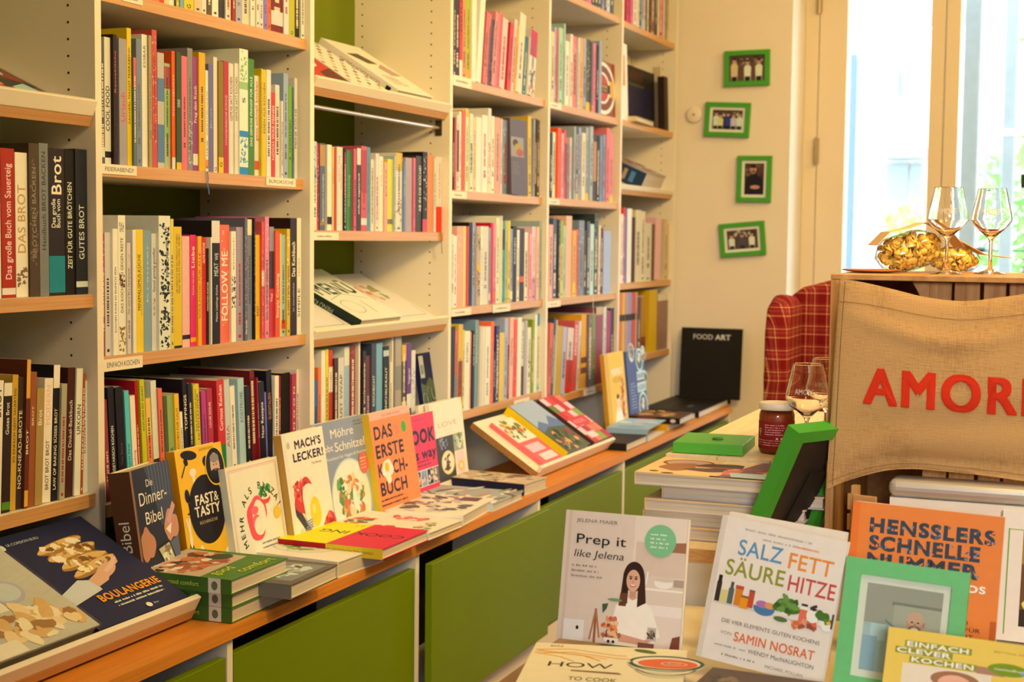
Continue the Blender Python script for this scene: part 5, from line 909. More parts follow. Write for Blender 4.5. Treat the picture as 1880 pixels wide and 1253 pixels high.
# ------------------------------------------------------------------ crate with jute bag
CX = .14; CTZ = at(1525, 503.5, 0, CX).z; cy0 = at(1524, 560, 0, CX).y; cy1 = -2.06; CD = .40
cr = thing('wooden_crate', 'stained wooden crate on its side with glasses and pasta on top', 'crate', (CX, cy0, TZ))
local(MB().box((CX, cy1, CTZ-.009), (CX+CD, cy0, CTZ)).build('top_board', M_WOODC, None, .001), cr)
local(MB().box((CX, cy0-.014, TZ+.0005), (CX+CD, cy0, CTZ-.0095)).build('side_board', M_WOODV, None, .001), cr)
local(MB().box((CX, cy1, TZ+.0005), (CX+CD, cy1+.014, CTZ-.0095)).build('side_board', M_WOODV, None, .001), cr)
local(MB().box((CX, cy1+.0145, TZ+.0005), (CX+CD, cy0-.0145, TZ+.012)).build('bottom_board', M_WOODC, None, .001), cr)
pz = [(1703, 1747), (1752, 1799), (1806, 1847), (1853, 1900), (1906, 1955)]
for a_, b_ in pz:
    xs = CX+.035; ya = at(a_, 540, 0, xs).y; yb_ = at(b_, 540, 0, xs).y
    if yb_ > cy1+.02: local(MB().box((xs, yb_, TZ+.0125), (xs+.010, ya, CTZ-.0098)).build('slat', M_WOODV, None, .0012), cr)
q_ = yb_
while q_-.058 > cy1+.02:
    local(MB().box((CX+.035, q_-.057, TZ+.0125), (CX+.045, q_-.007, CTZ-.0098)).build('slat', M_WOODV, None, .0012), cr); q_ -= .057
yk = at(1690, 540, 0, CX+.05).y
local(MB().box((CX+CD-.014, cy1+.0145, TZ+.0125), (CX+CD-.004, cy0-.0145, CTZ-.0098)).build('back_board', M_WOODC), cr)
local(MB().poly([(CX+.03, yk+.012, CTZ-.0098), (CX+.03, yk-.016, CTZ-.0098), (CX+.03, yk-.016, CTZ-.06)], (.02, 0, 0)).build('corner_post', M_WOODC), cr)
for px, py, l in ((1737, 504.4, 'wine glass standing on the crate in front of the pasta bag'), (1817, 504.2, 'right-hand wine glass on the crate against the window')):
    p = at(px, py, 2, CTZ); wine_glass(p.x, p.y, CTZ, l, .9)
M_PASTA = mat('dry_pasta', (.88, .62, .13), .55, .3, noise=.25, nscale=90)
M_KRAFT = mat('kraft_card', (.72, .52, .32), .7, .2, noise=.08, nscale=40)
M_CARDIN = mat('card_inside_brown', (.28, .08, .03), .6, .2, noise=.1)
def pasta_bag(label, c, ax, ln, r, n, seed, flap, tiltv):
    root = thing('pasta_bag', label, 'pasta bag', group='bags of pasta on the crate'); R = random.Random(seed)
    x = V(ax).normalized(); M = frame(c, x, V((0, 0, 1))); root.matrix_world = M
    mb = MB()
    for k in range(n):       # little ear-shaped shells
        while True:
            u, v, w_ = R.uniform(-1, 1), R.uniform(-1, 1), R.uniform(-1, 1)
            if .35 < u*u+v*v+w_*w_ < .96: break
        P = V((u*ln*.5, v*r, w_*r)); a = V((R.gauss(0, 1), R.gauss(0, 1), R.gauss(0, 1))).normalized(); b = a.orthogonal().normalized(); d = a.cross(b)
        rr = R.uniform(.006, .0085); k0 = len(mb.v)
        mb.v.append(tuple(P+a*rr*.55))
        for q, (rad, h) in enumerate(((.6, .35), (1, -.1), (.92, -.28))):
            for i in range(8): t = 6.283*i/8; mb.v.append(tuple(P+(b*math.cos(t)+d*math.sin(t)*.85)*rr*rad+a*rr*h))
        for i in range(8):
            j = (i+1) % 8; mb.f += [(k0, k0+1+i, k0+1+j), (k0+1+i, k0+9+i, k0+9+j, k0+1+j), (k0+9+i, k0+17+i, k0+17+j, k0+9+j)]
    o = mb.build('pasta', M_PASTA, root, smooth=True); o['kind'] = 'stuff'
    fb = MB(); N = 20; S = 10
    for j in range(S+1):
        t = j/S*2-1; rad = math.sqrt(max(0, 1-abs(t)**2.6))*1.12+.02
        for i in range(N): a = 6.283*i/N; wv = 1+.05*math.sin(5*a+j); fb.v.append((t*ln*.56, r*rad*math.cos(a)*wv, r*rad*math.sin(a)*wv))
    for j in range(S):
        for i in range(N): fb.f.append((j*N+i, j*N+(i+1) % N, (j+1)*N+(i+1) % N, (j+1)*N+i))
    fb.build('clear_wrap', M_FILM, root, smooth=True)
    lb = MB(); n_ = 8; th = .0012        # folded card lying over the pouch
    prof = flap
    for i, (px, pz_) in enumerate(prof):
        for y in (-r*1.15, r*1.05): lb.v += [(px, y, pz_), (px, y, pz_+th)]
    for i in range(len(prof)-1):
        b = i*4; lb.f += [(b, b+4, b+6, b+2), (b+1, b+3, b+7, b+5), (b, b+1, b+5, b+4), (b+2, b+6, b+7, b+3)]
    lb.f += [(0, 2, 3, 1), (len(prof)*4-4, len(prof)*4-3, len(prof)*4-1, len(prof)*4-2)]
    lo = lb.build('paper_card', M_KRAFT, root)
    return root
dr = (R2-FW*0).normalized(); dr.z = 0; dr.normalize()
c1 = atZ(1668, 470, 2.66); r1 = .034
pasta_bag('larger clear bag of yellow pasta shells left of the wine glasses', (c1.x, c1.y, CTZ+.038), dr+V((0, 0, .22)), .113, .031, 330, 3, [(-.062, .024), (-.035, .042), (.0, .0415), (.03, .046), (.05, .04), (.078, .012), (.09, -.012)], 0)
c2_ = atZ(1752, 482, 2.74)
pasta_bag('smaller pasta bag with kraft card behind the two wine glasses', (c2_.x, c2_.y, CTZ+.0235), dr+V((0, 0, -.05)), .09, .020, 170, 5, [(-.03, .034), (-.005, .037), (.02, .026), (.05, .012), (.10, .0085)], 0)
pl = at(1590, 497, 2, CTZ); 
tag(MB().lathe([(0, .001), (.035, .001), (.05, .004), (.052, .006), (.05, .006), (.034, .003), (0, .003)], (CX+.16, at(1590, 500, 0, CX+.16).y-.01, CTZ+.0003), 36).build('saucer', mat('terracotta_plate', (.55, .22, .09), .5), None, smooth=True), 'shallow reddish dish at the left corner of the crate', 'dish')
# jute bag hanging over the front of the crate
def jute():
    m = bpy.data.materials.new('jute_weave'); m.use_nodes = True; n, l = nodes(m); p = n['Principled BSDF']; p.inputs['Roughness'].default_value = .9; p.inputs['Specular IOR Level'].default_value = .1
    tc = n.new('ShaderNodeTexCoord'); hs = []
    for sc_ in ((60, 60, 620), (60, 620, 60)):
        mp = n.new('ShaderNodeMapping'); mp.inputs['Scale'].default_value = sc_; l.new(tc.outputs['Object'], mp.inputs[0])
        wv = n.new('ShaderNodeTexNoise'); wv.inputs['Scale'].default_value = 1; wv.inputs['Detail'].default_value = 1; l.new(mp.outputs[0], wv.inputs['Vector']); hs.append(wv)
    ad = n.new('ShaderNodeMath'); ad.operation = 'ADD'; l.new(hs[0].outputs['Fac'], ad.inputs[0]); l.new(hs[1].outputs['Fac'], ad.inputs[1])
    no = n.new('ShaderNodeTexNoise'); no.inputs['Scale'].default_value = 9; no.inputs['Detail'].default_value = 5; l.new(tc.outputs['Object'], no.inputs['Vector'])
    ad2 = n.new('ShaderNodeMath'); ad2.operation = 'MULTIPLY_ADD'; ad2.inputs[1].default_value = .5; l.new(ad.outputs[0], ad2.inputs[0]); l.new(no.outputs['Fac'], ad2.inputs[2])
    cr_ = n.new('ShaderNodeValToRGB'); e = cr_.color_ramp.elements; e[0].position = .70; e[0].color = (.40, .235, .10, 1); e[1].position = 1.0; e[1].color = (.54, .34, .15, 1)
    l.new(ad2.outputs[0], cr_.inputs[0]); l.new(cr_.outputs[0], p.inputs['Base Color'])
    b = n.new('ShaderNodeBump'); b.inputs['Strength'].default_value = .5; b.inputs['Distance'].default_value = .0015; l.new(ad.outputs[0], b.inputs['Height']); l.new(b.outputs[0], p.inputs['Normal'])
    return m
M_JUTE = jute(); BX = CX-.045
top = [(1541, 512), (1570, 516), (1605, 523), (1650, 534), (1690, 544), (1735, 551), (1780, 553), (1830, 547), (1880, 540), (1940, 526), (2010, 512)]
bot = [(1516, 900), (1548, 886), (1590, 873), (1632, 864), (1680, 862), (1730, 866), (1780, 871), (1830, 877), (1880, 884), (1940, 892), (2010, 905)]
def interp(L, t):
    k = t*(len(L)-1); i = min(int(k), len(L)-2); q = k-i
    # smooth cubic interpolation
    P = [L[max(0, min(len(L)-1, i+d))] for d in (-1, 0, 1, 2)]
    f = lambda a, b, c, d: .5*((2*b)+(c-a)*q+(2*a-5*b+4*c-d)*q*q+(3*b-a-3*c+d)*q**3)
    return tuple(f(*[p_[j] for p_ in P]) for j in (0, 1))
TP = [at(*p_, 0, BX) for p_ in top]; BP = [at(*p_, 0, BX) for p_ in bot]
TP2 = [(v.y, v.z) for v in TP]; BP2 = [(v.y, v.z) for v in BP]
def bagp(s, t, side=0):
    (ya, za), (yb_, zb_) = interp(TP2, s), interp(BP2, s)
    y = ya+(yb_-ya)*t; z = za+(zb_-za)*t
    bul = .020*math.sin(math.pi*min(1, max(0, s)))**.7*math.sin(math.pi*min(1, max(0, t)))**.6
    wr = .004*math.sin(9*s+5*t)*math.sin(math.pi*t)+.0035*math.sin(23*t+3*s)*t*t*math.sin(math.pi*s)+.005*math.exp(-((t-.14-.10*math.sin(math.pi*s))/.05)**2)*math.sin(math.pi*s)-.006*math.exp(-((t-.93)/.03)**2)*math.sin(math.pi*s)
    x = BX-(bul+wr if side == 0 else -bul*.35-.001)
    return (x, y, z)
NS, NT = 60, 44; mb = MB()
for side in (0, 1):
    for j in range(NT+1):
        for i in range(NS+1): mb.v.append(bagp(i/NS, j/NT, side))
    o_ = side*(NT+1)*(NS+1)
    for j in range(NT):
        for i in range(NS):
            q = o_+j*(NS+1)+i; f_ = (q, q+NS+1, q+NS+2, q+1); mb.f.append(f_ if side == 0 else f_[::-1])
n1 = (NT+1)*(NS+1)
for j in range(NT):
    for i in (0, NS): q = j*(NS+1)+i; mb.f.append((q, q+n1, q+n1+NS+1, q+NS+1))
for i in range(NS): q = NT*(NS+1)+i; mb.f.append((q, q+1, q+1+n1, q+n1))
bag = thing('jute_bag', 'big natural jute bag with red AMORE lettering hung on the crate', 'bag', (BX, TP[0].y, BP[0].z))
local(mb.build('cloth', M_JUTE, None, smooth=True), bag)
sm = MB()                        # stitched hem lines along the sides, top and bottom
def strip(f, n=40):
    k = len(sm.v)
    for i in range(n+1):
        (s1, t1), (s2, t2) = f(i/n); a_ = bagp(s1, t1); b_ = bagp(s2, t2)
        sm.v += [(a_[0]-.0012, a_[1], a_[2]), (b_[0]-.0012, b_[1], b_[2])]
    sm.f.extend([(k+2*i, k+2*i+1, k+2*i+3, k+2*i+2) for i in range(n)])
strip(lambda q: ((.045, q*.98+.01), (.049, q*.98+.01))); strip(lambda q: ((.02+q*.96, .105), (.02+q*.96, .108))); strip(lambda q: ((.02+q*.96, .965), (.02+q*.96, .968)))
local(sm.build('seam_stitching', mat('jute_thread', (.22, .12, .05), .9, .1)), bag)
vs, fs, Lw = text2d('AMORE', 0, .085); lt = MB()
# lettering: measured letter corners A lower-left (1588,741) .. R lower-right (1866,762), cap height about 62 px
def invbag(px, py):
    best = at(px, py, 0, BX-.02); return best.y, best.z
y0_, z0_ = invbag(1586, 741); y1_, z1_ = invbag(1864, 763); yh, zh = invbag(1612, 679)
wr4 = text2d('AMOR', 0, .085)[2]-.12; ux = V((y1_-y0_, z1_-z0_))/wr4; uy = V((0, 1))*(zh-z0_)
(ya0, za0) = TP2[0]
def surf_x(y, z):
    s = .5
    for _ in range(12):
        t = .5
        ya, za = interp(TP2, s); yb_, zb_ = interp(BP2, s); t = (z-za)/(zb_-za); yy = ya+(yb_-ya)*t
        s += (y-yy)/(TP2[-1][0]-TP2[0][0])
    return bagp(s, t)[0]
for n_, (dx, dy) in enumerate(((0, 0), (-.06, -.03), (.06, -.03), (-.06, .03), (.06, .03), (-.03, 0), (.03, 0))):
    k = len(lt.v)
    for x, y in vs:
        P = V((y0_, z0_))+ux*(x+dx)+uy*(y+dy); lt.v.append((surf_x(P.x, P.y)-.0016-.0002*n_, P.x, P.y))
    lt.f += [tuple(i+k for i in f) for f in fs]
local(lt.build('lettering', mat('red_print_on_jute', (.62, .035, .012), .8, .15, noise=.15, nscale=300)), bag)
# ------------------------------------------------------------------ green frame seen from behind
def pframe(name, label, M, W, H, bw, T, m, art=None, mw=.0, white='dcc6a8', back=False, group=None, glass=False):
    root = thing(name, label, 'picture frame', group=group); root.matrix_world = M
    mb = MB()
    for quad in (((0, 0), (W, 0), (W-bw, bw), (bw, bw)), ((W, 0), (W, H), (W-bw, H-bw), (W-bw, bw)), ((W, H), (0, H), (bw, H-bw), (W-bw, H-bw)), ((0, H), (0, 0), (bw, bw), (bw, H-bw))):
        mb.poly([(u, 0, v) for u, v in quad], (0, T, 0))
    mb.build('frame', m, root)
    if back:
        MB().box((bw-.002, T*.55, bw-.002), (W-bw+.002, T*.62, H-bw+.002)).build('backing_board', M_DARKBACK, root)
    else:
        ink = Ink(); ink.box((bw-.002, T*.35, bw-.002), (W-bw+.002, T*.9, H-bw+.002), alb('e8d4b0', white))
        iw, ih = W-2*bw, H-2*bw
        if art:
            s0 = Sheet(ink, iw-2*mw, ih-2*mw, lambda u, v, e: (bw+mw+u, T*.35-e, bw+mw+v), white); art(s0)
        ink.build('photo', root)
        if glass: MB().box((bw-.001, T*.12, bw-.001), (W-bw+.001, T*.16, H-bw+.001)).build('glass', M_PANE, root)
    return root
# back of a leaning frame: its plane faces away from the camera
tl = atZ(1467, 796, 2.36); xd = (_F*.62+_R*.78).normalized(); zd = (V((0, 0, 1))*.9+(_R*.62-_F*.78)*.44).normalized(); Hf = (tl.z-TZ-.0015)/zd.z
yd = zd.cross(xd); o_ = tl-zd*Hf
fM = Matrix(((xd.x, yd.x, zd.x, o_.x), (xd.y, yd.y, zd.y, o_.y), (xd.z, yd.z, zd.z, o_.z), (0, 0, 0, 1)))
gf = pframe('picture_frame', 'green picture frame seen from behind, leaning between bicycle books and jute bag', fM, .165, Hf, .021, .026, M_FRAMEG, back=True)
kb = fM.inverted()
MB().poly([(.07, .004, .02), (.135, .004, .02), (.12, .004, .15), (.085, .004, .15)], (0, .003, 0)).build('easel_strut', mat('dark_strut', (.02, .016, .012), .6), gf)
# ------------------------------------------------------------------ cookbooks on the display step
TW = 'e0cdb2'
def a_prep(s):
    s.rect(0, 0, 1, 1, 'd0b79c'); s.rect(.03, 0, .055, 1, 'c8ac90'); s.rect(.58, .62, 1, 1, 'd8c0a4'); s.rect(.6, .55, 1, .8, 'ccb094'); s.put([(.76, .80), (1, .82), (1, .74), (.86, .74)], '9a6848'); s.rect(.70, .44, 1, .455, 'e4d2ba'); s.ell(.84, .50, .075, .04, 'e0cfb8'); s.ell(.84, .525, .075, .015, 'c8b498'); s.rect(.92, .48, 1, .535, 'a89078'); s.rect(.72, .25, 1, .33, 'dcc8b0'); s.rect(.72, .0, 1, .25, 'd4bca4'); s.line([(.71, .58), (.70, .48)], .012, 'e0cfb8')
    s.rect(.3, .0, .32, .26, '9a5c38'); s.line([(.27, .02), (.31, .26), (.35, .04)], .014, 'a8704a'); s.rect(.05, .0, .22, .16, 'dccab4'); s.ell(.165, .1, .012, .015, '2a2420')
    # woman in a white top holding bowls
    s.put([(.46, .0), (.44, .14), (.47, .3), (.54, .375), (.67, .375), (.76, .3), (.80, .14), (.80, 0)], 'e6d8c4'); s.put([(.70, .3), (.76, .3), (.84, .1), (.78, .06), (.68, .16)], 'e2d2bc')
    s.ell(.60, .53, .085, .115, '3a2218', n=36); s.put([(.515, .56), (.50, .34), (.56, .32), (.56, .5)], '3a2218'); s.put([(.685, .56), (.71, .34), (.64, .30), (.64, .5)], '40261a'); s.put([(.50, .4), (.49, .3), (.55, .3), (.56, .4)], '6a3e28')
    s.rect(.575, .36, .625, .44, 'c08a68'); s.put([(.56, .375), (.60, .35), (.645, .375)], 'c8936e'); s.ell(.597, .50, .055, .083, 'd09c78', n=32); s.ell(.576, .515, .012, .007, '33201a'); s.ell(.618, .515, .012, .007, '33201a'); s.ell(.576, .53, .016, .004, '4a2c20'); s.ell(.618, .53, .016, .004, '4a2c20'); s.ell(.597, .49, .008, .013, 'c08a68'); s.ell(.597, .462, .024, .011, 'a85848'); s.ell(.597, .465, .02, .006, 'f0e4d4'); s.put([(.545, .57), (.597, .61), (.65, .57), (.60, .585)], '3a2218')
    s.put([(.47, .07), (.52, .09), (.72, .06), (.78, .1), (.8, .08), (.72, .02), (.5, .03)], 'c89070'); s.ell(.46, .16, .035, .05, 'b8704c', wob=.2); s.blobs(.43, .15, .06, .06, 18, ['c85a34', 'd88a50', '8a4a2c', 'e0b080'], .025, 3); s.ell(.45, .07, .09, .03, 'b89878'); s.blobs(.45, .07, .07, .03, 16, ['a85c38', 'd8a878', '7a4428'], .022, 5); s.rect(.39, .02, .51, .05, 'dccbb4'); s.ell(.43, .022, .012, .012, '2a2018'); s.ell(.47, .022, .012, .012, '2a2018'); s.rect(.74, .06, .81, .16, 'b8a48c'); s.blobs(.775, .1, .03, .04, 10, ['4a3a2c', '6a6048', '8a7860'], .02, 7); s.rect(.67, .0, .80, .04, '7a5040'); s.put([(.92, .0), (1, .0), (1, .12), (.94, .1)], '7a4430')
    s.ell(.46, .34, .06, .012, '7a8a5c', 0); s.put([(.36, .3), (.41, .31), (.40, .27), (.37, .23)], '4a5a3c')
    s.ell(.795, .82, .125, .125*s.W/s.H, '7cae78', n=48); s.lines(.715, .86, .88, 4, .032, 'dce8cc', .4, 3)
    s.text('JELENA MAIER', .10, .915, .026, '6a5848', wd=.34); s.text('Prep it', .10, .75, .072, '2a2620', wd=.42, bold=.005); s.text('like Jelena', .09, .645, .056, '3a342c', wd=.42, ital=.18); s.lines(.085, .57, .36, 3, .04, '8a7866', .42, 4)
PT = atZ(1040, 936, 2.27)
def standz(label, TL, Z, W, T, art, cover, base=SZ, lean=12, roll=0, yaw=0, **k):
    p = atZ(*TL, Z); r = math.radians(lean); H = (p.z-base-.0008)/math.cos(r)/math.cos(math.radians(roll))-T*math.sin(r)-W*abs(math.sin(math.radians(roll)))*.98
    return stand(label, TL, Z, W, H, T, art, cover, lean=lean, roll=roll, yaw=yaw, P=p, **k)
standz('cookbook with smiling dark-haired woman in white top holding bowls', (1040, 936), 2.30, .196, .018, a_prep, 'd0b79c', lean=11, white=TW, spine='c8b094', group='cookbooks on the display step')
def a_salz(s):
    s.rect(0, 0, .045, 1, 'ccb89c')
    for i, ch in enumerate((('SALZ', .17, .755, .36, '5f8698'), ('FETT', .57, .74, .36, 'd8812e'), ('SÄURE', .10, .605, .48, '8a8626'), ('HITZE', .60, .59, .38, 'b8453a'))):
        s.text(ch[0], ch[1], ch[2], .105, ch[4], wd=ch[3], bold=.012)
    s.lines(.2, .93, .92, 1, .03, 'a89480', .5, 1); s.lines(.35, .885, .75, 1, .03, 'a89480', .5, 2); s.lines(.62, .885, .85, 1, .03, 'd88a50', .5, 3)
    s.rect(.045, .395, 1, .40, 'bca890')
    X = lambda u, v0, w_, h, c: s.rect(u, v0, u+w_, v0+h, c)
    X(.06, .405, .04, .14, '3a2c20'); X(.065, .54, .03, .05, '2a2018'); X(.105, .405, .05, .09, 'c8b468'); X(.11, .495, .03, .03, 'd8c8a0'); X(.16, .405, .045, .11, '5a6050'); X(.17, .51, .025, .05, '4a5044'); X(.215, .405, .06, .12, 'c8781c'); X(.212, .52, .066, .025, 'b84a34'); X(.265, .395, .07, .075, 'd88a1c'); X(.265, .47, .07, .015, '8a5a28'); X(.325, .41, .045, .11, 'b84a2c'); X(.325, .52, .045, .015, '6a5a4a')
    s.ell(.46, .43, .085, .05, '4a7288', a0=180, a1=360); s.rect(.375, .43, .545, .44, '4a7288'); s.ell(.44, .455, .05, .025, 'a86a90'); s.ell(.5, .455, .04, .022, 'd08a50'); s.rect(.58, .415, .68, .45, 'dccbb0'); s.ell(.63, .48, .09, .06, '4a6a24', wob=.3, seed=3); s.blobs(.63, .49, .08, .05, 30, ['5a7a2c', '3a5a1c', '6a8a3c'], .03, 4); s.ell(.60, .385, .055, .018, '5a6a34')
    X(.735, .40, .06, .09, 'd0684c'); X(.735, .485, .06, .02, 'e0ccb0'); s.rect(.74, .51, .79, .525, '2a2420'); s.blobs(.78, .385, .10, .02, 16, ['c8683c', '8a4a38', 'd88a5c', 'a8502c'], .03, 5); s.ell(.84, .46, .05, .05, 'dccfb8'); s.blobs(.845, .515, .03, .015, 8, ['3a3028'], .014, 6); s.ell(.91, .47, .05, .04, '4a6a24', wob=.3, seed=7); s.rect(.89, .405, .93, .44, 'dccbb0'); s.ell(.955, .41, .04, .035, 'dccfb8'); s.blobs(.955, .44, .03, .01, 8, ['5a7a2c', 'd8a030'], .02, 8); X(.985, .40, .015, .1, '4a3a30')
    s.text('DIE VIER ELEMENTE GUTEN KOCHENS', .15, .275, .026, '5a4c40', wd=.78); s.text('VON', .16, .195, .022, '8a7868', wd=.09); s.text('SAMIN NOSRAT', .27, .165, .062, 'd0642c', wd=.64, bold=.012); s.text('WENDY MacNAUGHTON', .40, .105, .028, '6a5a4c', wd=.52); s.line([(.13, .115), (.2, .115)], .006, '8a7868'); s.line([(.33, .115), (.38, .115)], .006, '8a7868'); s.lines(.21, .11, .33, 1, .03, 'a09080', .5, 3); s.lines(.2, .05, .5, 1, .03, '8a7868', .5, 5); s.text('MICHAEL POLLAN', .55, .035, .022, '8a7868', wd=.3)
standz('second white cookbook peeking out behind the spice-shelf cover', (1340, 940), 2.24, .178, .018, None, 'd8c4a8', lean=9, roll=5.5, white=TW, group='cookbooks on the display step')
standz('white cookbook with multicoloured hand-drawn title and row of spices', (1327, 946), 2.12, .182, .02, a_salz, 'd9c6ab', lean=10, roll=7.5, white=TW, group='cookbooks on the display step')
def a_hens(s):
    s.rect(0, 0, .05, 1, 'd8702c')
    for t, v, u, w_ in (('HENSSLERS', .805, .12, .84), ('SCHNELLE', .685, .13, .74), ('NUMMER', .565, .12, .74)):
        s.text(t, u, v, .09, '3c4248', wd=w_, bold=.045)
        R = random.Random(int(v*100))
        for k in range(26): s.ell(u+R.random()*w_, v+.085*R.random(), .012, .008, R.choice(['e0783c', '5a6468', '7a8488']), R.uniform(0, 90), 7, wob=.4, seed=k, step=.3)
    s.text('FEIERABENDS', .30, .475, .045, 'ecdcc0', wd=.62, bold=.04); s.text('ÜBER 100', .6, .255, .026, '4a2c1c', wd=.22); s.text('REZEPTE FÜR', .56, .21, .026, '4a2c1c', wd=.34); s.text('JEDE ZEIT', .6, .165, .026, '4a2c1c', wd=.26); s.rect(.96, .0, 1, .3, 'b85a24')
standz('orange cookbook with dark speckled block-letter title behind the mint frame', (1567, 920), 2.24, .215, .022, a_hens, 'e0783c', 'e0783c', lean=8, roll=1.5, white=TW, group='cookbooks on the display step') if 0 else standz('orange cookbook with dark speckled block-letter title behind the mint frame', (1567, 920), 2.24, .220, .022, a_hens, 'd87c38', lean=8, roll=2, white=TW, spine='d8702c', group='cookbooks on the display step')
def a_wb(s): s.rect(.06, .86, .5, .866, '8a9a38'); s.rect(.16, .12, 1, .86, '6a4a28'); s.rect(.16, .6, 1, .84, '9a7a28'); s.ell(.5, .5, .25, .14, '4a2a1c'); s.put([(.2, .35), (.5, .42), (.9, .32), (.6, .22)], 'd8b030'); s.rect(.16, .12, 1, .25, '3a2818'); s.blobs(.4, .28, .2, .06, 12, ['b88a30', 'e0c060'], .06, 2); s.rect(.05, .05, .06, .87, '7a9a38')
standz('white cookbook with brown photo standing at the right picture edge', (1842, 938), 2.30, .20, .018, a_wb, 'dccab0', lean=8, roll=1, white=TW, group='cookbooks on the display step')
# mint frame with a man's portrait
def a_man(s):
    s.rect(0, 0, 1, 1, 'a89a80'); s.rect(0, .0, .4, .55, 'b0b4a4'); s.rect(.35, .78, 1, .82, '8a8068'); s.rect(.38, .5, 1, .79, 'b4a688'); s.rect(.1, .36, .3, .55, 'c0c8b8'); s.line([(.28, .6), (.45, .5)], .02, '6a8078'); s.rect(0, 0, .2, .4, '98a8a4')
    s.put([(.52, .3), (.58, .44), (.68, .47), (.82, .47), (.95, .4), (1, .3), (1, 0), (.52, 0)], '2c3438'); s.rect(.66, .44, .78, .54, 'b88460'); s.ell(.67, .60, .115, .13, 'c8926c', n=36); s.ell(.67, .66, .11, .08, 'd4a07c', n=30); s.ell(.67, .53, .09, .055, '8a6450'); s.ell(.63, .62, .02, .008, '3a2820'); s.ell(.71, .62, .02, .008, '3a2820'); s.ell(.67, .585, .018, .025, 'b87c5c'); s.ell(.67, .545, .045, .016, 'f0e4d4'); s.ell(.785, .6, .015, .03, 'b88060')
r_ = math.radians(13); pm = atZ(1555, 1021, 2.05); Hm = (pm.z-SZ-.001)/math.cos(r_)-.006
Mm = stand('', None, None, 0, Hm, 0, 'M', '', lean=13, roll=3, P=pm)
pframe('picture_frame', 'mint green frame with portrait photo of a bald smiling man', Mm, .166, Hm, .022, .014, M_MINT, a_man, .010, TW, glass=True)
def a_ein(s):
    s.rect(0, 0, 1, 1, 'd8b450'); s.rect(.12, .0, .7, .62, 'd8c2a0')
    for t, u, v, w_ in (('EINFACH', .13, .815, .42), ('CLEVER', .07, .735, .36), ('KOCHEN', .17, .645, .42)):
        s.rect(u-.01, v-.012, u+w_+.01, v+.062, '8a8a1c'); s.text(t, u, v, .052, 'ecdcb8', wd=w_, bold=.03)
    s.rect(.6, .62, .78, .70, 'a87a5c'); s.ell(.80, .70, .13, .07, '7a8a08', n=36); s.ell(.93, .685, .05, .035, '6a94a8'); s.text('vitalstoffreich', .71, .69, .022, 'e8e8c0', wd=.22); s.text('BETTINA FREITAG', .70, .875, .02, '9a7a38', wd=.3); s.ell(.47, .5, .16, .1, '9a6a44'); s.ell(.47, .46, .11, .1, 'd8a07c')
standz('yellow cookbook with green-boxed title in the lower right corner', (1632, 1151), 1.93, .190, .02, a_ein, 'd8b450', lean=24, roll=2, white=TW, spine='d0a840', group='cookbooks on the display step')
# books lying in front
def a_how(s):
    for k, pts in enumerate((((.02, .86), (.25, .90), (.55, .82), (.62, .82)), ((.03, .82), (.3, .80), (.5, .74)), ((.05, .78), (.25, .84), (.58, .76), (.64, .77)), ((.02, .8), (.2, .74), (.3, .66)), ((.04, .85), (.35, .78), (.46, .70)))): s.line(list(pts), .014, ('e89838', 'eca850')[k % 2])
    s.text('HOW', .13, .56, .085, '4a3c2c', wd=.42); s.put([(.05, .52), (.6, .50), (.62, .47), (.3, .49), (.3, .51)], '8a6040'); s.text('TO COOK', .3, .33, .06, '4a3c2c', wd=.3); s.text('2022', .1, .93, .03, '6a5a44', wd=.09)
    s.ell(.73, .93, .08, .03, '5a6a2c', -22)
    s.ell(.88, .73, .24, .13, '3c5640', n=48); s.ell(.88, .725, .215, .11, 'e8d4ac', n=48); s.ell(.89, .71, .19, .088, 'e06a38', n=44); s.ring(.93, .71, .08, .035, .012, 'f0b48c'); s.ring(.93, .71, .04, .018, .01, 'f0b48c')
    s.ring(.88, .72, .235, .2, .02, 'e8d4ac', 180, 360); s.ring(.88, .72, .235, .17, .016, '3c5640', 190, 360); s.ring(.88, .72, .22, .26, .012, '3c5640', 215, 330)
tl_ = at(985, 1180, 2, SZ+.032); tr_ = at(1262, 1195, 2, SZ+.032); xx = (tr_-tl_).normalized(); zz = V((-xx.y, xx.x, 0)); Wh = (tr_-tl_).length
book('cookbook', 'cream book with HOW lettering and soup bowl drawing, lying in the foreground', frame(tl_-zz*.26, xx, zz), Wh, .26, .031, 'e8cfa0', 'e8cfa0', a_how, None, TW)
def a_tom(s): s.rect(0, 0, 1, 1, '6a5442'); s.ell(.35, .62, .16, .12, 'c8402c'); s.ell(.34, .66, .05, .03, 'e8a090'); s.ell(.65, .64, .12, .08, '4a3c24'); s.ell(.7, .7, .1, .05, 'c85a3c'); s.blobs(.2, .8, .14, .06, 16, ['8a7450', '5a4a34'], .04, 2)
tl_ = at(1309, 1226, 2, SZ+.026); tr_ = at(1530, 1256, 2, SZ+.026); xx = (tr_-tl_).normalized(); zz = V((-xx.y, xx.x, 0))
book('cookbook', 'dark taupe cookbook with tomatoes lying at the bottom picture edge', frame(tl_-zz*.25, xx, zz), (tr_-tl_).length, .25, .024, '6a5442', '6a5442', a_tom, None, TW)
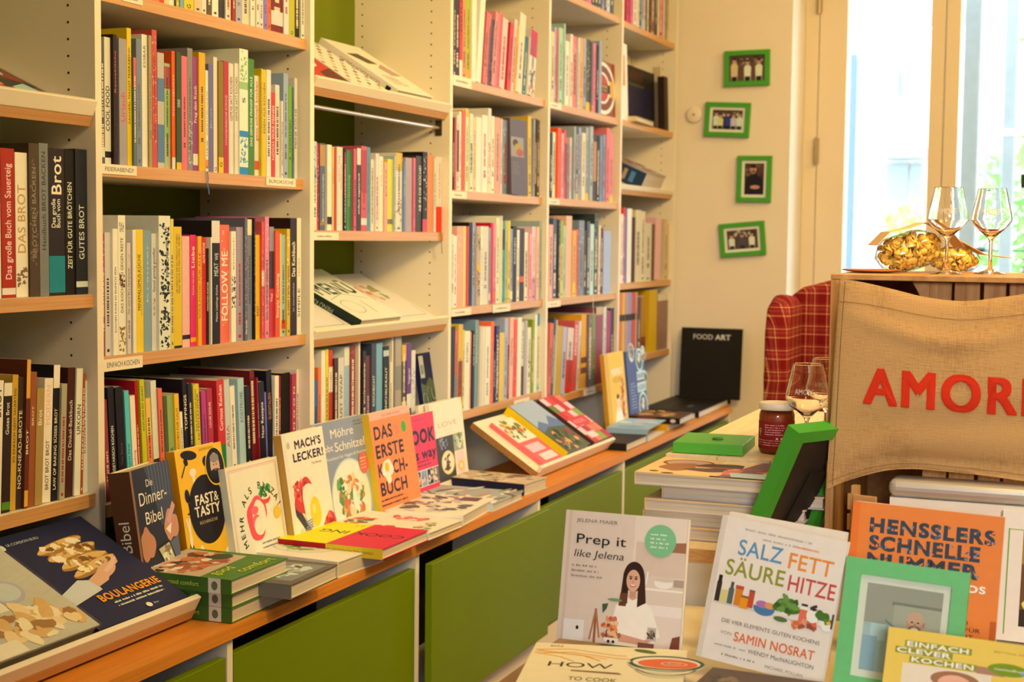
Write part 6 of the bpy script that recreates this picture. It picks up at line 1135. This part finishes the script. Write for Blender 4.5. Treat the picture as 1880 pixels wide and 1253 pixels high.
# small crate and silver-white box under the bag
sc0 = atZ(1550, 918, 2.36)
sc = thing('small_crate', 'small orange-wood slatted crate tilted under the jute bag', 'crate'); sc.matrix_world = frame((fx+.008, at(1552, 918, 0, fx+.02).y, TZ+.001), (-.25, -1, 0), (0, 0, 1))
for k in range(3): MB().box((.012, .006+.0, .016+k*.034), (.052, .012, .043+k*.034)).build('slat', M_WOODC, sc, .001)
for k in range(3): MB().box((.0, .0125, .016+k*.034), (.006, .05, .043+k*.034)).build('slat', M_WOODC, sc, .001)
MB().box((.0065, .0125, 0), (.018, .024, .125)).build('corner_post', M_WOODV, sc); MB().box((.0065, .0125, 0), (.05, .048, .010)).build('bottom', M_WOODC, sc)
bxy = at(1636, 900, 0, fx+.02).y
wb = thing('storage_box', 'white box with silvery rounded top edge below the jute bag', 'box', (fx+.02, bxy, TZ))
ztop = min(at(1700, 866, 0, BX).z, at(1880, 886, 0, BX).z)-.006
local(MB().box((fx+.006, -2.05, TZ+.0008), (CX-.008, bxy, ztop-.03)).build('body', mat('white_card', (.78, .75, .70), .5)), wb)
local(MB().box((fx+.003, -2.055, ztop-.0295), (CX-.004, bxy+.003, ztop)).build('lid', mat('silver_foil_lid', (.62, .62, .60), .28, .5, .55), None, .012, seg=4), wb)
# ------------------------------------------------------------------ wing chair
def plaid():
    m = bpy.data.materials.new('red_plaid_wool'); m.use_nodes = True; n, l = nodes(m); p = n['Principled BSDF']; p.inputs['Roughness'].default_value = .9; p.inputs['Specular IOR Level'].default_value = .15
    tc = n.new('ShaderNodeUVMap'); tc.uv_map = 'uv'; sx = n.new('ShaderNodeSeparateXYZ'); l.new(tc.outputs[0], sx.inputs[0])
    acc = None; per = .066
    def stripe(out, pos, wd):
        a = n.new('ShaderNodeMath'); a.operation = 'MODULO'; ad = n.new('ShaderNodeMath'); ad.operation = 'ADD'; ad.inputs[1].default_value = 10*per-pos; l.new(out, ad.inputs[0]); l.new(ad.outputs[0], a.inputs[0]); a.inputs[1].default_value = per
        c = n.new('ShaderNodeMath'); c.operation = 'LESS_THAN'; l.new(a.outputs[0], c.inputs[0]); c.inputs[1].default_value = wd; return c.outputs[0]
    parts = []
    for o_ in (sx.outputs[0], sx.outputs[1]):
        for pos, wd, wt in ((0, .0035, .42), (.012, .010, .14), (.0265, .0035, .42), (.006, .002, .16), (.034, .003, .12)):
            mu = n.new('ShaderNodeMath'); mu.operation = 'MULTIPLY'; l.new(stripe(o_, pos, wd), mu.inputs[0]); mu.inputs[1].default_value = wt; parts.append(mu.outputs[0])
    acc = parts[0]
    for q in parts[1:]:
        a = n.new('ShaderNodeMath'); a.operation = 'ADD'; l.new(acc, a.inputs[0]); l.new(q, a.inputs[1]); acc = a.outputs[0]
    cr_ = n.new('ShaderNodeValToRGB'); e = cr_.color_ramp.elements; e[0].color = (.17, .006, .010, 1); e[1].color = (.70, .48, .26, 1); e[1].position = .85; k = e.new(.3); k.color = (.33, .045, .05, 1)
    l.new(acc, cr_.inputs[0]); l.new(cr_.outputs[0], p.inputs['Base Color'])
    no = n.new('ShaderNodeTexNoise'); no.inputs['Scale'].default_value = 400; b = n.new('ShaderNodeBump'); b.inputs['Strength'].default_value = .2; b.inputs['Distance'].default_value = .001; l.new(no.outputs['Fac'], b.inputs['Height']); l.new(b.outputs[0], p.inputs['Normal'])
    return m
M_PLAID = plaid()
def cushion(name, root, outline, thick, M, rnd=.02, nseg=4):
    """upholstered slab: closed outline (u,v) in the local x-z plane, thickness along y, softly rounded"""
    n = len(outline); c = (sum(u for u, v in outline)/n, sum(v for u, v in outline)/n); mb = MB(); layers = []
    for k in range(nseg+1):
        a = math.pi/2*k/nseg; layers.append((rnd*(1-math.sin(a)), rnd*(1-math.cos(a))))
    seq = [(ins, y) for ins, y in layers]; seq = seq[::1]
    rows_ = [(i_, y) for i_, y in [(rnd*(1-math.sin(math.pi/2*k/nseg)), rnd*(1-math.cos(math.pi/2*k/nseg))) for k in range(nseg+1)]]
    rows_ += [(i_, thick-y) for i_, y in rows_[::-1]]
    for ins, y in rows_:
        for u, v in outline:
            d = V((c[0]-u, c[1]-v)); q = V((u, v))+d.normalized()*ins; mb.v.append(tuple(M @ V((q.x, y, q.y))))
    m_ = len(rows_)
    for j in range(m_-1):
        for i in range(n): mb.f.append((j*n+i, j*n+(i+1) % n, (j+1)*n+(i+1) % n, (j+1)*n+i))
    mb.f += [tuple(range(n))[::-1], tuple(range((m_-1)*n, m_*n))]
    o = local(mb.build(name, M_PLAID, None, smooth=True), root)
    uv = o.data.uv_layers.new(name='uv'); Mi = M.inverted()
    for lp in o.data.loops:
        q = Mi @ o.data.vertices[lp.vertex_index].co; uv.data[lp.index].uv = (q.x+q.y*.9, q.z)
    return o
CHX, CHY = 2.22, -.845
ch = thing('wing_chair', 'red tartan wing armchair between the counter and the window', 'armchair', (CHX, -1.2, FLOOR))
bk = [(0, .15), (.70, .15), (.70, 1.02), (.66, 1.07), (.56, 1.10), (.35, 1.115), (.14, 1.10), (.05, 1.075), (0, 1.035)]
Mb = Matrix.Translation((CHX+.16, CHY-.0, FLOOR)) @ Matrix(((0, 1, 0, 0), (-1, 0, 0, 0), (0, 0, 1, 0), (0, 0, 0, 1)))
def dense(o, k=3): return [(a[0]+(b[0]-a[0])*i/k, a[1]+(b[1]-a[1])*i/k) for a, b in zip(o, o[1:]+o[:1]) for i in range(k)]
cushion('backrest', ch, dense(bk), .12, Mb, .03)
wing = [(.0, .62), (-.02, .80), (.0, .96), (.03, 1.03), (.10, 1.055), (.17, 1.05), (.24, 1.03), (.24, .45), (.10, .48), (.03, .54)]
for yy, nm in ((CHY+.02, 'wing'), (CHY-.70+.055, 'wing')):
    Mw = Matrix.Translation((CHX-.06, yy, FLOOR)) @ Matrix(((1, 0, 0, 0), (0, -1, 0, 0), (0, 0, 1, 0), (0, 0, 0, 1)))
    cushion(nm, ch, dense(wing), .075, Mw, .028)
arm = [(-.36, .12), (.24, .12), (.24, .50), (.05, .50), (-.30, .48), (-.38, .45), (-.40, .40)]
for yy in (CHY+.03, CHY-.70+.065):
    Mw = Matrix.Translation((CHX-.06, yy, FLOOR)) @ Matrix(((1, 0, 0, 0), (0, -1, 0, 0), (0, 0, 1, 0), (0, 0, 0, 1)))
    cushion('armrest', ch, dense(arm), .095, Mw, .03)
Ms = Matrix.Translation((CHX-.42, CHY-.075, FLOOR+.20)) @ Matrix(((0, 0, 1, 0), (-1, 0, 0, 0), (0, 1, 0, 0), (0, 0, 0, 1)))
cushion('seat', ch, dense([(0, 0), (.55, 0), (.55, .57), (0, .57)]), .22, Ms, .03)
for dx in (-.36, .22):
    for dy in (CHY-.05, CHY-.65): local(MB().cyl((CHX+dx, dy, FLOOR), (CHX+dx*.97, dy, FLOOR+.125), .02, 12).build('leg', wood('dark_leg', (.05, .02, .01), (.09, .04, .02), (30, 30, 5))), ch)
# ------------------------------------------------------------------ photographs and disc on the far wall
def people(cols, bg, n):
    def draw(s):
        s.rect(0, 0, 1, 1, bg); R = random.Random(n)
        s.rect(0, .7, 1, 1, '5a4030'); s.blobs(.5, .8, .45, .15, 16, ['8a6a50', '4a3428', 'c8a878'], .06, n)
        for i, c in enumerate(cols):
            u = (i+.5)/len(cols)+R.uniform(-.03, .03); h = R.uniform(.70, .82)
            s.put([(u-.085, 0), (u-.1, h-.2), (u-.05, h-.12), (u+.05, h-.12), (u+.1, h-.2), (u+.085, 0)], c); s.rect(u-.075, 0, u+.075, .18, '2a2228'); s.ell(u, h-.02, .055, .10, 'c88c60', n=20); s.ell(u, h+.055, .055, .045, '3a2418', n=16)
    return draw
def a_chef(s): s.rect(0, 0, 1, 1, '4a3020'); s.rect(0, .65, 1, 1, '5a3c28'); s.blobs(.5, .75, .45, .2, 14, ['8a6040', '3a2418', '6a4a34'], .1, 3); s.put([(.05, 0), (.1, .5), (.35, .66), (.65, .66), (.95, .48), (1, 0)], '1e1c20'); s.ell(.45, .80, .16, .13, 'c88860'); s.ell(.45, .90, .16, .06, '2a1a12'); s.ell(.55, .24, .25, .06, 'c88860'); s.ell(.45, .74, .1, .04, '6a4430')
FW_ = 'ecc894'
def wallframe(label, TL, TR, H, art, mw):
    a_ = at(*TL, 0, XW-.0185); b_ = at(*TR, 0, XW-.0185); x = (b_-a_); W = x.length; x.normalize(); z = V((0, 0, 1)); z = (z-x*z.dot(x)).normalized()
    pframe('photo_frame', label, frame(a_-z*H, x, z), W, H, .021, .017, M_FRAMEG, art, mw, FW_, group='green photo frames on the far wall')
def wh(TL, BL): return (at(*TL, 0, XW-.0185)-at(*BL, 0, XW-.0185)).length
wallframe('topmost green photo frame on the wall, three people standing', (1330, 94), (1413, 90), wh((1330, 94), (1331, 159)), people(['d8b070', 'e0d0b0', 'e0c890'], '6a4a34', 1), .0)
wallframe('green photo frame beside the white wall disc, group of five people', (1296, 187), (1378, 189), wh((1296, 187), (1295, 250)), people(['d8c8b0', 'd8c070', '3a4070', 'c8b098', 'd8c8b0'], '33251e', 2), .012)
wallframe('upright green photo frame showing one person in dark jacket', (1354, 286), (1417, 286), wh((1354, 286), (1351, 371)), a_chef, .012)
wallframe('lowest green photo frame on the wall, cooks at a table', (1319, 412), (1402, 405), wh((1319, 412), (1323, 474)), people(['e0d4c0', '5a4a40', 'e0d4c0'], '5a4434', 4), .012)
dp = at(1275, 211, 0, XW)
dsc = MB().lathe([(0, .012), (.03, .012), (.036, .009), (.038, .0), (.0, .0)], n=40); dsc.v = [(XW-.0006-z, dp.y+x, dp.z+y) for x, y, z in dsc.v]
wd = thing('wall_disc', 'small round white disc fixed to the far wall by the frames', 'wall fitting', (XW, dp.y, dp.z)); local(dsc.build('disc', mat('white_plastic', (.80, .76, .68), .4), None, smooth=True), wd)
b_ = MB().lathe([(0, .002), (.005, .002), (.005, 0)], n=16); b_.v = [(XW-.0127-z, dp.y+x, dp.z+y) for x, y, z in b_.v]; local(b_.build('screw', mat('brass_screw', (.35, .22, .1), .4, .5, .7)), wd)
# ------------------------------------------------------------------ paper labels on the shelf edges
def shelf_label(x0, x1, y0, y1, Y, text=None, label='', th=.0012):
    a_ = at(x0, (y0+y1)/2, 1, Y); b_ = at(x1, (y0+y1)/2, 1, Y); xm = (x0+x1)/2; zt = at(xm, y0, 1, Y).z; zb = at(xm, y1, 1, Y).z
    ink = Ink(); W = b_.x-a_.x; H = zt-zb; ink.box((a_.x, Y, zb), (b_.x, Y+th, zt), (.80, .78, .72))
    s = Sheet(ink, W, H, lambda u, v, e: (a_.x+u, Y-e, zb+v), 'f0cd90')
    if text: s.text(text, .08, .30, .42, '4a4038', wd=.84)
    else: s.lines(.15, .4, .85, 1, .4, '6a5c4c', .5, int(x0))
    tag(ink.build('shelf_label'), label, 'shelf label', 'paper labels on the shelf edges')
E1, E2 = .0163, .0103
shelf_label(187, 251, 303, 321, E1, 'FEIERABEND!', 'paper shelf label lettered FEIERABEND!')
shelf_label(489, 543, 327, 342, E1, 'BÜROKÜCHE', 'small paper shelf label at right end of the FEIERABEND! shelf')
shelf_label(190, 262, 657, 679, E2-.0016, 'EINFACH KOCHEN', 'shelf label lettered EINFACH KOCHEN')
shelf_label(575, 622, 427, 441, E1, None, 'bright blank paper label on the shelf below the rail')
shelf_label(226, 262, -8, 6, E2, None, 'label on the top shelf above the FEIERABEND! books')
for (x0, x1, y0, y1, Y, l) in ((832, 866, 141, 160, .0098, 'label on the shelf of leaning pink books'), (830, 857, 352, 365, E1, 'label below the row with the taupe face-out book'), (829, 865, 567, 580, .0098, 'left label on the third shelf of the third bay'), (905, 937, 559, 573, .0098, 'right label on the third shelf of the third bay'), (944, 972, 733, 746, .0098, 'label above the white sloping board'),
    (1009, 1031, 189, 200, .0063, 'label below the beer-badge book row'), (1008, 1027, 366, 376, .0063, 'label on the shelf of red and grey books, fourth bay'), (1006, 1029, 553, 564, .0063, 'label on the third shelf of the fourth bay'), (1003, 1028, 730, 742, .0063, 'left label on the lowest shelf of the fourth bay'), (1072, 1094, 713, 725, .0063, 'right label on the lowest shelf of the fourth bay')): shelf_label(x0, x1, y0, y1, Y, None, l)
# ------------------------------------------------------------------ outside
GZ = -.35
struct(MB().box((4.9, -16, GZ-.1), (30, 14, GZ)).build('ground_outside', mat('pale_paving', (.55, .53, .5), .8)))
M_WHITEW = mat('white_render', (.82, .82, .82), .8, .1, noise=.02); M_PALEG = mat('pale_grey_panels', (.25, .275, .30), .6); M_PGLASS = mat('pale_window', (.20, .25, .28), .2, .6); M_BLUEW = mat('blue_shutter', (.14, .21, .36), .6)
def out(px, py, X): return at(px, py, 0, X)
nb = thing('building', 'pale modern building across the street behind the left window pane', 'building', (13, -3, GZ))
yl, yr = out(1585, 300, 13).y, out(1880, 300, 13).y-3
zr = out(1650, 55, 13).z; zp = out(1650, 128, 13).z; zq = out(1650, 180, 13).z
local(MB().box((13, yr, GZ), (20, yl+3, zr)).build('wall', M_WHITEW), nb)
local(MB().poly([(12.9, yr, zr), (12.9, yl+3, zr), (15.5, yl+3, zr+1.6), (15.5, yr, zr+1.6)], (0, 0, .12)).build('roof', M_PALEG), nb)
for a_, b_, t, bt in ((1622, 1652, 128, 180), (1656, 1700, 130, 181), (1624, 1668, 300, 420), (1674, 1692, 300, 420), (1806, 1840, 285, 350)):
    w_ = local(MB().box((12.95, out(b_, t, 12.95).y, out(a_, bt, 12.95).z), (12.999, out(a_, t, 12.95).y, out(a_, t, 12.95).z)).build('window', M_PGLASS), nb)
local(MB().box((12.6, out(1702, 275, 12.6).y, out(1650, 290, 12.6).z), (12.999, out(1618, 275, 12.6).y, out(1650, 272, 12.6).z)).build('canopy', M_PALEG), nb)
local(MB().poly([(12.9, out(1655, 105, 12.9).y, out(1655, 98, 12.9).z), (12.9, out(1685, 105, 12.9).y, out(1685, 108, 12.9).z), (12.9, out(1678, 112, 12.9).y, out(1678, 112, 12.9).z)], (.05, 0, 0)).build('roof_light', M_PALEG), nb)
an = thing('wing_wall', 'white outer wall with blue shutter close outside the left pane', 'wall', (5.6, 0, GZ))
local(MB().box((5.2, out(1612, 300, 5.2).y, GZ), (5.5, out(1588, 300, 5.2).y, 3.4)).build('pier', M_WHITEW), an)
local(MB().box((5.6, out(1590, 300, 5.6).y, GZ), (5.75, out(1540, 300, 5.6).y, out(1570, 80, 5.6).z)).build('wall', mat('bluish_render', (.62, .68, .74), .8)), an)
local(MB().box((5.55, out(1566, 300, 5.55).y, GZ), (5.595, out(1557, 300, 5.55).y, out(1560, 100, 5.55).z)).build('shutter', M_BLUEW), an)
for a_, b_, X, l in ((1763, 1794, 5.3, 'thick grey steel column right behind the glass'), (1838, 1862, 6.2, 'slimmer pale steel column further right outside')):
    tag(MB().box((X, out(b_, 300, X).y, GZ), (X+.1, out(a_, 300, X).y, 4.2)).build('steel_column', mat('grey_column', (.22, .25, .27), .6, noise=.15, nscale=20), None, .01), l, 'column')
tag(MB().box((6.0, out(1900, 242, 6).y-1, out(1860, 247, 6).z), (6.05, out(1834, 242, 6).y, out(1860, 237, 6).z)).build('cross_bar', M_WHITEW), 'white horizontal bar outside the right pane', 'bar')
rl_ = MB(); pA, pB = out(1797, 135, 9), out(1831, 185, 9)
rl_.poly([(9, pA.y, pA.z), (9, pA.y, pA.z-.06), (9, pB.y, pB.z-.06), (9, pB.y, pB.z)], (.05, 0, 0))
for k in range(4):
    q = k/3; y = pA.y+(pB.y-pA.y)*q; rl_.box((9.01, y-.012, GZ), (9.04, y+.012, pA.z+(pB.z-pA.z)*q-.03))
tag(rl_.build('stair_railing', M_PALEG), 'grey stair railing sloping down outside the right pane', 'railing')
def leafy(label, c, r, n, col, seed):
    R = random.Random(seed); mb = MB()
    for k in range(n):
        u = V((R.gauss(0, 1), R.gauss(0, 1), R.gauss(0, 1))).normalized()*R.random()**.4; p = V(c)+V((u.x*r[0], u.y*r[1], u.z*r[2])); a = V((R.gauss(0, 1), R.gauss(0, 1), R.gauss(0, 1))).normalized(); b = a.orthogonal().normalized(); s = R.uniform(.03, .06)
        k0 = len(mb.v); mb.v += [tuple(p-a*s), tuple(p+b*s*.45), tuple(p+a*s), tuple(p-b*s*.45)]; mb.f.append((k0, k0+1, k0+2, k0+3))
    t = thing('shrub', label, 'shrub', (c[0], c[1], GZ), 'shrubs outside the windows')
    local(mb.build('foliage', mat(f'leaf_{seed}', col, .6, .3, noise=.2), None), t); local(MB().cyl((c[0], c[1], GZ), (c[0], c[1], c[2]), .04, 8).build('stem', mat('bark', (.12, .08, .05), .9)), t)
p = out(1650, 440, 9); leafy('light green shrub outside behind the left pane', (9, p.y, p.z-.1), (.5, .55, .42), 900, (.42, .55, .14), 1)
p = out(1860, 420, 7.2); leafy('fresh green bush outside at the right pane', (7.2, p.y-.1, p.z), (.4, .40, .62), 900, (.22, .50, .12), 2)
p = out(1880, 60, 12); leafy('green tree top outside at the upper right corner', (12, p.y-.3, p.z), (.4, .5, .5), 500, (.3, .55, .2), 3)
tag(MB().box((6.3, out(1960, 455, 6.3).y, out(1850, 463, 6.3).z), (6.33, out(1780, 455, 6.3).y, out(1850, 459, 6.3).z)).box((6.3, out(1808, 455, 6.3).y, out(1800, 464, 6.3).z), (6.34, out(1790, 455, 6.3).y, out(1800, 454, 6.3).z)).build('fence_rail', mat('dark_rail', (.10, .11, .12), .6)), 'dark horizontal rail outside behind the right wine glass', 'rail')
hp = out(1878, 333, XG-.02)
hd = MB().box((XG-.03, hp.y-.02, hp.z-.03), (XG-.0155, hp.y+.008, hp.z+.03)).build('handle', mat('black_handle', (.02, .02, .02), .4), w2)
